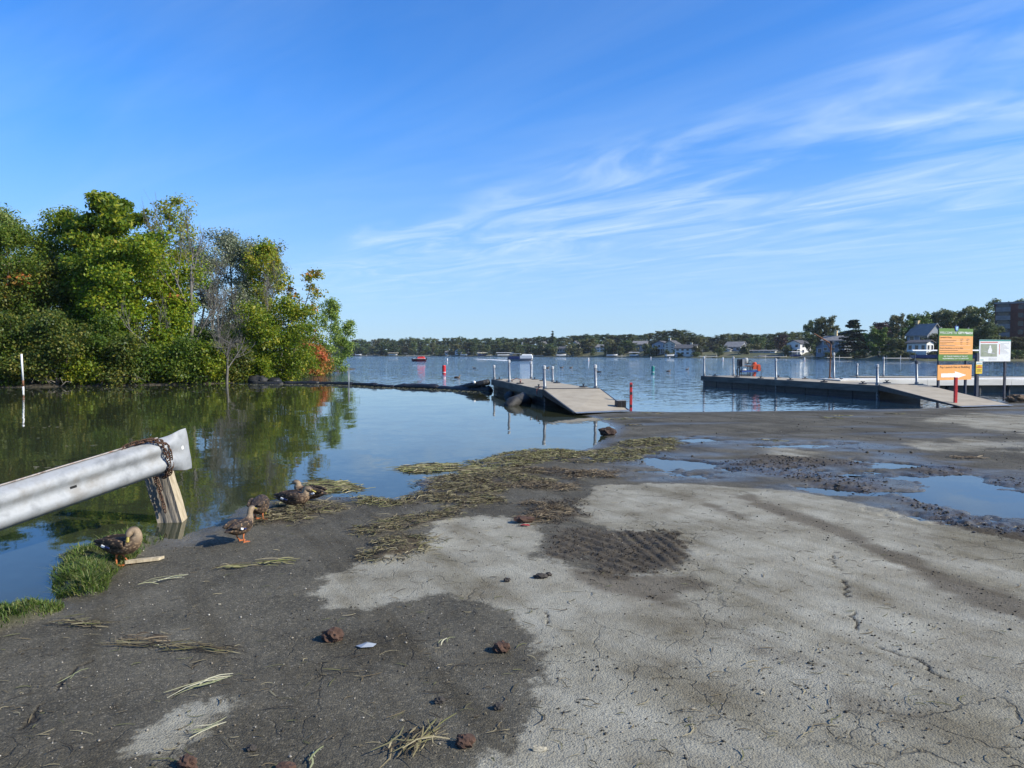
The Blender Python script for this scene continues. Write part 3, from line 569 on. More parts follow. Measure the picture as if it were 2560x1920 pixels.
def skeleton(rng, h, hw, cb, nl, tr, lean=(0, 0), shape=0.7, rise=(0.2, 0.7), twigs=4, wob=0.03, top=0.93, stems=1, droop=0.0):
    tubes = []; clumps = []; lt = []
    for si in range(stems):
        an0 = rng.rand() * 6.28; sp = 0.0 if stems == 1 else hw * 0.35
        k = 7; zz = np.linspace(0, 1, k); tp = np.zeros((k, 3)); tp[:, 2] = zz * h * top * (1 if stems == 1 else rng.uniform(0.7, 1.0))
        w = np.cumsum(rng.normal(0, wob * h, (k, 2)), 0) * 0.6; w[0] = 0
        tp[:, 0] = w[:, 0] + zz * lean[0] + sp * np.cos(an0) * zz; tp[:, 1] = w[:, 1] + zz * lean[1] + sp * np.sin(an0) * zz
        tubes.append((tp, tr * (1 - 0.85 * zz) * (1 if stems == 1 else 0.6) + 0.006)); lt.append(tp)
    for i in range(nl):
        tp = lt[i % stems]; f = cb + (1 - cb) * ((i + rng.rand()) / nl); f = min(f, 0.985)
        st = np.array([np.interp(f, np.linspace(0, 1, 7), tp[:, c]) for c in range(3)])
        q = (f - cb) / max(1e-6, 1 - cb); r = hw * max(0.12, math.sin(math.pi * min(1, 0.14 + 0.82 * q))) ** shape * rng.uniform(0.5, 1.25)
        az = i * 2.39996 + rng.uniform(-0.5, 0.5); d = np.array([math.cos(az), math.sin(az), 0]); u = rng.uniform(*rise) * r
        kk = 5; tt = np.linspace(0, 1, kk)[:, None]
        path = st + d * r * tt + np.array([0, 0, 1]) * (u * tt ** 1.3 - droop * r * tt ** 2); path[1:] += rng.normal(0, 0.05 * r, (kk - 1, 3))
        r0 = max(0.012, tr * 0.42 * (1 - 0.75 * f)); tubes.append((path, r0 * (1 - 0.85 * tt[:, 0]) + 0.004))
        clumps += [path[2], path[3], path[4]]
        for j in range(twigs):
            s = rng.uniform(0.35, 0.95); b0 = path[0] + (path[-1] - path[0]) * s; b0 = np.array([np.interp(s, np.linspace(0, 1, kk), path[:, c]) for c in range(3)])
            dv = rng.normal(0, 1, 3) + d * 0.7 + np.array([0, 0, 0.45 - droop]); dv /= np.linalg.norm(dv); ln = r * rng.uniform(0.22, 0.5)
            tpth = np.stack([b0, b0 + dv * ln * 0.5 + rng.normal(0, 0.04 * r, 3), b0 + dv * ln]); tubes.append((tpth, [r0 * 0.4, r0 * 0.25, 0.004])); clumps.append(tpth[2])
    for tp in lt: clumps.append(tp[-1])
    return tubes, np.array(clumps)
def bare_tubes(rng, h, spread, tr, lean=(0, 0)):
    tubes = []
    def grow(p, d, ln, r, lev):
        k = 5; path = [p]
        for i in range(k - 1):
            d = d + rng.normal(0, 0.10, 3) + np.array([0, 0, 0.05]); d /= np.linalg.norm(d); p = p + d * ln / (k - 1); path.append(p)
        path = np.array(path); tubes.append((path, np.linspace(r, r * 0.5, k)))
        if lev == 0: return
        nb = 4 if lev > 1 else 5
        for j in range(nb):
            s = rng.uniform(0.35, 1.0); q = path[min(k - 1, int(s * (k - 1)))]
            nd = d + rng.normal(0, 1, 3) * spread + np.array([0, 0, 0.25]); nd /= np.linalg.norm(nd); grow(q, nd, ln * rng.uniform(0.45, 0.72), r * 0.48, lev - 1)
    d0 = np.array([lean[0], lean[1], 1.0]); d0 /= np.linalg.norm(d0); grow(np.zeros(3), d0, h * 0.55, tr, 4)
    return tubes
def make_tree(name, label, cat, loc, tubes, clumps, lm, sig, n, size, bark, rng, group=None, up=0.35, flat=0.7, elong=1.5, hang=0.0, extra=None, crown='crown'):
    root = thing(name, label, cat, loc, 0, group)
    if tubes:
        v, f = np_tubes(tubes); link('trunk', fast_mesh('trunk', v, f, bark, True), root)
    if clumps is not None and len(clumps):
        v, f = leaves(rng, clumps, sig, n, size, up, flat, elong, hang); link(crown, fast_mesh(crown, v, f, lm), root)
    if extra is not None:
        for (C, m2, s2, n2, sz2) in extra:
            v, f = leaves(rng, C, s2, n2, sz2, up, flat, elong); link('autumn_leaves', fast_mesh('autumn_leaves', v, f, m2), root)
    return root
def bank_tree(seed, px, d, top, hwpx, label, lm, cb=0.25, nl=16, tw=4, sig=0.5, n=55, size=0.16, tr=0.14, name='broadleaf_tree', cat='tree', shape=0.7, rise=(0.2, 0.7), bark=m_bark, lean=(0, 0), group=None, stems=1, extra=None, up=0.35, flat=0.75, elong=1.5, droop=0.0, wob=0.03, topf=0.93):
    rng = np.random.RandomState(seed); p = atd(px, 900, d); z0 = bz1(p.x, p.y); ztop = atd(px, top, d).z
    h = ztop - z0; hw = hwpx / F * d
    tubes, cl = skeleton(rng, h, hw, cb, nl, tr, lean, shape, rise, tw, wob, topf, stems, droop)
    cl = cl[rng.rand(len(cl)) < 0.86]; sig = sig * rng.uniform(0.6, 1.5, len(cl)); n = n * 2.1; size = size * 0.62
    ex = None
    if extra:
        ex = []
        for (fr, key, s2, n2, sz2, sel) in extra:
            ex_c = cl[sel(cl, h)]; ex_c = ex_c[rng.rand(len(ex_c)) < fr]
            if len(ex_c): ex.append((ex_c, LM[key], s2, n2, sz2))
    return make_tree(name, label, cat, (p.x, p.y, z0 - 0.05), tubes, cl, LM[lm] if lm else None, sig, n, size, bark, rng, group, up, flat, elong, 0.0, ex)

G_BANK = 'trees on the wooded bank beyond the pond'
any_ = lambda c, h: np.ones(len(c), bool)
bank_tree(1, 35, 54, 512, 120, 'pale green feathery willow rising at the back of the wooded bank', 'pale', 0.2, 20, 5, 0.62, 80, 0.15, 0.2, elong=2.6, droop=0.2, group=G_BANK)
bank_tree(2, 70, 45.5, 560, 105, 'dark green broadleaf tree with dense crown standing before the pale willow', 'dark', 0.12, 22, 5, 0.5, 75, 0.16, 0.16, group=G_BANK)
bank_tree(3, 158, 48, 503, 80, 'green tree flecked with yellow beside the tallest feathery leaved tree', 'green', 0.15, 22, 5, 0.45, 75, 0.16, 0.15, group=G_BANK, extra=[(0.14, 'yellow', 0.4, 26, 0.15, any_)])
bank_tree(4, 262, 47, 472, 92, 'tall tree with long feathery compound leaves and rounded tops', 'green', 0.2, 26, 5, 0.42, 62, 0.22, 0.17, group=G_BANK, elong=2.6, flat=0.5, extra=[(0.16, 'yellow', 0.4, 24, 0.15, any_)])
bank_tree(5, 335, 43.6, 600, 125, 'big bright green maple turning yellow with foliage down to the water', 'bright', 0.06, 30, 5, 0.5, 72, 0.17, 0.16, group=G_BANK, shape=0.55, extra=[(0.22, 'green', 0.5, 60, 0.16, any_), (0.14, 'yellow', 0.4, 26, 0.16, any_)])
bank_tree(6, 398, 46.5, 462, 62, 'slender yellow green tree with sparse open top overtopping the maple', 'yellow', 0.35, 17, 4, 0.30, 24, 0.16, 0.12, group=G_BANK, rise=(0.7, 1.3), extra=[(0.55, 'green', 0.34, 30, 0.16, lambda c, h: c[:, 2] < h * 0.75)])
bank_tree(7, 560, 52, 566, 72, 'grey green silvery leaved tree behind the bare tree', 'grey', 0.25, 20, 5, 0.42, 55, 0.13, 0.13, group=G_BANK, rise=(0.6, 1.2), bark=m_bark_grey, elong=2.0)
bank_tree(8, 634, 53, 598, 58, 'smaller grey green silvery leaved tree next to the yellow maple', 'grey', 0.25, 18, 5, 0.38, 50, 0.13, 0.11, group=G_BANK, rise=(0.6, 1.2), bark=m_bark_grey, elong=2.0)
bank_tree(81, 505, 50, 590, 48, 'grey green tree half hidden behind the bare tree trunk', 'grey', 0.2, 16, 4, 0.40, 48, 0.14, 0.10, group=G_BANK, rise=(0.5, 1.1), bark=m_bark_grey)
bank_tree(82, 600, 48, 690, 55, 'thin grey stemmed tree with few pale leaves and many bare twigs', 'grey', 0.2, 18, 7, 0.32, 11, 0.13, 0.08, group=G_BANK, rise=(0.9, 1.6), bark=m_bark_grey, stems=3)
bank_tree(9, 690, 50, 600, 50, 'yellow green maple with see through crown near the point', 'yellow', 0.3, 17, 5, 0.30, 26, 0.16, 0.09, group=G_BANK, rise=(0.7, 1.4), extra=[(0.3, 'bright', 0.4, 30, 0.16, any_)])
bank_tree(91, 722, 51, 660, 40, 'thin maple leaning out over the water with loose yellow tufts', 'yellow', 0.45, 9, 4, 0.26, 13, 0.16, 0.075, group=G_BANK, rise=(0.3, 0.9), lean=(1.7, 0), extra=[(0.25, 'orange', 0.26, 14, 0.15, any_)])
bank_tree(10, 686, 46.5, 742, 88, 'round leafy green bush tree hanging over the boom end', 'green', 0.04, 24, 5, 0.42, 75, 0.15, 0.09, group=G_BANK, shape=0.5, stems=2, extra=[(0.18, 'yellow', 0.4, 30, 0.15, any_)])
bank_tree(12, 768, 57, 862, 46, 'low sumac with orange and red autumn leaves', 'orange', 0.15, 12, 4, 0.32, 46, 0.16, 0.05, name='sumac_bush', cat='bush', group=G_BANK, stems=3, extra=[(0.45, 'red', 0.34, 40, 0.16, any_)])
bank_tree(13, 757, 60, 800, 40, 'thin twiggy shrub with pinkish brown leaf tips behind the sumac', 'orange', 0.2, 12, 7, 0.3, 11, 0.15, 0.06, name='twiggy_shrub', cat='shrub', group=G_BANK, stems=3, bark=m_bark_grey, extra=[(0.3, 'olive', 0.35, 30, 0.15, any_)])
bank_tree(14, 824, 67, 745, 27, 'slim upright young tree with light green leaves on the point', 'young', 0.08, 16, 3, 0.32, 34, 0.17, 0.07, name='young_tree', group=G_BANK, rise=(0.8, 1.5))
bank_tree(15, 858, 68, 800, 17, 'shorter thin young tree at the very tip of the point', 'young', 0.1, 12, 4, 0.32, 26, 0.17, 0.05, name='young_tree', group=G_BANK, rise=(0.8, 1.6), lean=(0.9, 0))
bank_tree(16, 18, 43.5, 660, 62, 'tree with patches of orange leaves amid dark green', 'olive', 0.15, 16, 4, 0.45, 55, 0.16, 0.10, group=G_BANK, extra=[(0.4, 'orange', 0.4, 36, 0.16, lambda c, h: c[:, 2] > h * 0.55)])
bank_tree(17, 128, 45, 640, 70, 'dark olive tree filling the gap beside the bright maple', 'olive', 0.1, 20, 5, 0.48, 62, 0.16, 0.12, group=G_BANK)
bank_tree(18, 225, 45, 610, 70, 'mid green tree with dense low foliage beside the bright maple', 'green', 0.08, 22, 5, 0.48, 66, 0.16, 0.12, group=G_BANK, extra=[(0.15, 'dark', 0.5, 60, 0.16, any_)])
bank_tree(19, 440, 44.5, 720, 52, 'yellow tinged small tree with a red leaf cluster before the bare trunk', 'bright', 0.05, 18, 5, 0.40, 52, 0.16, 0.07, group=G_BANK, extra=[(0.10, 'red', 0.22, 30, 0.15, any_), (0.12, 'orange', 0.28, 26, 0.16, any_)])
for i, (px, d, top, hw) in enumerate([(-90, 46, 520, 130), (-230, 47, 480, 140), (-380, 46, 540, 140)]):
    bank_tree(30 + i, px, d, top, hw, ['broad dark tree continuing the wooded bank beside the orange patched tree', 'tall green tree further along the wooded bank', 'rounded green tree at the far end of the wooded bank'][i], ['dark', 'green', 'olive'][i], 0.12, 20, 4, 0.55, 60, 0.2, 0.16, group=G_BANK)
# understorey bushes: each has its own size and tint
und = [(-40, 41.5, 770, 70, 'dark'), (25, 41, 775, 62, 'olive'), (85, 41.5, 800, 58, 'dark'), (140, 42, 770, 60, 'olive'), (200, 41.8, 830, 55, 'green'), (255, 42.5, 800, 60, 'dark'), (310, 42.3, 850, 55, 'olive'),
       (370, 42.8, 860, 55, 'dark'), (425, 42.8, 868, 50, 'green'), (470, 43.4, 835, 48, 'dark'), (520, 43.5, 862, 50, 'green'), (580, 44.5, 865, 46, 'olive'), (630, 45, 870, 44, 'green'), (545, 46, 800, 55, 'dark'), (735, 52, 868, 38, 'olive'), (795, 61, 885, 30, 'dark'), (60, 44, 690, 75, 'dark'), (290, 45, 700, 70, 'dark')]
und_l = ['dark bush at the water below the orange patched tree', 'olive bush at the water in front of the rusty white pole', 'dark bush beside the rusty white pole on the wooded bank', 'olive brown bush at the waterline below the dark olive tree',
         'fresh green low bush below the mid green tree', 'dark bush at the waterline under the feathery leaved tree', 'olive low bush at the foot of the bright maple', 'dark low bush under the bright maple by the water', 'fresh green low bush beside the bright maple at the waterline',
         'dark bush at the foot of the tall bare tree', 'fresh green bush behind the low dead tree trunk', 'olive bush over the black boom end', 'green bush next to the round bush tree above the boom', 'dark taller bush behind the low dead tree', 'olive bush between the round bush tree and the orange sumac',
         'dark bush behind the orange sumac on the point', 'dark tall bush under the dark dense tree', 'dark tall bush behind the bright maple trunk']
bl_px = np.array([q[0] for q in bank_px]); bl_d = np.array([q.y for q in bank_line])
for i, (px, d, top, hw, k) in enumerate(und):
    if i < 13: d = float(np.interp(px, bl_px, bl_d)) + 0.35 + 0.35 * (i % 3)
    bank_tree(50 + i, px, d, top, hw, und_l[i], k, 0.03, 16, 4, 0.36, 55, 0.14, 0.05, name='bush', cat='bush', group='undergrowth bushes on the bank', shape=0.45, stems=3, extra=[(0.10, 'yellow', 0.3, 20, 0.13, any_)] if i % 3 == 1 else None)
# the bare trees
def bare(seed, px, d, top, spread, tr, label, lean=(0, 0), name='bare_tree', bark=m_bark_grey, f=1.0):
    rng = np.random.RandomState(seed); p = atd(px, 900, d); z0 = bz1(p.x, p.y); h = (atd(px, top, d).z - z0) * f
    tb = bare_tubes(rng, h, spread, tr, lean); zmax = max(float(np.max(q[0][:, 2])) for q in tb); k = (atd(px, top, d).z - z0) / zmax
    tb = [(q * np.array([1, 1, k]), r) for q, r in tb]
    return make_tree(name, label, 'tree', (p.x, p.y, z0 - 0.05), tb, None, None, 0, 0, 0, bark, rng, G_BANK)
bare(105, 474, 44.6, 485, 0.40, 0.13, 'tall leafless grey tree with upswept bare branches', (0.10, 0))
bare(108, 566, 42.0, 800, 0.75, 0.09, 'low dead grey tree with arching bare branches over the water', (0.12, -0.05))
bare(111, 700, 50.5, 585, 0.42, 0.06, 'spindly leafless stem rising through the yellow maple', (0.2, 0))
bare(113, 530, 46, 600, 0.42, 0.07, 'thin leafless grey tree beside the tall bare tree', (0.05, 0))
bare(114, 640, 48, 650, 0.5, 0.05, 'fine twigged leafless stem before the smaller silvery tree', (0.12, 0))
bare(115, 560, 44, 720, 0.6, 0.05, 'grey leafless shrub tangle behind the low dead tree', (-0.15, 0))
bare(112, 600, 47, 700, 0.45, 0.05, 'cluster of thin grey leafless stems below the silvery trees', (-0.1, 0))

# ---- trees of the opposite shore: prototypes, then copies
def proto(seed, lm, h, hw, cb, nl, tw, sig, n, size, shape=0.7, kind='broad', bark=m_bark):
    rng = np.random.RandomState(seed)
    if kind == 'conifer':
        tubes = [(np.array([[0, 0, z] for z in np.linspace(0, h, 6)]), np.linspace(0.25, 0.03, 6))]; cl = []
        for i in range(nl):
            f = cb + (1 - cb) * (i + 0.5) / nl; r = hw * (1 - f) ** 0.8 * rng.uniform(0.65, 1.15) + 0.25
            for j in range(6):
                az = j * 1.047 + i * 0.6 + rng.uniform(-0.5, 0.5); r_ = r * rng.uniform(0.55, 1.2); zz_ = min(0.99, f + rng.uniform(-0.6, 0.6) / nl) * h; e = np.array([math.cos(az) * r_, math.sin(az) * r_, zz_ + rng.uniform(-0.2, 0.08) * r_])
                s0 = np.array([0, 0, zz_]); tubes.append((np.stack([s0, (s0 + e) / 2 + [0, 0, 0.05 * r], e]), [0.05, 0.03, 0.01])); cl += [s0 * 0.65 + e * 0.35, s0 * 0.3 + e * 0.7, e]
        cl = np.array(cl); v, f_ = leaves(rng, cl, sig, n, size, 1.2, 0.28, 2.2)
    else:
        tubes, cl = skeleton(rng, h, hw, cb, nl, 0.28, (0, 0), shape, (0.2, 0.8), tw, 0.025, 0.9)
        v, f_ = leaves(rng, cl, sig, n, size, 0.4, 0.75, 1.4)
    tv, tf = np_tubes(tubes, 4)
    zt = max(v[:, 2].max(), 1); s = h / zt; v[:, 2] *= s
    return fast_mesh('trunk', tv * np.array([1, 1, s * 0.98]), tf, bark, True), fast_mesh('crown', v, f_, LM[lm])
PR = {'round': [proto(200 + i, 'shore', 14, 5.2, 0.03, 17, 3, 0.9, 27, 0.60, 0.38) for i in range(4)], 'tall': [proto(210 + i, 'shore', 17, 4.3, 0.03, 19, 3, 0.85, 27, 0.58, 0.38) for i in range(3)],
      'fir': [proto(220, 'conifer', 16, 3.2, 0.06, 13, 0, 0.42, 7, 0.6, kind='conifer')], 'pine': [proto(221, 'conifer', 14, 5.0, 0.08, 12, 0, 0.72, 34, 0.42, kind='conifer')],
      'near': [proto(230 + i, 'shore', 14, 4.6, 0.07, 24, 5, 0.66, 58, 0.36, 0.42) for i in range(3)], 'near_bright': [proto(240, 'shore_bright', 13, 4.2, 0.08, 24, 5, 0.62, 54, 0.36, 0.45)],
      'maroon': [proto(250, 'maroon', 12, 4.6, 0.08, 18, 4, 0.75, 34, 0.42, 0.5)], 'shrub': [proto(260 + i, 'shore', 3.0, 2.2, 0.02, 10, 3, 0.45, 26, 0.34, 0.4) for i in range(2)]}
def put_tree(kind, px, o, top_y, hw, label, group, rng, name='shore_tree', cat='tree'):
    tr, cr = PR[kind][rng.randint(len(PR[kind]))]; p = far_pt(px, o); d = p.y
    ztop = atd(px, top_y, d).z; zs = np.array([v for c in cr.vertices for v in (c.co.z,)]) if 0 else None
    h0 = {'round': 14, 'tall': 17, 'fir': 16, 'pine': 14, 'near': 14, 'near_bright': 13, 'maroon': 12, 'shrub': 3}[kind]; w0 = {'round': 5.6, 'tall': 4.8, 'fir': 3.3, 'pine': 5.2, 'near': 5.2, 'near_bright': 4.8, 'maroon': 5.2, 'shrub': 2.5}[kind]
    sz = max(1.2, ztop - p.z) / h0; sxy = hw / F * d / w0 if hw else sz
    root = thing(name, label, cat, (p.x, p.y, p.z - 0.1), rng.rand() * 6.28, group); root.scale = (sxy, sxy, sz)
    link('trunk', tr, root); link('crown', cr, root); return root
sk_px = np.array([840, 870, 920, 980, 1030, 1060, 1100, 1140, 1200, 1240, 1300, 1380, 1450, 1500, 1540, 1600, 1640, 1665, 1700, 1730, 1775, 1800, 1850, 1950, 2000, 2040])
sk_y = np.array([850, 849, 848, 846, 842, 845, 847, 843, 842, 846, 843, 841, 837, 834, 833, 837, 829, 824, 822, 828, 841, 835, 832, 830, 829, 835])
rng = np.random.RandomState(5)
G_SH = 'woods on the opposite shore'
LBL = {'round': 'round crowned broadleaf tree in the woods on the opposite shore', 'tall': 'tall narrow broadleaf tree in the woods on the opposite shore', 'fir': 'pointed dark conifer rising above the woods on the opposite shore'}
lots = [(1388, 1422), (1484, 1516), (1586, 1615), (1640, 1738), (1745, 1960), (1975, 2032)]     # building plots kept clear in front
px = 846.0
while px < 2010:
    sk = float(np.interp(px, sk_px, sk_y)); D = float(Dpx(px))
    k = 'tall' if rng.rand() < 0.4 else 'round'
    put_tree(k, px + rng.uniform(-4, 4), rng.uniform(95, 130), sk + rng.uniform(-3.0, 4.0), rng.uniform(14, 22) * (420 / D) ** 0.6, LBL[k], G_SH, rng)
    px += rng.uniform(11, 17) * (420 / D) ** 0.5
px = 842.0
while px < 2015:
    sk = float(np.interp(px, sk_px, sk_y)); D = float(Dpx(px)); wl_ = 885 + EYE * F / D
    inlot = any(a - 3 < px < c + 3 for a, c in lots)
    k = 'tall' if rng.rand() < 0.35 else 'round'
    if not inlot or rng.rand() < 0.0:
        put_tree(k, px, rng.uniform(8, 26), sk + (wl_ - sk) * rng.uniform(0.16, 0.42), rng.uniform(13, 20) * (420 / D) ** 0.6, LBL[k], G_SH, rng)
    else:
        put_tree(k, px, rng.uniform(52, 75), sk + (wl_ - sk) * rng.uniform(0.12, 0.34), rng.uniform(11, 16) * 420 / D, LBL[k], G_SH, rng)
    px += rng.uniform(15, 24) * (420 / D) ** 0.5
px = 842.0
while px < 2000:
    D = float(Dpx(px)); wl_ = 885 + EYE * F / D; sk = float(np.interp(px, sk_px, sk_y))
    if not any(a < px < c for a, c in lots):
        put_tree('round', px, rng.uniform(3, 9), sk + (wl_ - sk) * rng.uniform(0.45, 0.70), rng.uniform(9, 15) * (420 / D) ** 0.6, 'low rounded tree at the waterline of the opposite shore', G_SH + ' at the waterline', rng)
    px += rng.uniform(26, 46) * (420 / D) ** 0.5
put_tree('fir', 1381, 60, 826, 8, 'tall lone spruce standing above the woods on the opposite shore', None, rng, 'spruce_tree')
put_tree('fir', 1353, 60, 840, 6, 'smaller dark spruce beside the tall lone spruce', None, rng, 'spruce_tree')
put_tree('maroon', 1952, 26, 833, 19, 'dark purple leaved beech behind the white lakeside sheds', None, rng, 'copper_beech')
R = [('near', 2028, 14, 797, 22, 'dark narrow tree beside the white two storey house'), ('near', 2062, 18, 787, 32, 'tall rounded tree behind the small hoist crane'), ('pine', 2132, 14, 797, 46, 'broad layered dark pine between the brick chimney and the yellow green tree'),
     ('near_bright', 2196, 8, 812, 29, 'yellow green rounded tree by the small beach on the opposite shore'), ('maroon', 2205, 40, 800, 46, 'blackish purple tree behind the yellow green tree'), ('near', 2246, 26, 781, 24, 'tall tree with golden tip beside the big green tree'),
     ('near_bright', 2284, 22, 776, 34, 'big fresh green tree overhanging the grey gabled house'), ('near', 2330, 48, 776, 36, 'dark tree behind the grey gabled house roof'), ('near', 2382, 40, 766, 46, 'broad light tipped tree behind the welcome sign'),
     ('near', 2422, 34, 782, 34, 'dark green tree between the sign boards'), ('near', 2446, 44, 757, 34, 'tallest pointed tree beside the brick apartment block'), ('near', 2474, 12, 806, 30, 'leafy tree screening the corner of the brick apartment block'), ('near', 2540, 10, 838, 36, 'low dark tree before the brick apartment block'), ('near', 2512, 75, 744, 46, 'round dark treetop showing above the brick apartment block'),
     ('near', 2350, 16, 830, 34, 'dark tree in front of the grey gabled house'), ('near', 2460, 16, 822, 30, 'dark tree at the foot of the brick apartment block'), ('near', 2100, 34, 826, 30, 'dark tree by the yellow brick chimney'),
     ('near', 2160, 30, 830, 30, 'dark low tree behind the layered pine'), ('near', 2240, 10, 842, 24, 'small dark tree on the shore below the big green tree'), ('near', 2400, 14, 836, 32, 'dark tree low behind the launch fee sign')]
for (k, px, o, top, hw, lb) in R: put_tree(k, px, o, top, hw, lb, None, rng)
for px, o, top, hw in [(1636, 6, 862, 13), (1668, 5, 872, 8), (1696, 6, 866, 10), (1742, 8, 860, 12), (1800, 10, 866, 11), (1862, 14, 858, 13), (1970, 8, 866, 10), (1385, 8, 868, 8), (1424, 6, 858, 14), (1482, 8, 868, 8), (1520, 8, 862, 10), (1588, 8, 868, 8), (1618, 10, 858, 10), (1765, 20, 862, 10), (1790, 24, 858, 12), (2045, 5, 876, 14), (2075, 4, 878, 16), (2105, 6, 874, 16), (2150, 5, 872, 18), (2225, 5, 876, 16), (2255, 4, 872, 16), (2280, 5, 878, 14), (2340, 4, 872, 20), (2370, 5, 868, 22), (2415, 4, 866, 22), (2455, 4, 864, 22), (2495, 5, 868, 20), (2540, 4, 872, 20), (1740, 3, 878, 9), (1628, 4, 872, 9), (1700, 4, 880, 7), (1812, 26, 862, 12), (1858, 22, 866, 13), (1890, 30, 856, 14), (1925, 34, 852, 14), (1966, 18, 862, 10)]:
    put_tree('shrub', px, o, top, hw, 'low leafy shrub beside the lakeside houses', 'lakeside shrubs', rng, 'shrub', 'shrub')
# ------------------------------------------------------------------ materials for built things
m_deck = mat('deck_composite', (0.29, 0.245, 0.175), (0.37, 0.32, 0.235), 2.2, 0.85, bump=0.002, bscale=60)
m_fascia = mat('fascia_board', (0.075, 0.066, 0.052), (0.15, 0.135, 0.11), 3.0, 0.85, stretch=(0.3, 0.3, 2), bump=0.004)
m_float = mat('float_plastic', (0.010, 0.010, 0.011), (0.028, 0.028, 0.03), 4, 0.5)
m_galv = mat('galvanised_pipe', (0.15, 0.16, 0.17), (0.25, 0.265, 0.28), 7, 0.45, 0.4)
m_cap = plain('white_cap', (0.48, 0.48, 0.47), 0.5)
m_black = mat('black_rubber', (0.012, 0.012, 0.013), (0.035, 0.034, 0.034), 9, 0.55)
m_tarp = mat('black_tarp', (0.007, 0.007, 0.008), (0.018, 0.018, 0.019), 7, 0.55, bump=0.05, bscale=5)
m_tarp_dusty = mat('dusty_tarp', (0.012, 0.012, 0.011), (0.034, 0.033, 0.031), 5, 0.7, bump=0.04)
m_red = plain('red_paint', (0.62, 0.035, 0.030), 0.5)
m_redbuoy = plain('red_plastic', (0.60, 0.020, 0.024), 0.4)
m_green = plain('green_plastic', (0.01, 0.23, 0.20), 0.4)
m_white = plain('white_paint', (0.78, 0.78, 0.76), 0.5)
m_orange = plain('orange_paint', (0.72, 0.10, 0.03), 0.45)
m_blue = plain('blue_paint', (0.035, 0.09, 0.30), 0.5)
m_darksteel = mat('dark_steel', (0.020, 0.021, 0.025), (0.045, 0.046, 0.05), 8, 0.5, 0.4)
m_rust = mat('rusty_steel', (0.10, 0.045, 0.025), (0.22, 0.10, 0.05), 14, 0.85)
m_greybox = plain('grey_box', (0.33, 0.34, 0.34), 0.55)
m_pierwood = mat('pale_pier_wood', (0.56, 0.53, 0.46), (0.74, 0.71, 0.64), 2.0, 0.8, stretch=(0.3, 1, 2))
m_seawall = mat('pier_skirt', (0.13, 0.125, 0.115), (0.24, 0.23, 0.21), 1.5, 0.85)
m_piling = mat('piling_black', (0.012, 0.012, 0.013), (0.03, 0.03, 0.03), 5, 0.7)
m_post = mat('sign_post', (0.020, 0.024, 0.040), (0.045, 0.05, 0.07), 6, 0.5)
m_rope = plain('faded_rope', (0.42, 0.12, 0.08), 0.9)

def V3(p, z): return Vector((p[0], p[1], z))
def cleat(root, p, du, s=1.0):
    b = MB(); d = Vector((du[0], du[1], 0)).normalized(); n = Vector((-d.y, d.x, 0)); M = Matrix((d, n, Vector((0, 0, 1)))).transposed()
    b.lathe([(0.15 * s, 0.0), (0.15 * s, 0.02), (0.12 * s, 0.032)], 10, p)
    b.box(Vector(p) + Vector((0, 0, 0.055)), (0.05 * s, 0.04 * s, 0.05), M); b.tube([Vector(p) + d * -0.10 * s + Vector((0, 0, 0.095)), Vector(p) + Vector((0, 0, 0.08)), Vector(p) + d * 0.10 * s + Vector((0, 0, 0.095))], 0.016 * s, 6)
    b.build('cleat', m_black, root, True)
def pipe(root, p, top, lean=(0, 0), bottom=-0.9, r=0.048, capm=None):
    P = Vector(p); h = top - bottom; b = MB()
    x0 = P + Vector((-lean[0] * (P.z - bottom), -lean[1] * (P.z - bottom), bottom - P.z)); x1 = P + Vector((lean[0] * (top - P.z), lean[1] * (top - P.z), top - P.z))
    b.tube([x0, x1], r, 10); o = b.build('pipe', m_galv, root, True, True)
    c = MB(); c.tube([x1 - Vector((0, 0, 0.02)), x1 + Vector((0, 0, 0.075)), x1 + Vector((0, 0, 0.10))], [r * 1.25, r * 1.25, r * 0.7], 10); c.build('pipe_cap', capm or m_cap, o, True)
    s = MB(); s.lathe([(r * 1.5, -0.04), (r * 1.5, 0.09), (r * 1.12, 0.10)], 8, P); s.build('collar', m_galv, o, True)
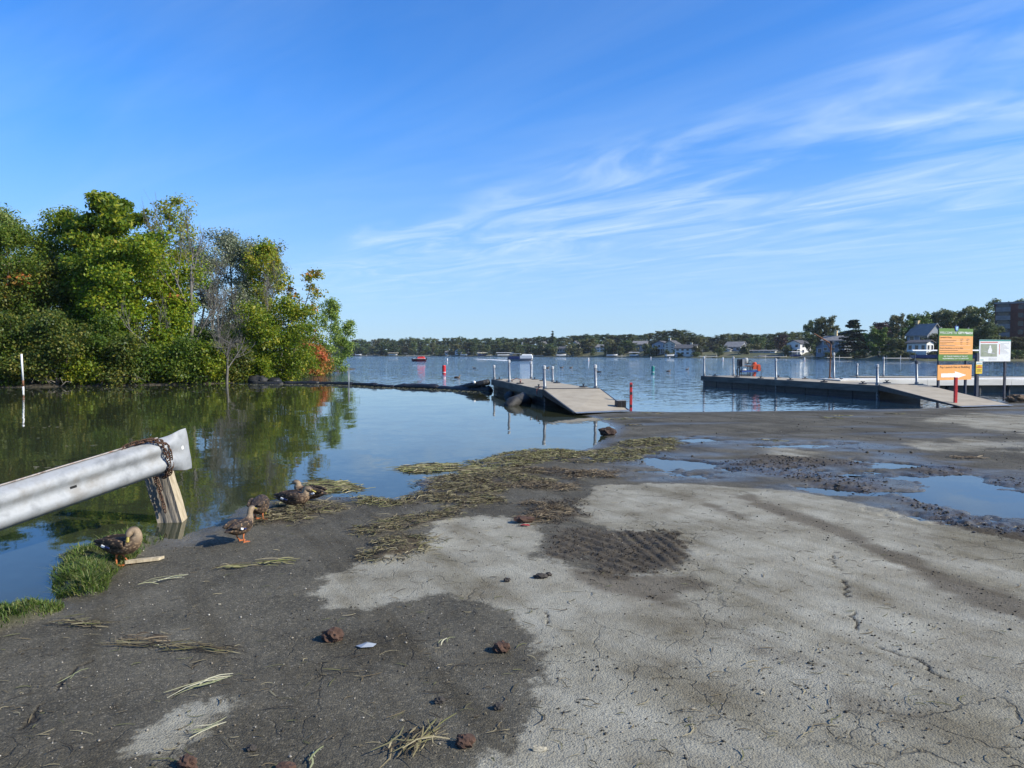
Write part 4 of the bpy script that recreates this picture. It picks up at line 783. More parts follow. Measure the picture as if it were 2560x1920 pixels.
def dock(name, label, C0, u, w, L, W_, ramp_to, ramp_z, group, dh=0.54):
    """C0: hinge corner; u along the dock away from shore; w across"""
    u = Vector((u[0], u[1], 0)).normalized(); w = Vector((w[0], w[1], 0)).normalized(); C0 = Vector((C0[0], C0[1], 0))
    root = thing(name, label, 'dock', (C0.x, C0.y, 0), 0, group)
    Z = Vector((0, 0, 1)); nsec = max(1, round(L / 3.1))
    for i in range(nsec):
        a = C0 + u * (L * i / nsec + (0.006 if i else 0)); c = C0 + u * (L * (i + 1) / nsec - 0.006)
        dz = 0.008 * ((i * 7) % 3 - 1)
        b = MB(); b.hexa([a + Z * (dh - 0.06 + dz), a + w * W_ + Z * (dh - 0.06 + dz), c + w * W_ + Z * (dh - 0.06 + dz), c + Z * (dh - 0.06 + dz), a + Z * (dh + dz), a + w * W_ + Z * (dh + dz), c + w * W_ + Z * (dh + dz), c + Z * (dh + dz)])
        b.build('deck_panel', m_deck, root, True, bevel=0.008)
        for sgn, off in ((-1, 0.0), (1, W_)):
            b = MB(); p = a + w * off; q = c + w * off; o = w * (0.045 * sgn)
            b.hexa([p + Z * (dh - 0.27), p + o + Z * (dh - 0.27), q + o + Z * (dh - 0.27), q + Z * (dh - 0.27), p + Z * (dh - 0.012), p + o + Z * (dh - 0.012), q + o + Z * (dh - 0.012), q + Z * (dh - 0.012)])
            b.build('fascia_board', m_fascia, root, True)
    p = C0 + u * L; b = MB(); b.hexa([p + w * -0.045 + Z * (dh - 0.27), p + w * (W_ + 0.045) + Z * (dh - 0.27), p + w * (W_ + 0.045) + u * 0.05 + Z * (dh - 0.27), p + w * -0.045 + u * 0.05 + Z * (dh - 0.27), p + w * -0.045 + Z * (dh - 0.012), p + w * (W_ + 0.045) + Z * (dh - 0.012), p + w * (W_ + 0.045) + u * 0.05 + Z * (dh - 0.012), p + w * -0.045 + u * 0.05 + Z * (dh - 0.012)])
    b.build('fascia_board', m_fascia, root, True)
    nf = max(2, round(L / 1.35))
    for i in range(nf):
        a = C0 + u * (L * i / nf + 0.02); c = C0 + u * (L * (i + 1) / nf - 0.02)
        b = MB(); i0, i1 = w * 0.06, w * (W_ - 0.06); mid = (a + c) / 2
        b.hexa([a + i0 + Z * -0.25, a + i1 + Z * -0.25, c + i1 + Z * -0.25, c + i0 + Z * -0.25, a + i0 + Z * (dh - 0.065), a + i1 + Z * (dh - 0.065), c + i1 + Z * (dh - 0.065), c + i0 + Z * (dh - 0.065)])
        for zz in (0.08, 0.20): b.hexa([a + i0 - w * 0.02 + Z * zz, a + i0 + Z * zz, c + i0 + Z * zz, c + i0 - w * 0.02 + Z * zz, a + i0 - w * 0.02 + Z * (zz + 0.05), a + i0 + Z * (zz + 0.05), c + i0 + Z * (zz + 0.05), c + i0 - w * 0.02 + Z * (zz + 0.05)])
        b.build('float', m_float, root, True)
    R0, R1 = Vector(ramp_to[0]), Vector(ramp_to[1]); h0 = C0 - u * 0.03 + Z * (dh + 0.012); h1 = h0 + w * W_; t = 0.075
    b = MB(); R0 = Vector((R0.x, R0.y, ramp_z)); R1 = Vector((R1.x, R1.y, ramp_z))
    b.hexa([R0 - Z * 0.02, R1 - Z * 0.02, h1 - Z * t, h0 - Z * t, R0, R1, h1, h0]); b.build('ramp', m_deck, root, True)
    for P, Q, s in ((R0, h0, -1), (R1, h1, 1)):
        o = w * (0.05 * s); b = MB(); k = P + (Q - P) * 0.0
        b.hexa([P - Z * 0.03, P + o - Z * 0.03, Q + o - Z * 0.20, Q - Z * 0.20, P + Z * 0.006, P + o + Z * 0.006, Q + o - Z * 0.004, Q - Z * 0.004]); b.build('ramp_beam', m_darksteel, root, True)
    e = (R1 - R0); f = (R0 - h0); f.z = 0; f.normalize(); b = MB()
    b.hexa([R0 + f * 0.16 - Z * 0.016, R1 + f * 0.16 - Z * 0.016, R1 - Z * 0.015, R0 - Z * 0.015, R0 + f * 0.16 - Z * 0.012, R1 + f * 0.16 - Z * 0.012, R1 + Z * 0.006, R0 + Z * 0.006]); b.build('toe_plate', m_galv, root, True)
    h = MB(); h.tube([h0 + Z * 0.006, h1 + Z * 0.006], 0.018, 8); h.build('hinge', m_darksteel, root, True)
    return root, u, w, C0, dh
G_D = 'floating launch docks'
# dock beside the boom
A0 = at(1359, 973.5, 0.54); A1 = at(1231, 947.6, 0.54); B0 = at(1437.6, 1034, 0.05); B1 = at(1569, 1028, 0.05)
ud = Vector((A1.x - A0.x, A1.y - A0.y, 0)); Ld = ud.length; ud.normalize(); wd = Vector((ud.y, -ud.x, 0))
d1, u1, w1, C1, dh = dock('floating_dock', 'floating dock with sloping tan ramp joined to the black boom', A0, ud, wd, Ld, 1.9, (B0, B1), 0.085, G_D)
def on1(s, t, z=0.54): return C1 + u1 * s + w1 * t + Vector((0, 0, z))
for s, t, py_top, px in [(Ld - 0.15, 0.0, 913, 1234), (6.3, 0.0, 900, 1290), (0.12, 0.0, 914, 1363), (Ld - 0.1, 1.9, 904, 1324), (6.0, 1.9, 916, 1390), (0.15, 1.9, 912, 1485)]:
    p = on1(s, t + (-0.07 if t else 0.07)); pipe(d1, p, atd(px, py_top, p.y).z - 0.09, (-0.035, 0))
for s, t in [(9.2, 0.15), (6.9, 0.18), (1.4, 0.16), (4.6, 0.16), (9.0, 1.74), (7.4, 1.74), (5.0, 1.74), (1.3, 1.74)]: cleat(d1, on1(s, t, 0.548), u1)
b = MB(); b.tube([on1(6.6, 0.2, 0.60), on1(6.3, 0.35, 0.70), on1(5.9, 0.45, 0.66), on1(5.6, 0.4, 0.56)], 0.014, 6); b.build('dock_line', m_rope, d1, True, True)
b = MB(); b.tube([on1(0.1, -0.1, 0.60), on1(0.3, -0.05, 0.60), on1(0.5, -0.12, 0.52), on1(0.45, -0.12, 0.34)], 0.014, 6); b.build('dock_line', m_rope, d1, True, True)
# dock with the machine
A0 = at(2197, 963, 0.54); A1 = at(1755, 939, 0.54); B0 = at(2398, 1018, 0.05); B1 = at(2525, 1014.5, 0.05)
ud = Vector((A1.x - A0.x, A1.y - A0.y, 0)); Lr = ud.length; ud.normalize(); wd = Vector((-ud.y, ud.x, 0))
if wd.x < 0: wd = -wd
d2, u2, w2, C2, _ = dock('floating_dock', 'long floating dock carrying the orange engined machine and a small hoist', A0, ud, wd, Lr, 2.0, (B0, B1), 0.085, G_D)
def on2(s, t, z=0.54): return C2 + u2 * s + w2 * t + Vector((0, 0, z))
for s, t, py_top, px in [(Lr - 0.12, 0.0, 892, 1763), (Lr - 0.5, 2.0, 892, 1834), (6.3, 0.0, 897, 1937), (5.4, 2.0, 882, 2085), (0.15, 0.0, 911, 2197), (0.2, 2.0, 902, 2297)]:
    p = on2(s, t + (-0.07 if t else 0.07))
    if px in (1834, 2085): yy_ = {1834: 39.3, 2085: 32.9}[px]; p = Vector((atd(px, 945, yy_).x, yy_, 0.54))
    pipe(d2, p, atd(px, py_top, p.y).z - 0.09, (-0.03, 0), capm=m_cap if px != 2297 else m_post)
for s, t in [(11.6, 0.15), (9.6, 0.16), (7.6, 0.16), (5.4, 0.16), (3.2, 0.16), (1.0, 0.16), (8.6, 1.84), (6.6, 1.84), (4.2, 1.84), (1.6, 1.84)]: cleat(d2, on2(s, t, 0.548), u2)

# machine at the end of the dock
mp_ = atd(1868, 940, 38.3); mr = thing('winch_machine', 'black framed machine with orange engine, grey box and blue beam standing on the dock', 'machine', (mp_.x, mp_.y, 0.552), 0)
def mb(fn, name, m, sm=False): b = MB(); fn(b); return b.build(name, m, mr, False, sm)
X = lambda px: (px - 1868) / F * 38.6
Zm = lambda py: (942 - py) / F * 38.6
mb(lambda b: b.box((X(1848.5), 0, Zm(908.5)), (0.20, 0.28, 0.36)), 'control_panel', m_darksteel); mb(lambda b: b.box((X(1855.5), -0.05, Zm(908.5)), (0.11, 0.30, 0.38)), 'panel_cover', m_greybox)
mb(lambda b: b.lathe([(0.09, 0), (0.13, 0.04), (0.13, 0.24), (0.10, 0.30)], 14, (X(1864), 0.05, Zm(911))), 'tank', m_greybox, True)
mb(lambda b: b.box((X(1888.5), 0, Zm(919)), (0.34, 0.30, 0.26)).lathe([(0.10, 0), (0.10, 0.10), (0.05, 0.14)], 12, (X(1886), 0, Zm(914))).box((X(1895), -0.12, Zm(922)), (0.14, 0.10, 0.30)), 'engine', m_orange)
mb(lambda b: b.box((X(1868), 0, Zm(917)), (0.62, 0.34, 0.045)), 'tray', m_rust)
mb(lambda b: b.box((X(1873), -0.12, Zm(930)), (0.86, 0.07, 0.085)).box((X(1873), 0.14, Zm(930)), (0.86, 0.07, 0.085)), 'beam', m_blue)
for xs in (1846, 1852, 1871, 1878): mb(lambda b: b.tube([(X(xs), -0.14, 0), (X(xs), -0.14, Zm(918)), (X(xs), 0.14, Zm(918)), (X(xs), 0.14, 0)], 0.018, 6), 'frame_leg', m_black)
mb(lambda b: b.tube([(X(1842), -0.1, 0.0), (X(1840), -0.1, 0.3), (X(1845), -0.1, Zm(920)), (X(1850), -0.1, Zm(917))], 0.022, 6), 'side_hose', m_black, True)
mb(lambda b: b.box((X(1886), 0, 0.12), (0.10, 0.2, 0.26), Matrix.Rotation(0.18, 3, 'Y')), 'foot', m_orange)
mb(lambda b: b.tube([(X(1870), 0, Zm(911)), (X(1873), 0, Zm(903)), (X(1879), 0, Zm(904)), (X(1882), 0, Zm(914))], 0.016, 6).tube([(X(1866), 0, Zm(911)), (X(1884), 0, Zm(909))], 0.02, 6), 'control_lever', m_black, True)
mb(lambda b: b.tube([(X(1898), 0, Zm(916)), (X(1902), 0, Zm(924)), (X(1903), 0, Zm(941))], 0.012, 6), 'cable', m_black, True)
mb(lambda b: b.lathe([(0.05, 0), (0.06, 0.03), (0.06, 0.09)], 10, (X(1857), -0.12, Zm(928))).lathe([(0.05, 0), (0.06, 0.03), (0.06, 0.09)], 10, (X(1860.5), -0.12, Zm(928))), 'float_ball', m_white, True)
mb(lambda b: b.box((X(1862), 0, 0.05), (0.5, 0.4, 0.06)), 'base_plate', m_darksteel)

# small hoist
hp = atd(2074, 949, 33.1); hr = thing('hoist_crane', 'thin rusty hoist crane with a short raised boom and hanging line', 'crane', (hp.x, hp.y, 0.55), 0)
def hb(fn, name, m): b = MB(); fn(b); return b.build(name, m, hr, False)
kx = lambda px: (px - 2074) / F * hp.y
kz = lambda py: (949 - py) / F * hp.y
hb(lambda b: b.box((0, 0, 0.012), (0.26, 0.26, 0.025)).box((0.02, 0, 0.06), (0.12, 0.12, 0.08)), 'base_plate', m_rust)
hb(lambda b: b.tube([(0, 0, 0), (kx(2076), 0, kz(853))], 0.035, 8), 'mast', m_rust)
hb(lambda b: b.tube([(kx(2077), 0, kz(860)), (kx(2034), 0.05, kz(834))], [0.04, 0.026], 8), 'boom_arm', m_rust)
hb(lambda b: b.tube([(kx(2075), 0, kz(874)), (kx(2064), 0.02, kz(855))], 0.022, 6), 'brace', m_rust)
hb(lambda b: b.lathe([(0.06, -0.05), (0.07, 0.0), (0.06, 0.05)], 10, (kx(2078), 0, kz(856))), 'pulley', m_darksteel)
hb(lambda b: b.tube([(kx(2079), 0, kz(857)), (kx(2083), -0.02, kz(888)), (kx(2078), -0.03, kz(930))], 0.008, 5), 'line', m_black)
hb(lambda b: b.lathe([(0.02, -0.05), (0.05, -0.03), (0.05, 0.03), (0.02, 0.05)], 8, (kx(2080), -0.06, kz(892))), 'winch', plain('yellow_winch', (0.6, 0.33, 0.03)))

# pale fixed pier and the low dock behind it
def long_pier(name, label, pa, pb, z, depth, fh, fm, dm, posts, skirt):
    pa, pb = Vector(pa), Vector(pb); e = (pb - pa).normalized(); n = Vector((-e.y, e.x, 0)); Z = Vector((0, 0, 1)); L = (pb - pa).length
    root = thing(name, label, 'pier', (pa.x, pa.y, 0))
    k = max(1, round(L / 0.15)) if dm is m_pierwood else max(1, round(L / 3))
    for i in range(k):
        a = pa + e * (L * i / k); c = pa + e * (L * (i + 1) / k - 0.012)
        b = MB(); b.hexa([a + Z * (z - 0.04), c + Z * (z - 0.04), c + n * depth + Z * (z - 0.04), a + n * depth + Z * (z - 0.04), a + Z * z, c + Z * z, c + n * depth + Z * z, a + n * depth + Z * z])
        b.build('deck_board', dm, root, True)
    k = max(1, round(L / 3.6))
    for i in range(k):
        a = pa + e * (L * i / k) - n * 0.05; c = pa + e * (L * (i + 1) / k - 0.015) - n * 0.05
        b = MB(); b.hexa([a + Z * (z - fh), c + Z * (z - fh), c + n * 0.045 + Z * (z - fh), a + n * 0.045 + Z * (z - fh), a + Z * (z - 0.03), c + Z * (z - 0.03), c + n * 0.045 + Z * (z - 0.03), a + n * 0.045 + Z * (z - 0.03)])
        b.build('fascia_board', fm, root, True)
        if skirt:
            b = MB(); b.hexa([a + n * 0.6 + Z * -0.6, c + n * 0.6 + Z * -0.6, c + n * 0.66 + Z * -0.6, a + n * 0.66 + Z * -0.6, a + n * 0.6 + Z * (z - 0.05), c + n * 0.6 + Z * (z - 0.05), c + n * 0.66 + Z * (z - 0.05), a + n * 0.66 + Z * (z - 0.05)])
            b.build('skirt_panel', m_seawall, root, True)
    for i in range(posts):
        p = pa + e * (L * (i + 0.5) / posts) + n * 0.16; b = MB(); b.tube([p + Z * -1.4, p + Z * (z - 0.045)], 0.085 + 0.05 * (i % 3 == 1), 8); b.build('piling', m_piling, root, True)
    return root, pa, e, n
P2 = atd(2100, 949, 31.5); P3 = Vector((P2.x + 16, P2.y + 2.0, 0)); P2.z = 0
long_pier('wooden_pier', 'pale sunlit wooden pier on dark pilings behind the sign boards', P2, P3, 0.60, 1.8, 0.27, m_pierwood, m_pierwood, 11, True)
Q2 = atd(2149, 939, 38.0); Q2.z = 0; Q3 = Vector((Q2.x + 18, Q2.y - 2.2, 0))
lp, qa, qe, qn = long_pier('low_dock', 'low grey dock with two pipe posts beyond the pale pier', Q2, Q3, 0.52, 1.6, 0.20, m_fascia, m_deck, 8, False)
for px, pt in ((2157, 909), (2221, 893)):
    s = (atd(px, 940, 38).x - qa.x); p = qa + qe * s + qn * 0.9 + Vector((0, 0, 0.52)); pipe(lp, p, atd(px, pt, p.y).z - 0.09)

# ------------------------------------------------------------------ black boom between bank and dock
boom = thing('floating_boom', 'lumpy black tarp covered boom floating between the bank and the dock', 'boom', BOOM[1][:])
rngb = np.random.RandomState(11)
bp_ = [np.array(p[:2]) for p in BOOM[1:]] + [np.array(on1(Ld - 0.4, -0.15)[:2])]
cum = np.concatenate([[0], np.cumsum([np.linalg.norm(bp_[i + 1] - bp_[i]) for i in range(len(bp_) - 1)])]); BP = np.array(bp_)
def bpt(s): return np.array([np.interp(s, cum, BP[:, 0]), np.interp(s, cum, BP[:, 1])])
s = 0.0; k = 0
while s < cum[-1] - 0.3:
    ln = rngb.uniform(1.6, 3.2); e = min(cum[-1], s + ln); n = 12; b = MB(); rings = []
    hgt = rngb.uniform(0.10, 0.17); wid = rngb.uniform(0.18, 0.25); ph = rngb.rand() * 6
    for i in range(n):
        t = i / (n - 1); c = bpt(s + (e - s) * t); d = bpt(min(cum[-1], s + (e - s) * t + 0.05)) - bpt(max(0, s + (e - s) * t - 0.05)); d /= np.linalg.norm(d) + 1e-9; nn = np.array([-d[1], d[0]])
        env = min(1, 0.5 + 4.0 * min(t, 1 - t)) * (1 + 0.20 * math.sin(5 * t + ph) + rngb.normal(0, 0.05)); m = 12
        for j in range(m):
            a = 2 * math.pi * j / m; rr = 1 + rngb.normal(0, 0.05) + 0.06 * math.sin(3 * a + ph)
            b.v.append((c[0] + nn[0] * wid * env * math.cos(a) * rr, c[1] + nn[1] * wid * env * math.cos(a) * rr, 0.02 + hgt * env * max(-0.9, math.sin(a)) * rr + 0.03 * (k % 2)))
    m = 12
    for i in range(n - 1):
        for j in range(m): b.f.append((i * m + j, i * m + (j + 1) % m, (i + 1) * m + (j + 1) % m, (i + 1) * m + j)); b.m.append(0)
    b.f += [tuple(range(m - 1, -1, -1)), tuple((n - 1) * m + j for j in range(m))]; b.m += [0, 0]
    b.build('float_section', m_tarp, boom, True, True); s = e - 0.06; k += 1
b = MB(); b.tube([V3(bpt(cum[-1] - 2.2), 0.10), V3(bpt(cum[-1] - 1.0), 0.25), V3(bpt(cum[-1] - 0.2), 0.42)], [0.10, 0.16, 0.14], 12); b.build('tarp_end', m_tarp, boom, True, True)
b = MB(); b.lathe([(0.03, -0.06), (0.07, -0.03), (0.075, 0.03), (0.03, 0.07)], 10, V3(bpt(cum[-1] - 0.9), 0.40) + Vector((-0.05, -0.25, 0))); b.build('white_float', m_white, boom, True, True)
# heaped tarp at the bank end and slack curtain beside the dock
def lump(name, label, cat, pts, h, w, m, seed, z0=-0.05, top=None):
    r = np.random.RandomState(seed); b = MB(); n = len(pts); mm = 14
    for i, p in enumerate(pts):
        q = np.array(pts[min(n - 1, i + 1)]) - np.array(pts[max(0, i - 1)]); q = q / (np.linalg.norm(q) + 1e-9); nn = (-q[1], q[0])
        ev = (0.55 if i in (0, n - 1) else 1.0)
        for j in range(mm):
            a = 2 * math.pi * j / mm; rr = 1 + r.normal(0, 0.09)
            b.v.append((p[0] + nn[0] * w * ev * math.cos(a) * rr, p[1] + nn[1] * w * ev * math.cos(a) * rr, z0 + h * ev * (0.5 + 0.5 * math.sin(a)) * rr))
    for i in range(n - 1):
        for j in range(mm): b.f.append((i * mm + j, i * mm + (j + 1) % mm, (i + 1) * mm + (j + 1) % mm, (i + 1) * mm + j)); b.m.append(0)
    b.f += [tuple(range(mm - 1, -1, -1)), tuple((n - 1) * mm + j for j in range(mm))]; b.m += [0, 0]
    o = b.build(name, m, None, False, True); return tag(o, label, cat)
def lin(a, c, n, wob=0.0, seed=0):
    r = np.random.RandomState(seed); return [tuple(np.array(a[:2]) + (np.array(c[:2]) - np.array(a[:2])) * i / (n - 1) + r.normal(0, wob, 2)) for i in range(n)]
lump('tarp_heap', 'crumpled black tarp heap at the bank end of the boom', 'tarp', lin(at(622, 957), at(668, 957), 6, 0.05, 1), 0.46, 0.42, m_tarp_dusty, 3)
lump('tarp_heap', 'smaller folded black tarp beside the crumpled heap under the bush', 'tarp', lin(at(672, 957), at(705, 957), 5, 0.04, 2), 0.34, 0.36, m_tarp, 4)
lump('silt_curtain', 'slack dusty black curtain float drifting beside the dock', 'curtain', lin(at(1268, 1016), at(1322, 1004), 7, 0.03, 5), 0.40, 0.24, m_tarp_dusty, 6, -0.1)
lump('silt_curtain', 'dark folded curtain end tucked under the dock side', 'curtain', lin(at(1262, 992), at(1315, 990), 6, 0.03, 7), 0.30, 0.22, m_tarp, 8, -0.1)

# ------------------------------------------------------------------ marker posts, poles, box
def marker(px, pyb, pyt, label, bands, lean=0.0, w=0.085):
    p = at(px, pyb, 0.0); z0 = gz1(p.x, p.y); h = (pyb - pyt) / F * p.y; r = thing('marker_post', label, 'post', (p.x, p.y, z0 - 0.03))
    b = MB(); b.box((lean * h / 2, 0, h / 2), (w, w, h)); b.build('post', m_red, r, bevel=0.006)
    for f in bands: b = MB(); b.box((lean * h / 2, -w / 2 - 0.003, h * f), (w * 0.86, 0.004, h * 0.09)); b.build('reflector_band', m_black, r)
    b = MB(); b.lathe([(0.14, -0.04), (0.13, 0.03), (0.07, 0.05)], 9); b.build('footing', plain('pale_footing', (0.42, 0.38, 0.28), 0.9), r); return r
marker(1577, 1024, 946, 'red marker post with dark bands beside the black box at the ramp foot', [0.90, 0.66, 0.25], w=0.075)
marker(2388, 1018, 941, 'plain red marker post at the ramp foot in front of the launch fee sign', [], w=0.085)
p = at(1551, 1021, 0.10); bx_ = thing('fender_box', 'square black rubber bumper box with two recesses on the ramp corner', 'bumper', (p.x, p.y, 0.088), 0.18)
b = MB(); b.box((0, 0, 0.125), (0.29, 0.22, 0.25)); b.build('body', m_black, bx_, bevel=0.012)
for sx_ in (-1, 1): b = MB(); b.box((0.066 * sx_, -0.113, 0.125), (0.10, 0.006, 0.20)); b.build('recess', plain('matt_black', (0.006, 0.006, 0.007), 0.9), bx_)
b = MB(); b.box((0, 0, 0.253), (0.27, 0.20, 0.008)); b.build('lid', m_greybox, bx_)
p = at(58, 976); r = thing('rusty_pole', 'slim white pole with a rusty middle standing in the pond', 'pole', (p.x, p.y, 0)); k = p.y / F
b = MB(); b.tube([(0, 0, 25 * k), (-2 * k, 0, 91 * k)], 0.042, 8); b.build('upper_pole', m_white, r, False, True); b = MB(); b.tube([(0.3 * k, 0, 10 * k), (0, 0, 25 * k)], 0.046, 8); b.build('rust_band', m_rust, r, False, True); b = MB(); b.tube([(0.5 * k, 0, -1.0), (0.3 * k, 0, 10 * k)], 0.04, 8); b.build('lower_pole', m_white, r, False, True)
p = at(875, 963); r = thing('boom_pole', 'thin grey pole standing beside the boom', 'pole', (p.x, p.y - 0.3, 0)); k = p.y / F
b = MB(); b.tube([(0, 0, -0.9), (0, 0, 43 * k)], 0.032, 8); b.build('pole', m_galv, r, False, True); b = MB(); b.tube([(0, 0, 14 * k), (12 * k, 0.1, 12 * k), (24 * k, 0.3, 9 * k)], 0.008, 5); b.build('tie_line', m_black, r)

# ------------------------------------------------------------------ signs
m_sgreen = plain('sign_green', (0.10, 0.21, 0.035), 0.5); m_sorange = plain('sign_orange', (0.80, 0.36, 0.10), 0.5); m_ink = plain('sign_ink', (0.055, 0.035, 0.02), 0.6); m_swhite = plain('sign_white', (0.80, 0.80, 0.78), 0.5)
m_syellow = plain('sign_yellow', (0.80, 0.55, 0.03), 0.5); m_steal = plain('sign_teal', (0.02, 0.26, 0.22), 0.5); m_sred = plain('sign_red', (0.62, 0.06, 0.04), 0.5); m_lgrey = plain('sign_grey', (0.42, 0.43, 0.44), 0.6)
m_photo = mat('sign_photo', (0.16, 0.19, 0.11), (0.30, 0.33, 0.24), 3.0, 0.5, c3=(0.24, 0.25, 0.22))
def text(body, x, z, size, m, parent, name='lettering', width=None, bold=0.0, align='LEFT', y=-0.02):
    cu = bpy.data.curves.new('t', 'FONT'); cu.body = body; cu.size = size; cu.align_x = align; cu.offset = bold; cu.extrude = 0.001
    ob = bpy.data.objects.new('t', cu); COL.objects.link(ob); bpy.context.view_layer.update()
    me = bpy.data.meshes.new_from_object(ob.evaluated_get(bpy.context.evaluated_depsgraph_get())); bpy.data.objects.remove(ob)
    n = len(me.vertices); co = np.zeros(n * 3); me.vertices.foreach_get('co', co); co = co.reshape(-1, 3)
    if width: co[:, 0] *= width / max(1e-6, (co[:, 0].max() - co[:, 0].min()))
    out = np.stack([co[:, 0] + x, -co[:, 2] + y, co[:, 1] + z], 1); me.vertices.foreach_set('co', out.ravel()); me.update(); me.materials.clear(); me.materials.append(m); me.name = name
    return link(name, me, parent)
def panel(root, x0, x1, z0, z1, y, m, name, th=0.006):
    b = MB(); b.box(((x0 + x1) / 2, y, (z0 + z1) / 2), (x1 - x0, th, z1 - z0)); return b.build(name, m, root)
DS = 28.5
pa = atd(2346.5, 860, DS); pb = atd(2431, 860, DS); SA = math.radians(24); sw = ((2431 - 1280) / F * DS * 0.999 - pa.x) / (math.cos(SA) - (2431 - 1280) / F * math.sin(SA)); sc = sw / (2431 - 2346.5)
zof = lambda py: atd(2380, py, DS).z
sg = thing('welcome_sign', 'green and orange launch sign on two dark posts reading welcome to city beach', 'sign', (pa.x, DS, 0), SA)
tilt = 0.0
H0, H1 = zof(901.5), zof(820.5); SH = H1 - H0
fx = lambda px: (px - 2346.5) * sc
for px in (2350.5, 2418): b = MB(); b.box((fx(px), 0.05, (H1 - 0.06 - 0.9) / 2), (0.075, 0.075, H1 - 0.06 + 0.9)); b.build('post', m_post, sg)
panel(sg, 0, sw, H0, H1, 0, m_sgreen, 'board', 0.02)
of = panel(sg, 0.02, sw - 0.012, H0 + SH * 0.195, H0 + SH * 0.765, -0.0125, m_sorange, 'fee_panel')
text('WELCOME TO', 0.03, H0 + SH * 0.835, 0.115, m_swhite, sg, width=sw * 0.50, y=-0.014); text('CITY BEACH', sw * 0.555, H0 + SH * 0.835, 0.115, m_swhite, sg, width=sw * 0.42, bold=0.004, y=-0.014)
text('Launch Fees', 0.04, H0 + SH * 0.70, 0.075, m_ink, sg, width=sw * 0.34, bold=0.001, y=-0.019)
text('Boating Regulations on Lac La Belle', 0.04, H0 + SH * 0.375, 0.055, m_ink, sg, width=sw * 0.68, bold=0.001, y=-0.019)
for f, a, c in [(0.625, 0.04, 0.50), (0.565, 0.04, 0.42), (0.51, 0.04, 0.22), (0.455, 0.04, 0.46), (0.31, 0.04, 0.56), (0.245, 0.04, 0.86)]: panel(sg, a, sw * c, H0 + SH * f, H0 + SH * f + 0.016, -0.017, m_ink, 'text_line', 0.002)
for f in (0.665, 0.625, 0.565, 0.51):
    for a in (0.62, 0.80): panel(sg, sw * a, sw * (a + (0.09 if f > 0.64 else 0.06)), H0 + SH * f, H0 + SH * f + 0.018, -0.017, m_ink, 'text_line', 0.002)
for f in (0.655, 0.60, 0.355, 0.475): panel(sg, 0.03, sw * 0.92, H0 + SH * f - 0.006, H0 + SH * f - 0.002, -0.017, m_swhite, 'rule_line', 0.002)
text('NO TRAILER PARKING IN THIS LOT', sw * 0.5, H0 + SH * 0.115, 0.062, m_swhite, sg, width=sw * 0.70, bold=0.001, align='CENTER', y=-0.014); text('FROM MEMORIAL DAY TO LABOR DAY', sw * 0.5, H0 + SH * 0.045, 0.062, m_swhite, sg, width=sw * 0.76, bold=0.001, align='CENTER', y=-0.014)
em = MB(); em.prism([(sw * 0.5 + x, 0, H1 + z) for x, z in ((-0.10, 0.10), (0.10, 0.10), (0.10, -0.02), (0.06, -0.09), (0, -0.12), (-0.06, -0.09), (-0.10, -0.02))], (0, -0.030, 0), (0, -0.013, 0)); e_ = em.build('emblem', m_blue, sg)
em = MB(); em.prism([(sw * 0.5 + x, 0, H1 + z) for x, z in ((-0.05, 0.07), (0.045, 0.075), (0.07, 0.02), (0.02, -0.01), (0.05, -0.05), (-0.01, -0.07), (-0.045, -0.03))], (0, -0.034, 0), (0, -0.031, 0)); em.build('emblem_mark', plain('pale_aqua', (0.35, 0.62, 0.66)), e_)
for f in (0.1, 0.9): b = MB(); b.lathe([(0.02, 0), (0.028, 0.02), (0.015, 0.04)], 8, (sw * f, 0.05, H1 + 0.005)); b.build('post_cap', m_cap, sg)
G0, G1 = zof(950.5), zof(912.5); a0, a1 = fx(2345), fx(2429.5)
pay = thing('launch_fee_sign', 'orange sign with white arrow and words pay launch fee at building', 'sign', (pa.x, DS, G0), SA)
GH = G1 - G0
panel(pay, a0, a1, 0, GH, -0.002, m_sorange, 'board', 0.018)
text('Pay Launch Fee at Building', (a0 + a1) / 2, GH * 0.79, 0.115, m_ink, pay, width=(a1 - a0) * 0.88, bold=0.001, align='CENTER', y=-0.014)
ar = MB(); ax0, ax1 = a0 + (a1 - a0) * 0.10, a0 + (a1 - a0) * 0.84; axm = a0 + (a1 - a0) * 0.50
ar.prism([(ax0, 0, GH * 0.18), (axm, 0, GH * 0.18), (axm, 0, GH * 0.06), (ax1, 0, GH * 0.31), (axm, 0, GH * 0.57), (axm, 0, GH * 0.44), (ax0, 0, GH * 0.44)], (0, -0.016, 0), (0, -0.012, 0)); ar.build('arrow', m_swhite, pay)
# information board
DB = 27.0; ia = atd(2448, 870, DB); ib = atd(2526, 870, DB); iw = ((2526 - 1280) / F * DB * 0.999 - ia.x) / (math.cos(math.radians(16)) - (2526 - 1280) / F * math.sin(math.radians(16))); zi = lambda py: atd(2487, py, DB).z
ir = thing('information_board', 'white information board with a pale bird picture on a dark post', 'sign', (ia.x, DB, 0), math.radians(16)); I0, I1 = zi(903.5), zi(849); IH = I1 - I0
for f in (0.87,): b = MB(); b.box((iw * f, 0.045, (I1 - 0.04 - 0.9) / 2), (0.075, 0.06, I1 - 0.04 + 0.9)); b.build('post', m_post, ir)
panel(ir, 0, iw, I0, I1, 0, m_swhite, 'board', 0.018); panel(ir, 0.006, iw - 0.006, I1 - IH * 0.065, I1 - 0.004, -0.011, m_steal, 'header_band', 0.004); panel(ir, iw * 0.03, iw * 0.58, I1 - IH * 0.14, I1 - IH * 0.105, -0.011, m_sred, 'title_band', 0.004)
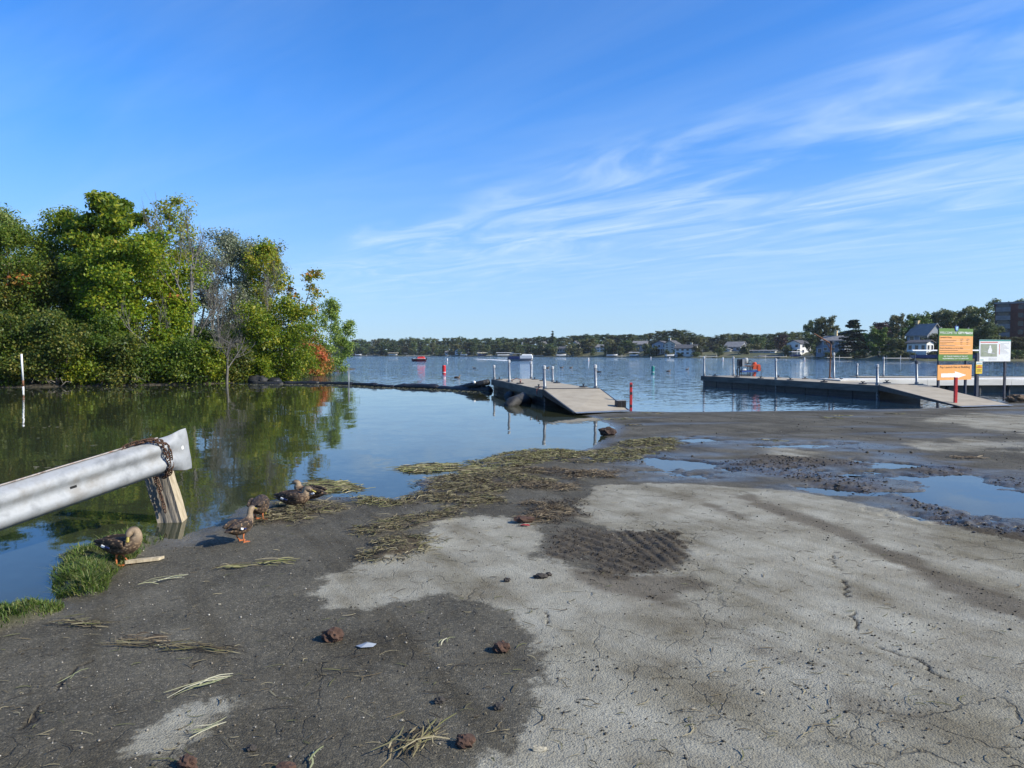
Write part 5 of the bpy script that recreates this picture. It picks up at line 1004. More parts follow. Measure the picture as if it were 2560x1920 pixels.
ph_ = panel(ir, iw * 0.04, iw * 0.56, I0 + IH * 0.22, I1 - IH * 0.20, -0.011, m_photo, 'picture', 0.004)
bd = MB(); cx_, cz_ = iw * 0.33, I0 + IH * 0.50
bd.prism([(cx_ + x * iw, 0, cz_ + z * IH) for x, z in ((-0.06, -0.12), (0.05, -0.12), (0.07, 0.0), (0.04, 0.14), (0.03, 0.22), (0.0, 0.25), (-0.02, 0.20), (-0.02, 0.12), (-0.06, 0.02))], (0, -0.016, 0), (0, -0.0135, 0)); bd.build('picture_bird', m_swhite, ph_)
bd = MB(); bd.prism([(cx_ + x * iw, 0, cz_ + z * IH) for x, z in ((-0.22, 0.0), (-0.05, -0.08), (0.12, -0.10), (0.18, -0.16), (0.0, -0.13), (-0.2, -0.03))], (0, -0.0150, 0), (0, -0.0135, 0)); bd.build('picture_branch', m_lgrey, ph_)
for i in range(9): panel(ir, iw * 0.67, iw * (0.94 - 0.05 * ((i * 3) % 4)), I0 + IH * (0.82 - 0.055 * i), I0 + IH * (0.82 - 0.055 * i) + 0.014, -0.0105, m_lgrey, 'text_line', 0.003)
panel(ir, iw * 0.63, iw * 0.645, I0 + IH * 0.32, I0 + IH * 0.80, -0.0105, m_sred, 'side_rule', 0.003)
for f in (0.14, 0.10, 0.06): panel(ir, iw * 0.30, iw * 0.56, I0 + IH * f, I0 + IH * f + 0.010, -0.0105, m_lgrey, 'text_line', 0.003)
panel(ir, iw * 0.03, iw * 0.14, I0 + IH * 0.05, I0 + IH * 0.08, -0.0105, m_steal, 'footer_mark', 0.003)
# small warning sign
DW = 26.7; wa = atd(2440, 905, DW); ws = (2460 - 2440) / F * DW; zw = lambda py: atd(2450, py, DW).z
wr_ = thing('warning_sign', 'small yellow warning sign with white top on a thick dark post', 'sign', (wa.x, DW, 0), math.radians(16)); W0, W1 = zw(934.5), zw(904)
b = MB(); b.box((ws * 0.42, 0.07, (W0 + 0.75 - 0.9) / 2), (0.11, 0.10, W0 + 0.75 + 0.9)); b.build('post', m_post, wr_)
panel(wr_, 0, ws, W0, W1, 0, m_syellow, 'board', 0.014); panel(wr_, 0.004, ws - 0.004, W1 - (W1 - W0) * 0.24, W1 - 0.003, -0.009, m_swhite, 'header', 0.004); panel(wr_, ws * 0.08, ws * 0.92, W1 - (W1 - W0) * 0.50, W1 - (W1 - W0) * 0.42, -0.009, m_sred, 'red_band', 0.004)
panel(wr_, ws * 0.3, ws * 0.7, W1 - (W1 - W0) * 0.38, W1 - (W1 - W0) * 0.32, -0.009, m_sred, 'red_band', 0.004); panel(wr_, ws * 0.1, ws * 0.9, W1 - (W1 - W0) * 0.16, W1 - (W1 - W0) * 0.11, -0.0125, m_steal, 'text_line', 0.002)
for f, q in ((0.62, 0.75), (0.72, 0.6), (0.82, 0.8)): panel(wr_, ws * (1 - q) / 2, ws * (1 + q) / 2, W1 - (W1 - W0) * f - 0.016, W1 - (W1 - W0) * f, -0.0085, m_ink, 'text_line', 0.003)
# ------------------------------------------------------------------ buildings on the opposite shore
def wallmat(n, c): return mat(n, c, tuple(x * 0.88 for x in c), 0.8, 0.8)
HM = {'white': wallmat('siding_white', (0.66, 0.66, 0.63)), 'grey': wallmat('siding_grey', (0.34, 0.36, 0.40)), 'cream': wallmat('siding_cream', (0.55, 0.51, 0.42)), 'tan': wallmat('siding_tan', (0.36, 0.31, 0.25)), 'blue': wallmat('siding_blue', (0.22, 0.25, 0.29)),
      'roof': mat('roof_dark', (0.05, 0.05, 0.055), (0.09, 0.09, 0.095), 1.2, 0.9), 'roof_grey': mat('roof_grey', (0.15, 0.145, 0.14), (0.22, 0.215, 0.21), 1.2, 0.9), 'brick': mat('brick_red', (0.11, 0.04, 0.03), (0.17, 0.065, 0.045), 2.0, 0.9), 'brick_yellow': mat('brick_yellow', (0.55, 0.42, 0.22), (0.66, 0.52, 0.30), 2.0, 0.9),
      'glass': mat('window_glass', (0.012, 0.016, 0.022), (0.03, 0.035, 0.045), 0.5, 0.08), 'trim': plain('trim_white', (0.70, 0.70, 0.68)), 'concrete': mat('balcony_concrete', (0.17, 0.17, 0.17), (0.25, 0.25, 0.24), 1.0, 0.85)}
HTOP = {1654: 852, 1681: 851, 1717: 861, 1601: 852, 1579: 863, 1507: 861, 1490: 864, 1442: 852, 1466: 861, 1405: 866, 1358: 853, 1312: 863, 1150: 871, 1122: 877, 1196: 875, 1840: 854, 1817: 870, 1998: 850, 2092: 839, 2062: 853, 2312: 809, 2300: 848}
def house(label, px, o, w, dp, wh, rh, rot, wm, rm, ridge='x', rows=2, cols=3, chimney=None, porch=None, cat='house', name='lake_house', base=0.0, door=False, side=2):
    p = far_pt(px, o); z0 = p.z + base; rot = -math.degrees(math.atan2(p.x, p.y)) - max(12, abs(rot))
    if int(px) in HTOP or name == 'shed':
        k_ = (atd(px, HTOP.get(int(px), 875.5), p.y).z - z0) / (wh + rh + 0.3); wh *= k_; rh *= k_
        if porch: porch = (porch[0], porch[1], min(porch[2], wh * 0.5))
    root = thing(name, label, cat, (p.x, p.y, z0 - 0.3), math.radians(rot))
    b = MB(); b.box((0, 0, (wh + 0.3) / 2 - 0.5), (w, dp, wh + 1.3))
    if ridge == 'x':
        for s in (-1, 1): b.prism([(0, -dp / 2, wh + 0.29), (0, dp / 2, wh + 0.29), (0, 0, wh + rh + 0.2)], (s * w / 2 - s * 0.15, 0, 0), (s * w / 2, 0, 0))
    else:
        for s in (-1, 1): b.prism([(-w / 2, 0, wh + 0.29), (w / 2, 0, wh + 0.29), (0, 0, wh + rh + 0.2)], (0, s * dp / 2 - s * 0.15, 0), (0, s * dp / 2, 0))
    b.build('wall', HM[wm], root)
    b = MB(); e = 0.45; z = wh + 0.3; t = 0.22
    if ridge == 'x':
        sl = rh / (dp / 2)
        for s in (-1, 1):
            b.hexa([(-w / 2 - e, s * (dp / 2 + e), z - sl * e), (w / 2 + e, s * (dp / 2 + e), z - sl * e), (w / 2 + e, 0, z + rh), (-w / 2 - e, 0, z + rh), (-w / 2 - e, s * (dp / 2 + e), z - sl * e + t), (w / 2 + e, s * (dp / 2 + e), z - sl * e + t), (w / 2 + e, 0, z + rh + t), (-w / 2 - e, 0, z + rh + t)])
    else:
        sl = rh / (w / 2)
        for s in (-1, 1):
            b.hexa([(s * (w / 2 + e), -dp / 2 - e, z - sl * e), (s * (w / 2 + e), dp / 2 + e, z - sl * e), (0, dp / 2 + e, z + rh), (0, -dp / 2 - e, z + rh), (s * (w / 2 + e), -dp / 2 - e, z - sl * e + t), (s * (w / 2 + e), dp / 2 + e, z - sl * e + t), (0, dp / 2 + e, z + rh + t), (0, -dp / 2 - e, z + rh + t)])
    rf = b.build('roof', HM[rm], root)
    def win(cx, cy, cz, ww, hh, along):
        b = MB(); dims = (ww + 0.24, 0.08, hh + 0.24) if along == 'x' else (0.08, ww + 0.24, hh + 0.24); b.box((cx, cy, cz), dims); fr = b.build('window', HM['trim'], root)
        off = (0, -0.045, 0) if along == 'x' else (0.045 if cx > 0 else -0.045, 0, 0); b = MB(); d2_ = (ww, 0.012, hh) if along == 'x' else (0.012, ww, hh); b.box((cx + off[0], cy + off[1], cz), d2_); b.build('pane', HM['glass'], fr)
    for r_ in range(rows):
        cz = 0.3 + wh * (r_ + 0.55) / rows
        for c in range(cols): win(-w / 2 + w * (c + 0.5) / cols, -dp / 2 - 0.04, cz, min(1.3, w / cols * 0.5), min(1.5, wh / rows * 0.52), 'x')
        for c in range(side): win(w / 2 + 0.04, -dp / 2 + dp * (c + 0.5) / side, cz, min(1.2, dp / side * 0.45), min(1.5, wh / rows * 0.52), 'y')
    if ridge == 'y' and rh > 1.8: win(0, -dp / 2 - 0.04, wh + 0.3 + rh * 0.32, 0.9, 1.1, 'x')
    if chimney:
        cxx, ch, cm = chimney; b = MB(); b.box((cxx, 0.3, wh + rh + ch / 2 - 0.6), (1.0, 0.8, ch + 1.2)); b.box((cxx, 0.3, wh + rh + ch + 0.06), (1.2, 1.0, 0.14)); b.build('chimney', HM[cm], rf)
    if porch:
        pw, pd, pz = porch; b = MB(); b.box((0, -dp / 2 - pd / 2, pz), (pw, pd, 0.2)); b.build('porch_roof', HM['trim'], root)
        for i in range(4): b = MB(); b.box((-pw / 2 + 0.15 + (pw - 0.3) * i / 3, -dp / 2 - pd + 0.12, (pz - 0.1) / 2 - 0.4), (0.16, 0.16, pz + 0.7)); b.build('porch_post', HM['trim'], root)
    if door: b = MB(); b.box((w * 0.2, -dp / 2 - 0.03, 1.3), (1.0, 0.07, 2.1)); b.build('door', HM['trim'], root)
    return root
house('tall grey lakefront house with front gable and porch', 1654, 16, 7.6, 8, 6.2, 2.6, 18, 'grey', 'roof', 'y', 2, 3, None, (8, 2, 2.7))
house('tall pale gabled house with chimney joined beside the grey gabled house', 1681, 20, 5.6, 8, 6.4, 3.0, -20, 'cream', 'roof', 'y', 3, 2, (-1.6, 1.6, 'cream'))
house('wide white lakefront house with dark roof and chimney', 1717, 10, 9.5, 8, 4.6, 2.4, 10, 'white', 'roof', 'x', 2, 4, (2.0, 1.2, 'cream'))
house('grey house with low hipped roof among the trees', 1601, 34, 7.5, 8, 3.8, 2.0, 12, 'grey', 'roof_grey', 'x', 1, 3)
house('small white gabled cottage front between dark trees', 1579, 26, 4.0, 6, 2.6, 1.8, 8, 'white', 'roof', 'y', 1, 2)
house('white grey house by a bright pale roof on the wooded slope', 1507, 30, 6, 7, 3.6, 1.8, 14, 'white', 'roof_grey', 'x', 2, 3)
house('low house with a pale sunlit roof on the wooded slope', 1490, 42, 6, 6, 3.0, 1.6, -30, 'white', 'roof_grey', 'x', 1, 3)
house('house with white peak showing over the round dark tree', 1442, 44, 5.0, 7, 5.2, 3.0, -25, 'white', 'roof', 'y', 2, 2)
house('house with pink brick chimney hidden in the trees', 1466, 44, 6.0, 6, 4.4, 1.8, 5, 'tan', 'roof', 'x', 2, 3, (0.4, 2.6, 'brick'))
house('pale house with a long row of windows beside the round dark tree', 1405, 24, 8.4, 7, 3.0, 1.4, 6, 'cream', 'roof', 'x', 1, 5)
house('narrow white house with tall sunlit side by the spruce', 1358, 34, 3.6, 6, 5.6, 2.4, -30, 'white', 'roof', 'y', 2, 2)
house('house with single pale chimney left of the spruce', 1312, 40, 7, 7, 3.6, 2.0, 8, 'tan', 'roof', 'x', 1, 3, (-2.0, 2.6, 'cream'))
house('little white house glinting in the woods above the red boat shore', 1150, 16, 5.4, 6, 3.8, 2.2, -25, 'white', 'roof', 'y', 2, 2)
house('low white boathouse near the little white house', 1122, 14, 4.4, 5, 2.6, 1.6, -15, 'white', 'roof_grey', 'x', 1, 2)
house('pale cottage half hidden in dark trees by the canopied lifts', 1196, 20, 6.0, 6, 2.8, 1.8, -20, 'cream', 'roof', 'x', 1, 3)
house('house with broad grey shingled roof above the tan lawn', 1840, 32, 8.2, 9, 3.4, 3.6, 24, 'grey', 'roof_grey', 'x', 1, 3)
house('small white shed with gable above the tan lawn', 1817, 22, 3.6, 4, 1.9, 1.3, 10, 'white', 'roof_grey', 'y', 1, 1)
house('bright white two storey house with sunlit side wall', 1998, 14, 6.4, 8.5, 6.0, 1.7, 34, 'white', 'roof', 'y', 2, 2, None, (6.8, 2.2, 2.6))
for i, (px_, w_) in enumerate([(1878, 4.2), (1893, 3.2), (1906, 2.6), (1919, 2.6), (1933, 2.2)]):
    house(['low white shed with dark opening at the end of the shed row', 'white lakeside shed next to the dark opening shed', 'narrow white shed in the middle of the shed row', 'grey white shed beside the narrow white shed', 'little white hut at the beech end of the shed row'][i], px_, 20, w_, 3.5, 1.7, 0.8, 12, 'white' if i != 3 else 'grey', 'roof_grey', 'x', 1, 1, name='shed', cat='shed', side=1)
house('dark roofed house with big yellow brick chimney behind the pine', 2092, 24, 8, 8, 5.2, 2.0, 20, 'blue', 'roof_grey', 'x', 2, 3, (-0.6, 2.2, 'brick_yellow'))
house('pale blue cottage beneath the tree by the hoist', 2062, 12, 5, 5, 2.4, 1.4, 15, 'blue', 'roof', 'y', 1, 2)
house('grey gabled house with dark roof, yellow chimney and white sunroom', 2312, 20, 6.2, 7, 6.0, 3.4, 36, 'blue', 'roof_grey', 'x', 2, 2, (-2.8, 1.4, 'brick_yellow'))
house('white flat roofed sunroom in front of the grey gabled house', 2300, 11, 5.4, 3.4, 2.6, 0.5, 30, 'white', 'roof', 'x', 1, 3, name='sunroom', cat='sunroom', base=0.6)
# apartment block
ap = far_pt(2484, 20); ar_ = thing('apartment_block', 'dark brick apartment block with stacked balconies', 'building', (ap.x, ap.y, ap.z - 0.2), math.radians(-34)); FH = 2.32; NF = 6
b = MB(); b.box((16, 9, NF * FH / 2), (32, 14, NF * FH + 0.4)); b.build('wall', HM['brick'], ar_)
b = MB(); b.box((16, 9, NF * FH + 0.45), (32.6, 14.6, 0.5)); b.build('parapet', HM['concrete'], ar_)
for bx0 in (0.2, 8.2, 16.2, 24.2):
    b = MB(); b.box((bx0 + 1.7, 1.35, NF * FH / 2), (3.4, 1.1, NF * FH - 0.3)); b.build('balcony_recess', HM['roof'], ar_)
    for f in range(NF):
        z = f * FH + 0.35; b = MB(); b.box((bx0 + 1.7, 0.15, z), (3.5, 1.5, 0.2)); o = b.build('balcony', HM['concrete'], ar_); b = MB(); b.box((bx0 + 1.7, -0.58, z + 0.6), (3.4, 0.06, 1.0)); b.build('balcony_rail', HM['roof_grey'], o)
        b = MB(); b.box((bx0 + 1.7, 0.78, z + 1.25), (2.6, 0.05, 1.9)); b.build('window', HM['glass'], ar_)
for bx0 in (5.4, 13.4, 21.4):
    for f in range(NF):
        b = MB(); b.box((bx0 + 0.6, 1.97, f * FH + 1.6), (1.2, 0.08, 1.3)); b.build('window', HM['glass'], ar_)

# ------------------------------------------------------------------ boats, lifts, piers, buoys
m_canvas_w = plain('white_canvas', (0.74, 0.74, 0.72), 0.8); m_canvas_r = plain('red_canvas', (0.60, 0.035, 0.03), 0.8); m_navy = plain('navy_gelcoat', (0.02, 0.035, 0.12), 0.25); m_maroon = plain('maroon_gelcoat', (0.10, 0.015, 0.018), 0.25); m_cream = plain('cream_canvas', (0.62, 0.56, 0.42), 0.8)
def hull(b, L, Wd, H, n=9, bow=0.45):
    S = []
    for i in range(n):
        t = i / (n - 1); x = -L / 2 + L * t; k = 1 if t < 1 - bow else math.cos((t - (1 - bow)) / bow * math.pi / 2) ** 0.7; k = max(k, 0.03); z1 = H * (1 + 0.25 * t * t); z0 = -0.25 * H + 0.35 * H * max(0, t - 0.7) / 0.3
        S.append([(x, -Wd / 2 * k, z1), (x, -Wd / 2 * k * 0.85, z0 + 0.3 * H), (x, 0, z0), (x, Wd / 2 * k * 0.85, z0 + 0.3 * H), (x, Wd / 2 * k, z1)])
    vs = [v for r in S for v in r]; fs = []
    for i in range(n - 1):
        for j in range(4): fs.append((i * 5 + j, i * 5 + j + 1, (i + 1) * 5 + j + 1, (i + 1) * 5 + j))
        fs.append((i * 5 + 4, i * 5, (i + 1) * 5, (i + 1) * 5 + 4))
    fs += [(0, 1, 2, 3, 4), tuple((n - 1) * 5 + j for j in (4, 3, 2, 1, 0))]
    return b.add(vs, fs)
p = at(1047, 903.5); rb = thing('motor_boat', 'small motor boat with dark hull and bright red canvas cover', 'boat', (p.x, p.y, 0), math.radians(180)); k = p.y / F
hull(MB(), 36 * k, 1.5, 0.55).build('hull', m_maroon, rb); b = MB(); b.box((-0.1, 0, 0.62), (30 * k, 1.42, 0.07)); b.build('gunwale', m_white, rb)
b = MB(); b.hexa([(-1.5, -0.68, 0.6), (0.35, -0.68, 0.6), (0.35, 0.68, 0.6), (-1.5, 0.68, 0.6), (-1.2, -0.45, 1.12), (0.2, -0.45, 1.05), (0.2, 0.45, 1.05), (-1.2, 0.45, 1.12)]); b.build('canvas_cover', m_canvas_r, rb, bevel=0.06)
b = MB(); b.hexa([(0.45, -0.5, 0.6), (0.75, -0.4, 0.6), (0.75, 0.4, 0.6), (0.45, 0.5, 0.6), (0.42, -0.45, 0.98), (0.46, -0.35, 0.98), (0.46, 0.35, 0.98), (0.42, 0.45, 0.98)]); b.build('windscreen', HM['glass'], rb)
b = MB(); b.box((-1.75, 0, 0.6), (0.22, 0.3, 0.5)); b.build('outboard', m_black, rb)
p = at(1302, 902); pbt = thing('pontoon_boat', 'white and navy pontoon boat under way with white rails and canopy', 'boat', (p.x, p.y, 0), math.radians(-6)); k = p.y / F
for sy in (-0.85, 0.85): b = MB(); b.tube([(-3.0, sy, 0.18), (2.6, sy, 0.18), (3.0, sy, 0.3)], [0.32, 0.32, 0.08], 10); b.build('pontoon', m_galv, pbt, False, True)
b = MB(); b.box((0, 0, 0.52), (6.0, 2.4, 0.12)); b.build('deck', m_navy, pbt)
b = MB(); b.box((1.4, -1.15, 0.95), (3.0, 0.06, 0.75)).box((1.4, 1.15, 0.95), (3.0, 0.06, 0.75)).box((2.9, 0, 0.95), (0.06, 2.3, 0.75)); b.build('side_panel', m_white, pbt)
b = MB(); b.box((-1.5, -1.15, 0.85), (2.8, 0.06, 0.55)).box((-1.5, 1.15, 0.85), (2.8, 0.06, 0.55)); b.build('side_panel', m_navy, pbt)
b = MB(); b.hexa([(0.2, -1.1, 1.30), (2.85, -1.1, 1.30), (2.85, 1.1, 1.30), (0.2, 1.1, 1.30), (0.4, -0.9, 1.65), (2.6, -0.9, 1.65), (2.6, 0.9, 1.65), (0.4, 0.9, 1.65)]); b.build('canopy', m_canvas_w, pbt, bevel=0.05)
for x in (-2.7, -1.4, -0.4):
    for sy in (-1.1, 1.1): b = MB(); b.tube([(x, sy, 0.58), (x + 0.25, sy, 1.75)], 0.03, 6); b.build('rail', m_galv, pbt)
b = MB(); b.box((-1.3, 0, 1.78), (2.6, 2.2, 0.07)); b.build('sun_top', m_canvas_w, pbt)
b = MB(); b.box((-3.15, 0, 0.55), (0.35, 0.4, 0.7)); b.build('outboard', m_black, pbt)
# wake: churned white foam
rw_ = np.random.RandomState(3); a = at(1272, 901.5); c = at(1192, 897.5); Vw = []; Fw = []
for i in range(420):
    t = rw_.rand() ** 0.8; q = a + (c - a) * t; s_ = 0.25 + rw_.rand() * 0.7; x = q.x + rw_.normal(0, 0.4); y = q.y + rw_.normal(0, 0.35 + 0.9 * t); o = len(Vw); h = 0.04 + 0.14 * rw_.rand() * (1 - t)
    Vw += [(x - s_, y - 0.12, 0.01), (x + s_, y - 0.1, 0.01), (x + s_ * 0.8, y + 0.15, 0.01), (x - s_, y + 0.12, 0.01), (x, y, h)]; Fw += [(o, o + 1, o + 4), (o + 1, o + 2, o + 4), (o + 2, o + 3, o + 4), (o + 3, o, o + 4)]
o = link('wake', fast_mesh('wake', Vw, Fw, plain('foam', (0.62, 0.66, 0.70), 0.9))); tag(o, 'thin white wake trailing behind the pontoon boat', 'wake', kind='stuff')
def buoy(px, pyb, pyt, m, label, r, name='buoy', top='can', group=None):
    p = at(px, pyb); k = p.y / F; h = (pyb - pyt) * k; rt = thing(name, label, 'buoy', (p.x, p.y, 0), 0, group)
    b = MB(); b.lathe([(r * 0.9, -0.4), (r, -0.05), (r, h * 0.92), (r * 0.85, h)], 14); b.build('float', m, rt, False, False)
    b = MB(); b.lathe([(r * 1.02, h * 0.12), (r * 1.02, h * 0.2)], 14); b.build('reflective_band', m_white if m is not m_white else m_orange, rt)
    return rt
buoy(1110, 934, 913, m_redbuoy, 'red can channel buoy floating beyond the boom', 0.16, 'channel_buoy')
buoy(1632, 933, 915, m_green, 'teal green can channel buoy between the two docks', 0.14, 'channel_buoy')
for px_, pb_, pt_, lb in [(1118, 902, 896, 'small white buoy between the red boat and the pontoon boat'), (1471, 903, 894.5, 'white buoy below the round dark tree on the opposite shore'), (1627, 896, 892, 'tiny white buoy off the tall grey lakefront house'), (1674, 896, 892.5, 'tiny white buoy off the pale gabled house'), (1807, 902, 893, 'white buoy off the tan lawn'), (2011, 903, 894, 'white buoy off the bright white two storey house')]:
    buoy(px_, pb_, pt_, m_white, lb, 0.16 if pb_ > 900 else 0.2)
def lift(px, o, L, label, can, hullm, canopy_m=None):
    p = far_pt(px, o); p.z = 0; rt = thing('boat_lift', label, 'boat lift', (p.x, p.y, 0), math.radians(np.random.RandomState(int(px)).uniform(-14, 14)))
    for sx_ in (-1, 1):
        for sy in (-1, 1): b = MB(); b.tube([(sx_ * L * 0.42, sy * 1.3, -1.0), (sx_ * L * 0.42, sy * 1.3, 2.5)], 0.06, 6); b.build('post', m_galv, rt)
    hull(MB(), L * 0.85, 2.1, 0.7).build('boat', hullm, rt).location = (0, 0, 0.75)
    if can:
        b = MB(); b.prism([(0, -1.5, 2.45), (0, 1.5, 2.45), (0, 0.9, 2.75), (0, -0.9, 2.75)], (-L / 2, 0, 0), (L / 2, 0, 0)); b.build('canopy', canopy_m or m_canvas_w, rt)
    return rt
lift(896, -5, 6, 'open frame boat lift near the young trees of the point', False, m_white); lift(983, -4, 8, 'pale canopied boat lift with white posts left of the wooded hill', True, m_white, m_cream); lift(1206, -4, 7.5, 'cream canopied boat lift standing alone', True, m_navy, m_cream); lift(1262, -4, 12, 'long grey canopied boat lift behind the pontoon boat', True, m_white, m_lgrey)
lift(1160, -3, 6, 'white boat lift below the little white house', False, m_white); lift(1403, -3, 7, 'white lift with tilted boat by the window row house', False, m_white); lift(1530, -6, 7, 'white moored cruiser on a low lift off the green lawn', False, m_white); lift(1585, -4, 5.5, 'pale double boat lift below the grey hipped house', True, m_white, m_lgrey); lift(1677, -3, 6, 'small white lift before the pale gabled house', False, m_white); lift(1990, -5, 5, 'boat lift with covered boat before the bright white house', True, m_navy, m_lgrey)
lift(2318, -8, 8.6, 'long white canopied boat lift beside the welcome sign', True, m_navy); lift(2440, -8, 8, 'white canopied boat lift seen between the sign boards', True, m_navy)
def small_pier(px, o, L, label, rot=0):
    p = far_pt(px, o); p.z = 0; rt = thing('small_pier', label, 'pier', (p.x, p.y, 0), math.radians(rot)); b = MB(); b.box((0, 0, 0.62), (L, 1.6, 0.14)); b.build('deck', m_pierwood, rt)
    for i in range(4):
        b = MB(); b.tube([(-L / 2 + 0.3 + (L - 0.6) * i / 3, -0.7, -1.2), (-L / 2 + 0.3 + (L - 0.6) * i / 3, -0.7, 1.3)], 0.07, 6); b.build('piling', m_white if i % 2 else m_galv, rt)
for px_, L_, lb in [(925, 16, 'low pale pier at the shore by the open boat lift'), (1045, 18, 'long pale pier behind the red boat'), (1130, 8, 'short pale pier left of the white boat lift'), (1232, 9, 'pale pier between the canopied lifts'), (1340, 9, 'pale stone pier near the spruce'), (1416, 9, 'short pier below the window row house'), (1560, 8, 'pale pier beside the moored cruiser'), (1925, 14, 'long pale pier below the shed row'), (2040, 12, 'grey pier by the bright white house'), (2110, 12, 'pale pier under the layered pine'), (2265, 12, 'pale pier beside the long canopied lift'), (1770, 8, 'short pier under the tan lawn')]:
    small_pier(px_, -2.5, L_, lb, 4)
b = MB(); p = far_pt(1925, 6); b.box((p.x, p.y, p.z + 0.3), (10, 0.5, 0.9)); tag(b.build('retaining_wall', HM['concrete']), 'pale retaining wall along the lawn below the shed row', 'wall')
# dark covered car above the tan lawn
p = far_pt(1776, 22); cr_ = thing('parked_car', 'dark parked car at the top of the tan lawn', 'car', (p.x, p.y, p.z - 0.02), math.radians(8))
b = MB(); b.prism([(-2.2, 0, 0.35), (2.2, 0, 0.35), (2.2, 0, 0.8), (1.3, 0, 0.95), (0.7, 0, 1.45), (-1.0, 0, 1.45), (-1.7, 0, 0.95), (-2.2, 0, 0.85)], (0, -0.85, 0), (0, 0.85, 0)); b.build('body', m_darksteel, cr_, bevel=0.05)
b = MB(); b.prism([(-1.5, 0, 0.98), (1.1, 0, 0.98), (0.62, 0, 1.38), (-0.95, 0, 1.38)], (0, -0.862, 0), (0, -0.852, 0)); b.build('window', HM['glass'], cr_)
for x in (-1.4, 1.4):
    for y in (-0.8, 0.8): b = MB(); b.tube([(x, y - 0.1, 0.33), (x, y + 0.1, 0.33)], 0.33, 12); b.build('wheel', m_black, cr_)
# ------------------------------------------------------------------ guard rail, chain, timber post
m_rail = mat('galvanised_rail', (0.17, 0.178, 0.185), (0.30, 0.313, 0.325), 4.5, 0.66, 0.12, stretch=(1, 1, 1), c3=(0.215, 0.21, 0.20), bump=0.004, detail=12)
m_chain = mat('rusty_chain', (0.035, 0.022, 0.016), (0.12, 0.06, 0.035), 30, 0.75, 0.4)
m_wood_old = mat('weathered_wood', (0.045, 0.038, 0.030), (0.17, 0.15, 0.12), 9, 0.95, stretch=(3, 3, 0.4), bump=0.012, c3=(0.26, 0.22, 0.17))
m_wood_fresh = mat('split_wood', (0.26, 0.205, 0.125), (0.46, 0.385, 0.26), 8, 0.85, stretch=(3, 3, 0.4), bump=0.004)
E_ = atd(463, 1120, 7.12); O_ = atd(0, 1272, 5.6); rv = (E_ - O_).normalized(); wv = (Vector((0, 0, 1)) - rv * rv.z).normalized(); nv = rv.cross(wv)
if nv.y > 0: nv = -nv
def RP(s, t, n): return E_ + rv * s + wv * t + nv * n
rail = thing('guard_rail', 'tilted galvanised steel guard rail with flared end sticking out over the pond', 'guard rail', RP(-0.34, 0, 0)[:])
prof = [(-0.168, 0.0), (-0.160, 0.014), (-0.140, 0.050), (-0.112, 0.082), (-0.078, 0.090), (-0.052, 0.083), (-0.030, 0.066), (0.0, 0.056), (0.030, 0.066), (0.052, 0.083), (0.078, 0.090), (0.112, 0.082), (0.140, 0.050), (0.160, 0.014), (0.168, 0.0)]
prof = [(t * 1.0, n) for t, n in prof]
ss = list(np.linspace(-3.2, -0.36, 30)) + list(np.linspace(-0.33, 0.0, 16)); b = MB(); m_ = len(prof)
for s in ss:
    f = float(smooth(-0.27, -0.05, np.array(s)))
    for k_, side in ((0.0, 0), (-0.005, 1)):
        for (t, n) in prof: b.v.append(tuple(RP(s, t * (1 + 0.20 * f * f), (n * (1 - 0.88 * f) + 0.05 * f) + k_)))
for i in range(len(ss) - 1):
    for side in (0, 1):
        for j in range(m_ - 1): o = i * 2 * m_ + side * m_ + j; b.f.append((o, o + 1, o + 1 + 2 * m_, o + 2 * m_)); b.m.append(0)
    for j in (0, m_ - 1): o = i * 2 * m_ + j; b.f.append((o, o + m_, o + 3 * m_, o + 2 * m_)); b.m.append(0)
for i in (0, len(ss) - 1):
    for j in range(m_ - 1): o = i * 2 * m_ + j; b.f.append((o, o + 1, o + 1 + m_, o + m_)); b.m.append(0)
bm_o = b.build('beam', m_rail, rail, True, True)
b = MB(); Mx = Matrix((rv, nv, wv)).transposed(); b.box(RP(-1.17, -0.002, 0.0585), (0.055, 0.006, 0.02), Mx); b.build('bolt_slot', plain('slot_black', (0.008, 0.008, 0.008), 0.9), rail, True)
b = MB(); b.box(RP(-0.075, 0.03, 0.0575), (0.022, 0.003, 0.036), Mx); b.build('reflector_tab', m_white, rail, True)
b = MB()
for s in np.linspace(-3.2, -0.5, 40):
    pass
# lapped seam plate near the end
b = MB(); pl = []
for k in range(9):
    a = math.pi * k / 8; pl.append((-0.46 - 0.07 * math.sin(a), 0.078 * 1.0 * math.cos(a)))
for q in ((-0.30, -0.078), (-0.30, 0.078)): pl.append(q)
def prof_n(t): return float(np.interp(t, [q[0] for q in prof], [q[1] for q in prof]))
pts = [RP(s, t - 0.0, prof_n(t) + 0.004) for s, t in pl]
# rust along the top lip
m_lip = mat('rust_lip', (0.14, 0.10, 0.08), (0.34, 0.31, 0.28), 12, 0.7, 0.3, c3=(0.18, 0.08, 0.05))
b = MB(); b.tube([RP(s, 0.178 + 0.001 * math.sin(s * 9), 0.0) for s in np.linspace(-3.2, -0.28, 24)], 0.0075, 6); b.build('rusty_edge', m_lip, rail, True, True)
# buried stub carrying the rail's lower end
p = RP(-3.0, 0, -0.08); b = MB(); b.box((p.x, p.y, -0.35), (0.16, 0.16, 1.1)); b.build('support_post', m_wood_old, rail, True)
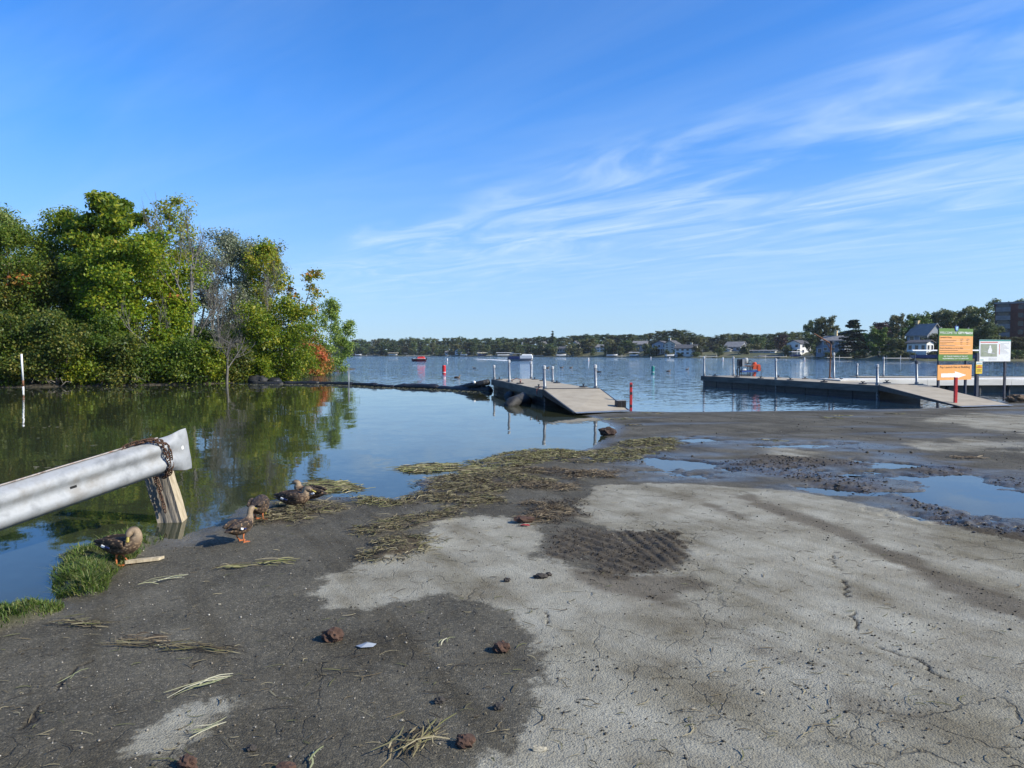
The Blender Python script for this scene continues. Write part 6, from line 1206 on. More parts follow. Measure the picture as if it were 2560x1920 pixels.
# timber post
rp = np.random.RandomState(9); pb0 = at(432, 1301, 0.0); axis = Vector((-0.30, 0.05, 1.0)).normalized(); post = thing('timber_post', 'split weathered timber post leaning in the water under the rail end', 'post', (pb0.x, pb0.y, 0))
nseg = 13; outline = []
px_, py_ = Vector((1, 0, 0)) - axis * axis.x, None; px_.normalize(); py_ = axis.cross(px_)
rot = Matrix.Rotation(math.radians(9), 3, axis); ex = rot @ px_; ey = rot @ py_
hw_ = 0.115; edge = []
for sd, (ax_, bx_) in enumerate((((-1, -1), (1, -1)), ((1, -1), (1, 1)), ((1, 1), (-1, 1)), ((-1, 1), (-1, -1)))):
    for k in range(10): t = k / 10; edge.append((ax_[0] + (bx_[0] - ax_[0]) * t, ax_[1] + (bx_[1] - ax_[1]) * t, sd))
b = MB(); ne = len(edge); grv = [0.0 if e[2] == 1 else (rp.rand() ** 2) * 0.055 * (1 if e[2] in (0, 3) else 0.4) for e in edge]
for i in range(nseg):
    h = -0.45 + (0.80 + 0.45) * i / (nseg - 1); c = pb0 + axis * h
    for (x, y, sd), g_ in zip(edge, grv):
        jj = rp.normal(0, 0.004) if sd != 1 else rp.normal(0, 0.001); f = 1 - (g_ + abs(jj)) / hw_
        rag = 0.0 if i < nseg - 1 else rp.uniform(-0.05, 0.03)
        b.v.append(tuple(c + axis * rag + ex * x * hw_ * f + ey * y * hw_ * f))
for i in range(nseg - 1):
    for j in range(ne): b.f.append((i * ne + j, i * ne + (j + 1) % ne, (i + 1) * ne + (j + 1) % ne, (i + 1) * ne + j)); b.m.append(1 if edge[j][2] == 1 else 0)
b.f += [tuple(range(ne - 1, -1, -1)), tuple((nseg - 1) * ne + j for j in range(ne))]; b.m += [0, 0]
b.build('timber', [m_wood_old, m_wood_fresh], post, True)
# chain looped over the rail end and hanging against the post
chain = thing('chain', 'rusty steel chain looped over the guard rail end and hanging on the post', 'chain', RP(-0.3, 0, 0.12)[:])
LS = 1.3; lk = MB(); path = []
for k in range(12):
    a = 2 * math.pi * k / 12; path.append((LS * (0.0165 * math.cos(a) + (0.010 if math.cos(a) > 0 else -0.010)), LS * 0.0125 * math.sin(a), 0))
n_ = 5; rr_ = 0.0052
for k in range(12):
    p0 = Vector(path[k]); tg = (Vector(path[(k + 1) % 12]) - Vector(path[k - 1])).normalized(); sdv = Vector((tg.y, -tg.x, 0))
    for j in range(n_): a = 2 * math.pi * j / n_; lk.v.append(tuple(p0 + sdv * rr_ * math.cos(a) + Vector((0, 0, rr_ * math.sin(a)))))
for k in range(12):
    for j in range(n_): lk.f.append((k * n_ + j, k * n_ + (j + 1) % n_, ((k + 1) % 12) * n_ + (j + 1) % n_, ((k + 1) % 12) * n_ + j)); lk.m.append(0)
proto_link = lk.build('link', m_chain, chain, False, True); link_me = proto_link.data; bpy.data.objects.remove(proto_link)
def catpath(P, n):
    P = [Vector(p) for p in P]; out = []; L = [0]
    for i in range(1, len(P)): L.append(L[-1] + (P[i] - P[i - 1]).length)
    for k in range(n):
        s = L[-1] * k / (n - 1); i = max(j for j in range(len(L)) if L[j] <= s + 1e-9); i = min(i, len(P) - 2); t = (s - L[i]) / max(1e-9, L[i + 1] - L[i]); out.append(P[i] + (P[i + 1] - P[i]) * t)
    return out, L[-1]
post_f = lambda z, dx=0.0, off=0.13: pb0 + axis * (z / axis.z) + Vector((dx, -off, 0))
strands = [[RP(-0.66, 0.10, -0.05), RP(-0.64, 0.182, 0.0), RP(-0.55, 0.20, 0.03), RP(-0.42, 0.195, 0.05), RP(-0.35, 0.165, 0.075), RP(-0.31, 0.10, 0.106), RP(-0.29, 0.02, 0.096), RP(-0.285, -0.07, 0.112), RP(-0.29, -0.14, 0.075), RP(-0.295, -0.20, 0.03), post_f(0.50, 0.02, 0.15), post_f(0.36, 0.03, 0.15), post_f(0.22, 0.035, 0.15), post_f(0.14, 0.03, 0.15)],
           [RP(-0.52, 0.12, -0.05), RP(-0.50, 0.185, 0.01), RP(-0.38, 0.19, 0.045), RP(-0.29, 0.15, 0.07), RP(-0.24, 0.07, 0.085), RP(-0.225, -0.03, 0.075), RP(-0.235, -0.12, 0.07), RP(-0.25, -0.19, 0.04), post_f(0.50, 0.045, 0.16), post_f(0.36, 0.05, 0.15)]]
inv = parent_matrix(chain).inverted()
for P in strands:
    _, Ls = catpath(P, 5); nl_ = int(Ls / 0.040); pts, _ = catpath(P, nl_)
    for i in range(nl_):
        d = (pts[min(i + 1, nl_ - 1)] - pts[max(i - 1, 0)]).normalized(); o = link('link', link_me, chain); q = d.to_track_quat('X', 'Z'); o.rotation_mode = 'QUATERNION'
        from mathutils import Quaternion
        o.rotation_quaternion = q @ Quaternion((1, 0, 0), math.radians(90 * (i % 2) + 20)); o.location = inv @ pts[i]

# ------------------------------------------------------------------ ducks
m_duck, t, b_ = new_mat('duck_plumage')
at_ = N(t, 'ShaderNodeAttribute', attribute_name='tone'); sp_ = N(t, 'ShaderNodeSeparateColor'); t.links.new(at_.outputs['Color'], sp_.inputs[0]); co = N(t, 'ShaderNodeTexCoord'); mpg = N(t, 'ShaderNodeMapping'); mpg.inputs['Scale'].default_value = (0.6, 1, 1); t.links.new(co.outputs['Object'], mpg.inputs[0])
vv = N(t, 'ShaderNodeTexVoronoi'); vv.inputs['Scale'].default_value = 55; t.links.new(mpg.outputs[0], vv.inputs['Vector']); nn_ = N(t, 'ShaderNodeTexNoise'); nn_.inputs['Scale'].default_value = 60; nn_.inputs['Detail'].default_value = 5; t.links.new(mpg.outputs[0], nn_.inputs['Vector'])
mk_ = N(t, 'ShaderNodeMath', operation='ADD'); t.links.new(vv.outputs['Distance'], mk_.inputs[0]); t.links.new(nn_.outputs[0], mk_.inputs[1])
fth = ramp(t, mk_.outputs[0], [(0.58, (0.26, 0.17, 0.090)), (0.76, (0.095, 0.057, 0.030)), (0.98, (0.022, 0.014, 0.009))]); buf = ramp(t, mk_.outputs[0], [(0.5, (0.42, 0.32, 0.20)), (0.85, (0.24, 0.15, 0.08)), (1.05, (0.10, 0.06, 0.035))])
mxd = N(t, 'ShaderNodeMixRGB'); t.links.new(sp_.outputs[0], mxd.inputs[0]); t.links.new(fth.outputs[0], mxd.inputs[1]); t.links.new(buf.outputs[0], mxd.inputs[2])
mxe = N(t, 'ShaderNodeMixRGB'); t.links.new(sp_.outputs[1], mxe.inputs[0]); mxf = N(t, 'ShaderNodeMixRGB'); t.links.new(sp_.outputs[2], mxf.inputs[0]); t.links.new(mxd.outputs[0], mxf.inputs[1]); mxf.inputs[2].default_value = (0.27, 0.20, 0.125, 1); t.links.new(mxf.outputs[0], mxe.inputs[1]); mxe.inputs[2].default_value = (0.020, 0.016, 0.012, 1)
t.links.new(mxe.outputs[0], b_.inputs['Base Color']); b_.inputs['Roughness'].default_value = 0.75
m_bill = plain('duck_bill', (0.36, 0.28, 0.05), 0.5); m_leg = plain('duck_leg', (0.52, 0.15, 0.04), 0.6); m_spec = plain('wing_white', (0.75, 0.75, 0.74), 0.6); m_specb = plain('wing_blue', (0.02, 0.03, 0.10), 0.4)
def catmull(P, n):
    P = np.array(P, float); k = len(P); T = np.linspace(0, k - 1, n); out = []
    for t_ in T:
        i = min(int(t_), k - 2); f = t_ - i; p0, p1, p2, p3 = P[max(i - 1, 0)], P[i], P[i + 1], P[min(i + 2, k - 1)]
        out.append(0.5 * ((2 * p1) + (-p0 + p2) * f + (2 * p0 - 5 * p1 + 4 * p2 - p3) * f * f + (-p0 + 3 * p1 - 3 * p2 + p3) * f ** 3))
    return np.array(out)
def duck(label, loc, heading, body, neck, bill, legs=True, z=0.0, scale=1.0, wing_c=(-0.045, 0.165), speculum=True, group=None, swim=False):
    root = thing('duck', label, 'duck', loc, heading, group); root.scale = (scale,) * 3
    P = catmull(body + neck, 46); nb = len(body) / (len(body) + len(neck)); m = 16; vs = []; tone = []
    S = np.array([0, 1.0, 0]); prev = None
    for i in range(len(P)):
        T = P[min(i + 1, len(P) - 1), :3] - P[max(i - 1, 0), :3]; T /= np.linalg.norm(T) + 1e-9; S = S - T * np.dot(S, T); S /= np.linalg.norm(S) + 1e-9; U = np.cross(T, S)
        if i < 3 and U[2] < 0: pass
        fr = i / (len(P) - 1)
        for j in range(m):
            a = 2 * math.pi * j / m; ca, sa = math.cos(a), math.sin(a); rw, rh = max(P[i, 3], 0.003), max(P[i, 4], 0.003)
            vs.append(P[i, :3] + S * rw * ca + U * rh * sa); upv = (S * ca * rw + U * sa * rh)[2] / max(rw, rh)
            if fr < nb * 0.92: buff = np.clip(0.35 - upv * 0.9, 0, 1) * np.clip((fr - 0.1) * 3, 0.2, 1); dk = 0.15 if upv > 0.4 else 0
            else: buff = 0.85; dk = np.clip((upv - 0.55) * 2.5, 0, 1) * 0.8
            tone.append((buff, dk, float(np.clip((fr - nb) * 6, 0, 0.75)), 1))
    fs = []
    for i in range(len(P) - 1):
        for j in range(m): fs.append((i * m + j, i * m + (j + 1) % m, (i + 1) * m + (j + 1) % m, (i + 1) * m + j))
    fs += [tuple(range(m - 1, -1, -1)), tuple((len(P) - 1) * m + j for j in range(m))]
    o = MB().add(vs, fs).build('body', m_duck, root, False, True); a_ = o.data.color_attributes.new('tone', 'FLOAT_COLOR', 'POINT'); a_.data.foreach_set('color', np.array(tone, np.float32).ravel())
    for sg_ in (-1, 1):
        w = MB(); rings = 12; seg = 8
        for i in range(rings):
            t_ = i / (rings - 1); x = wing_c[0] + 0.125 - 0.28 * t_; hh = 0.052 * math.sin(math.pi * min(1, 0.12 + 0.86 * t_)) ** 0.6 * (1 - 0.35 * t_); yy = 0.078 * (1 - 0.62 * max(0, t_ - 0.35) ** 1.1 - 0.25 * (0.4 - t_ if t_ < 0.4 else 0)); zc = wing_c[1] + 0.012 + 0.012 * t_
            for j in range(seg): a = 2 * math.pi * j / seg; w.v.append((x, sg_ * (yy + 0.013 * math.cos(a)), zc + hh * math.sin(a)))
        for i in range(rings - 1):
            for j in range(seg): w.f.append((i * seg + j, i * seg + (j + 1) % seg, (i + 1) * seg + (j + 1) % seg, (i + 1) * seg + j)); w.m.append(0)
        w.f += [tuple(range(seg)), tuple((rings - 1) * seg + j for j in range(seg - 1, -1, -1))]; w.m += [0, 0]
        wo_ = w.build('wing', m_duck, root, False, True)
        if speculum: b = MB(); b.box((wing_c[0] - 0.045, sg_ * 0.083, wing_c[1] - 0.005), (0.034, 0.012, 0.020), Matrix.Rotation(0.3, 3, 'Y')); b.build('speculum', m_spec, wo_, bevel=0.003); b = MB(); b.box((wing_c[0] - 0.005, sg_ * 0.086, wing_c[1] - 0.012), (0.045, 0.010, 0.016), Matrix.Rotation(0.25, 3, 'Y')); b.build('blue_patch', m_specb, wo_, bevel=0.003)
    if bill is not None:
        q0, q1 = np.array(bill[0]), np.array(bill[1]); d = q1 - q0; d /= np.linalg.norm(d); sdv = np.cross(d, [0, 0, 1]); sdv /= np.linalg.norm(sdv) + 1e-9; upb = np.cross(sdv, d); b = MB(); rr = []
        for f, w_, h_ in ((-0.1, 0.011, 0.012), (0.4, 0.0115, 0.008), (0.85, 0.0135, 0.005), (1.0, 0.008, 0.003)):
            c = q0 + (q1 - q0) * f; rr.append([c + sdv * w_ * math.cos(2 * math.pi * j / 8) + upb * h_ * math.sin(2 * math.pi * j / 8) for j in range(8)])
        b.add([v for r_ in rr for v in r_], [(i * 8 + j, i * 8 + (j + 1) % 8, (i + 1) * 8 + (j + 1) % 8, (i + 1) * 8 + j) for i in range(3) for j in range(8)] + [tuple(range(7, -1, -1)), tuple(24 + j for j in range(8))]); b.build('bill', m_bill, root, False, True)
        hd = P[int(len(P) * 0.90), :3]; hr_ = P[int(len(P) * 0.90), 3]
        for sg_ in (-1, 1):
            b = MB(); c = hd + sdv * sg_ * hr_ * 0.93 + upb * hr_ * 0.35; b.lathe([(0.001, -0.0045), (0.004, -0.002), (0.004, 0.002), (0.001, 0.0045)], 8, c); b.build('eye', m_black, root, False, True)
    if legs:
        for sg_ in (-1, 1):
            b = MB(); fx_ = 0.015 + 0.02 * sg_; b.tube([(0.0, sg_ * 0.036, 0.12), (-0.012, sg_ * 0.038, 0.06), (fx_, sg_ * 0.04, 0.012)], [0.013, 0.007, 0.006], 7)
            b.prism([(fx_ - 0.008, sg_ * 0.04, 0.004), (fx_ + 0.055, sg_ * 0.04 - 0.03, 0.004), (fx_ + 0.045, sg_ * 0.04 - 0.012, 0.004), (fx_ + 0.065, sg_ * 0.04, 0.004), (fx_ + 0.045, sg_ * 0.04 + 0.012, 0.004), (fx_ + 0.055, sg_ * 0.04 + 0.03, 0.004)], (0, 0, -0.003), (0, 0, 0.004)); b.build('leg', m_leg, root)
    return root
body_st = [(-0.235, 0, 0.150, 0.012, 0.004), (-0.185, 0, 0.152, 0.034, 0.018), (-0.12, 0, 0.150, 0.060, 0.046), (-0.04, 0, 0.148, 0.080, 0.068), (0.04, 0, 0.152, 0.080, 0.072), (0.10, 0, 0.168, 0.064, 0.064)]
neck_up = [(0.138, 0, 0.205, 0.042, 0.046), (0.150, 0, 0.245, 0.030, 0.032), (0.156, 0, 0.275, 0.028, 0.030), (0.172, 0, 0.302, 0.031, 0.031), (0.197, 0, 0.304, 0.026, 0.025), (0.214, 0, 0.298, 0.013, 0.012)]
neck_preen = [(0.140, 0.0, 0.205, 0.048, 0.050), (0.150, 0.004, 0.245, 0.036, 0.036), (0.136, -0.004, 0.280, 0.031, 0.032), (0.118, -0.022, 0.278, 0.031, 0.031), (0.112, -0.046, 0.256, 0.025, 0.025), (0.114, -0.058, 0.236, 0.013, 0.013)]
neck_down = [(0.140, 0, 0.150, 0.042, 0.044), (0.165, 0, 0.115, 0.032, 0.034), (0.180, 0, 0.080, 0.031, 0.031), (0.192, 0, 0.055, 0.025, 0.025), (0.198, 0, 0.040, 0.012, 0.012)]
dn = lambda pts, dz: [(x, y, z - dz, a, c) for x, y, z, a, c in pts]
neck_rest = [(0.130, 0, 0.205, 0.046, 0.048), (0.132, 0, 0.232, 0.036, 0.036), (0.140, 0, 0.252, 0.032, 0.032), (0.162, 0, 0.258, 0.030, 0.029), (0.184, 0, 0.250, 0.024, 0.023), (0.198, 0, 0.243, 0.012, 0.012)]
def gp(px, py, z=0.05): p = at(px, py, z); return (p.x, p.y, gz1(p.x, p.y) + 0.002)
q = gp(302, 1388, 0.10); duck('brown mottled duck standing on the grass tuft and preening its breast', q, math.radians(-12), body_st, neck_preen, ((0.114, -0.055, 0.242), (0.125, -0.075, 0.20)), scale=1.0)
q = gp(602, 1350); duck('small dark duck standing with raised head and white wing patch on bare ground', q, math.radians(74), body_st, neck_up, ((0.210, 0, 0.299), (0.262, 0, 0.286)), scale=0.90)
q = gp(648, 1299); duck('rounded brown duck seen from behind with its head down', q, math.radians(92), [(x, y, z, a * 1.12, c * 1.18) for x, y, z, a, c in body_st], neck_down, ((0.196, 0, 0.045), (0.21, 0, 0.01)), scale=1.0, speculum=False)
q = gp(736, 1268); duck('brown duck sitting on the weeds with olive yellow bill', (q[0], q[1], q[2] + 0.005), math.radians(-14), dn(body_st, 0.078), dn(neck_rest, 0.078), ((0.192, 0, 0.170), (0.246, 0, 0.150)), False, wing_c=(-0.045, 0.088), scale=1.05)
q = gp(765, 1250); duck('dark headed duck sitting behind the olive billed duck', (q[0], q[1] + 0.12, q[2] + 0.005), math.radians(168), dn(body_st, 0.078), dn(neck_rest, 0.070), ((0.192, 0, 0.176), (0.236, 0.01, 0.160)), False, wing_c=(-0.045, 0.088), scale=1.02)
BL = [((1143, 945), 'dark duck swimming beyond the boom by the red buoy', 0.2), ((1186, 921), 'tiny dark bird on the open water beyond the dock posts', 3.0), ((1369, 921), 'dark bird swimming behind the dock between its pipe posts', 0.3), ((1404, 920), 'dark bird swimming next to another behind the dock', 0.1), ((1427, 920.5), 'tiny bird trailing the pair behind the dock', 0.4), ((1497, 931), 'brown bird swimming close to the outer dock pipe', 2.8), ((1671, 929), 'dark duck swimming beside the green buoy', 0.2), ((1718, 924), 'dark bird on the water short of the long dock', 0.5)]
for (xy, lb, hd_) in BL:
    q = at(*xy); duck(lb, (q.x, q.y, -0.03), hd_, dn(body_st, 0.095), dn(neck_up, 0.10), ((0.21, 0, 0.199), (0.262, 0, 0.186)), False, wing_c=(-0.045, 0.07), speculum=False, scale=1.1, group='birds swimming on the lake')
# ------------------------------------------------------------------ weed wrack, straw, gravel, grass, litter
R7 = np.random.RandomState(77)
def ribbons(C, head, L, wd, curl, lift, tilt):
    """flat curved strips: 4 cross-sections each"""
    m = len(C); S = np.linspace(-0.5, 0.5, 4); V = np.zeros((m, 8, 3))
    for k, s in enumerate(S):
        a = head + curl * s; x = C[:, 0] + np.cos(head) * s * L - np.sin(head) * curl * (s * s) * L * 0.5; y = C[:, 1] + np.sin(head) * s * L + np.cos(head) * curl * (s * s) * L * 0.5
        z = C[:, 2] + lift * (0.25 - s * s) * 4 * 0.5 + tilt * s * L; w = wd * (0.5 if k in (1, 2) else 0.28)
        nx, ny = -np.sin(a), np.cos(a); V[:, 2 * k] = np.stack([x + nx * w, y + ny * w, z + w * 0.7], 1); V[:, 2 * k + 1] = np.stack([x - nx * w, y - ny * w, z - w * 0.2], 1)
    base = np.arange(m)[:, None] * 8; Q = np.concatenate([base + np.array([[2 * k, 2 * k + 1, 2 * k + 3, 2 * k + 2]]) for k in range(3)], 1).reshape(-1, 4)
    return V.reshape(-1, 3), Q
def isl_mat(name, cols, rough=0.8, sc=None):
    m, t, b = new_mat(name); g = N(t, 'ShaderNodeNewGeometry'); r = ramp(t, g.outputs['Random Per Island'], [((i + 0.02) / len(cols), c) for i, c in enumerate(cols)]); t.links.new(r.outputs[0], b.inputs['Base Color']); b.inputs['Roughness'].default_value = rough; b.inputs['Specular IOR Level'].default_value = 0.25; return m
m_weed = isl_mat('weed_wrack', [(0.034, 0.026, 0.015), (0.10, 0.080, 0.042), (0.19, 0.155, 0.085), (0.12, 0.12, 0.04), (0.32, 0.27, 0.16), (0.055, 0.060, 0.020), (0.17, 0.14, 0.078), (0.040, 0.030, 0.018), (0.030, 0.024, 0.015)])
m_weed_g = isl_mat('weed_green', [(0.060, 0.058, 0.022), (0.15, 0.145, 0.05), (0.27, 0.24, 0.115), (0.12, 0.135, 0.034), (0.34, 0.29, 0.17), (0.030, 0.027, 0.015), (0.05, 0.041, 0.022), (0.10, 0.080, 0.042)])
m_weed_b = isl_mat('weed_brown', [(0.030, 0.021, 0.013), (0.075, 0.052, 0.031), (0.13, 0.10, 0.06), (0.042, 0.030, 0.020), (0.21, 0.165, 0.10)])
def fill_poly(P, n, grow=0.15, patchy=-9):
    lo, hi = P.min(0) - grow, P.max(0) + grow; out = np.zeros((0, 2))
    while len(out) < n:
        q = lo + (hi - lo) * R7.rand(n * 3 + 50, 2); e = fbm(q[:, 0] * 2.2, q[:, 1] * 2.2, 4) * 0.4 + fbm(q[:, 0] * 9 + 40, q[:, 1] * 9, 3) * 0.15
        d = sdist(q[:, 0], q[:, 1], P) + e + R7.normal(0, 0.06, len(q)); out = np.concatenate([out, q[(d > -0.02) & (fbm(q[:, 0] * 6 + 11, q[:, 1] * 9, 3) + 0.35 * R7.rand(len(q)) > patchy)]])
    return out[:n]
def parea(P): x, y = P[:, 0], P[:, 1]; return 0.5 * abs(np.dot(x, np.roll(y, 1)) - np.dot(y, np.roll(x, 1)))
wl = ['broad tangled bank of yellow green water weed along the pond edge', 'big heap of brown and straw coloured weed along the pond corner', 'brown strip of dead weed running behind the dry patch', 'bright yellow green weed strip by the brown lump', 'straw and weed litter the resting ducks sit on', 'thin green weed line at the water beside the ducks', 'long curved line of dry brown weed above the pale patch', 'loose clump of dark and straw coloured weed at the pale patch edge', 'matted reddish brown weed clump beside the red scrap', 'scattered dark stalks between the weed heap and the dry patch', 'thin yellow green weed tongue beside the shallow puddle']
for i, P in enumerate(WRACK):
    A = parea(P); d = P[:, 1].mean(); n = int(min(13000, max(700, A * (2000 if d > 9 else 2200))))
    q = fill_poly(P, n, 0.22, 0.17); z = ground_z(q[:, 0], q[:, 1]); z = np.maximum(z, 0.0) + R7.rand(n) ** 2 * 0.028
    L = R7.gamma(2.0, 0.030, n) + 0.02; wdt = (0.003 + 0.0055 * R7.rand(n) ** 2) * (0.7 + d / 18)
    head = np.where(R7.rand(n) < 0.25, R7.normal(0.15, 0.5, n), R7.rand(n) * 6.28)
    V, Q = ribbons(np.stack([q[:, 0], q[:, 1], z], 1), head, L, wdt, R7.normal(0, 2.2, n), 0.016 * R7.rand(n), R7.normal(0, 0.15, n))
    m = [m_weed_g, m_weed, m_weed_b, m_weed_g, m_weed, m_weed_g, m_weed, m_weed, m_weed_b, m_weed_b, m_weed_g][i]
    o = link('weed_wrack', fast_mesh('weed_wrack', V, Q, m)); tag(o, wl[i], 'weed', kind='stuff')
# rafts afloat
for pts, n, lb in [(zp([(10, 372), (150, 340), (380, 338), (370, 368), (150, 388)], 1000, 1040, 2.765), 900, 'small raft of straw coloured weed floating off the pond corner'), (zp([(450, 372), (500, 362), (650, 372), (660, 390), (480, 396)], 1000, 1040, 2.765), 420, 'little weed raft between two weed banks'), (zp([(1020, 190), (1150, 155), (1360, 175), (1420, 222), (1100, 252), (1000, 240)], 480, 1160, 3.456), 700, 'floating mat of green stalks in the water behind the ducks')]:
    P = gpoly(pts, 0.0); q = fill_poly(P, n, 0.05); V, Q = ribbons(np.stack([q[:, 0], q[:, 1], 0.006 + 0.03 * R7.rand(n) ** 2], 1), R7.normal(0.1, 0.8, n), R7.gamma(3, 0.045, n) + 0.05, 0.008 + 0.008 * R7.rand(n), R7.normal(0, 0.9, n), 0.01 * R7.rand(n), R7.normal(0, 0.03, n))
    o = link('weed_raft', fast_mesh('weed_raft', V, Q, m_weed_g)); tag(o, lb, 'weed', kind='stuff')
# scum and bits along the boom
q = []
for i in range(700):
    s = R7.rand() * cum[-1]; c = bpt(s); q.append((c[0] + R7.normal(0, 0.3), c[1] - 0.25 - abs(R7.normal(0, 0.9)) - 0.2 * R7.rand()))
for i in range(300):
    p = at(R7.uniform(0, 760), 968 + abs(R7.normal(0, 10)), 0); q.append((p.x, p.y))
for i in range(14):
    p = at(R7.uniform(60, 460), R7.uniform(1010, 1270), 0); q += [(p.x + R7.normal(0, 0.15), p.y + R7.normal(0, 0.1)) for _ in range(4)]
q = np.array(q); n = len(q)
V, Q = ribbons(np.stack([q[:, 0], q[:, 1], np.full(n, 0.006)], 1), R7.normal(0, 0.5, n), 0.04 + 0.12 * R7.rand(n) ** 2, 0.008 + 0.02 * R7.rand(n) ** 2, R7.normal(0, 0.8, n), np.zeros(n), np.zeros(n))
tag(link('floating_debris', fast_mesh('floating_debris', V, Q, isl_mat('scum', [(0.04, 0.04, 0.022), (0.085, 0.08, 0.045), (0.055, 0.062, 0.028), (0.14, 0.13, 0.085)]))), 'bits of scum and twigs floating along the boom and bank', 'debris', kind='stuff')
# loose straws and black twiglets over the whole launch
n = 2600; y = 2.7 * (22 / 2.7) ** (R7.rand(n) ** 0.9); x = R7.uniform(-0.72, 0.74, n) * y; M7 = masks(x, y); keep = (M7['land'] > 0.15) & (M7['pud'] < 0.5) & (fbm(x * 1.3, y * 1.3, 3) + 0.25 * R7.rand(n) > -0.02); x, y = x[keep], y[keep]; n = len(x)
z = ground_z(x, y) + 0.006; V, Q = ribbons(np.stack([x, y, z], 1), R7.normal(0.2, 0.9, n), 0.02 + R7.gamma(2, 0.022, n), 0.0025 + 0.0035 * R7.rand(n), R7.normal(0, 1.4, n), 0.008 * R7.rand(n), R7.normal(0, 0.08, n))
tag(link('loose_straw', fast_mesh('loose_straw', V, Q, isl_mat('straw_bits', [(0.03, 0.025, 0.018), (0.045, 0.035, 0.022), (0.14, 0.11, 0.06), (0.03, 0.026, 0.02), (0.28, 0.24, 0.14), (0.05, 0.04, 0.028), (0.09, 0.09, 0.04)]))), 'thin straws and black twigs scattered over the launch', 'straw', kind='stuff')
# pebbles
t_ = (1 + 5 ** 0.5) / 2
ICO = np.array([(-1, t_, 0), (1, t_, 0), (-1, -t_, 0), (1, -t_, 0), (0, -1, t_), (0, 1, t_), (0, -1, -t_), (0, 1, -t_), (t_, 0, -1), (t_, 0, 1), (-t_, 0, -1), (-t_, 0, 1)]) / math.hypot(1, t_)
ICF = np.array([(0, 11, 5), (0, 5, 1), (0, 1, 7), (0, 7, 10), (0, 10, 11), (1, 5, 9), (5, 11, 4), (11, 10, 2), (10, 7, 6), (7, 1, 8), (3, 9, 4), (3, 4, 2), (3, 2, 6), (3, 6, 8), (3, 8, 9), (4, 9, 5), (2, 4, 11), (6, 2, 10), (8, 6, 7), (9, 8, 1)])
def pebbles(x, y, r, m, name, label, sink=0.3, flat=0.7):
    n = len(x); z = ground_z(x, y) + r * flat * (1 - sink)
    V = ICO[None] * (1 + R7.normal(0, 0.16, (n, 12, 1))) * np.stack([r * R7.uniform(0.7, 1.3, n), r * R7.uniform(0.7, 1.2, n), r * flat], 1)[:, None]
    a = R7.rand(n) * 6.28; c, s = np.cos(a)[:, None], np.sin(a)[:, None]; V = np.stack([V[..., 0] * c - V[..., 1] * s + x[:, None], V[..., 0] * s + V[..., 1] * c + y[:, None], V[..., 2] + z[:, None]], -1)
    Q = (ICF[None] + (np.arange(n) * 12)[:, None, None]).reshape(-1, 3)
    return tag(link(name, fast_mesh(name, V.reshape(-1, 3), Q, m)), label, 'gravel', kind='stuff')
def scatter(n, ymax=20, p=1.0): y = 2.65 * (ymax / 2.65) ** (R7.rand(n) ** p); return R7.uniform(-0.73, 0.75, n) * y, y
x, y = scatter(26000); M7 = masks(x, y); pr = (0.04 + 0.60 * M7['brown'] + 0.50 * smooth(0.0, 0.30, fbm(x * 1.1, y * 1.1, 4))) * (M7['land'] > 0.1) * (M7['pud'] < 0.6); k = R7.rand(len(x)) < pr; x, y = x[k], y[k]
m_dk = isl_mat('dark_crumbs', [(0.028, 0.024, 0.018), (0.055, 0.048, 0.036), (0.085, 0.075, 0.058), (0.04, 0.034, 0.026)], 0.9)
pebbles(x, y, 0.0016 + 0.0055 * R7.rand(len(x)) ** 5 + 0.0006 * y * R7.rand(len(x)) ** 2, m_dk, 'dark_gravel', 'dark soil crumbs and gravel strewn over the launch surface')
x, y = scatter(9000); M7 = masks(x, y); k = (M7['land'] > 0.1) & (M7['pud'] < 0.5) & (R7.rand(len(x)) < 0.22 + 0.12 * (1 - M7['dry'])); x, y = x[k], y[k]
pebbles(x, y, 0.0020 + 0.0045 * R7.rand(len(x)) ** 4 + 0.0004 * y * R7.rand(len(x)), isl_mat('pale_pebbles', [(0.24, 0.21, 0.16), (0.30, 0.27, 0.22), (0.18, 0.145, 0.10), (0.40, 0.38, 0.33), (0.14, 0.115, 0.08)], 0.8), 'pale_gravel', 'small pale pebbles scattered over the launch surface')
gx_, gy_ = [], []
for P in GRAV:
    q = fill_poly(P, int(min(4200, 330 * parea(P))), 0.5, 0.12); gx_.append(q[:, 0]); gy_.append(q[:, 1])
x, y = np.concatenate(gx_), np.concatenate(gy_)
pebbles(x, y, 0.004 + 0.019 * R7.rand(len(x)) ** 3.5, isl_mat('black_gravel', [(0.018, 0.017, 0.016), (0.035, 0.033, 0.030), (0.06, 0.056, 0.05), (0.028, 0.024, 0.02)], 0.6), 'wet_gravel', 'wet black gravel ridge along the puddles', 0.45, 0.5)
x, y = scatter(2500, 19); k = (y > 10.5) & (x > 0.15 * y); x, y = x[k], y[k]; M7 = masks(x, y); k = (M7['dry'] < 0.4) & (M7['land'] > 0.3); x, y = x[k], y[k]
pebbles(x, y, 0.004 + 0.022 * R7.rand(len(x)) ** 4, m_dk, 'mud_clumps', 'dark mud clumps around the puddles', 0.4)
for P in MUD:
    q = fill_poly(P, 2000, 0.10, 0.1); pebbles(q[:, 0], q[:, 1], 0.002 + 0.007 * R7.rand(len(q)) ** 4, isl_mat('mud_crumbs', [(0.030, 0.024, 0.017), (0.06, 0.048, 0.033), (0.09, 0.07, 0.045), (0.02, 0.017, 0.013)], 0.9), 'mud_crumbs', 'churned dark mud with tyre marks beside the dry patch', 0.4)
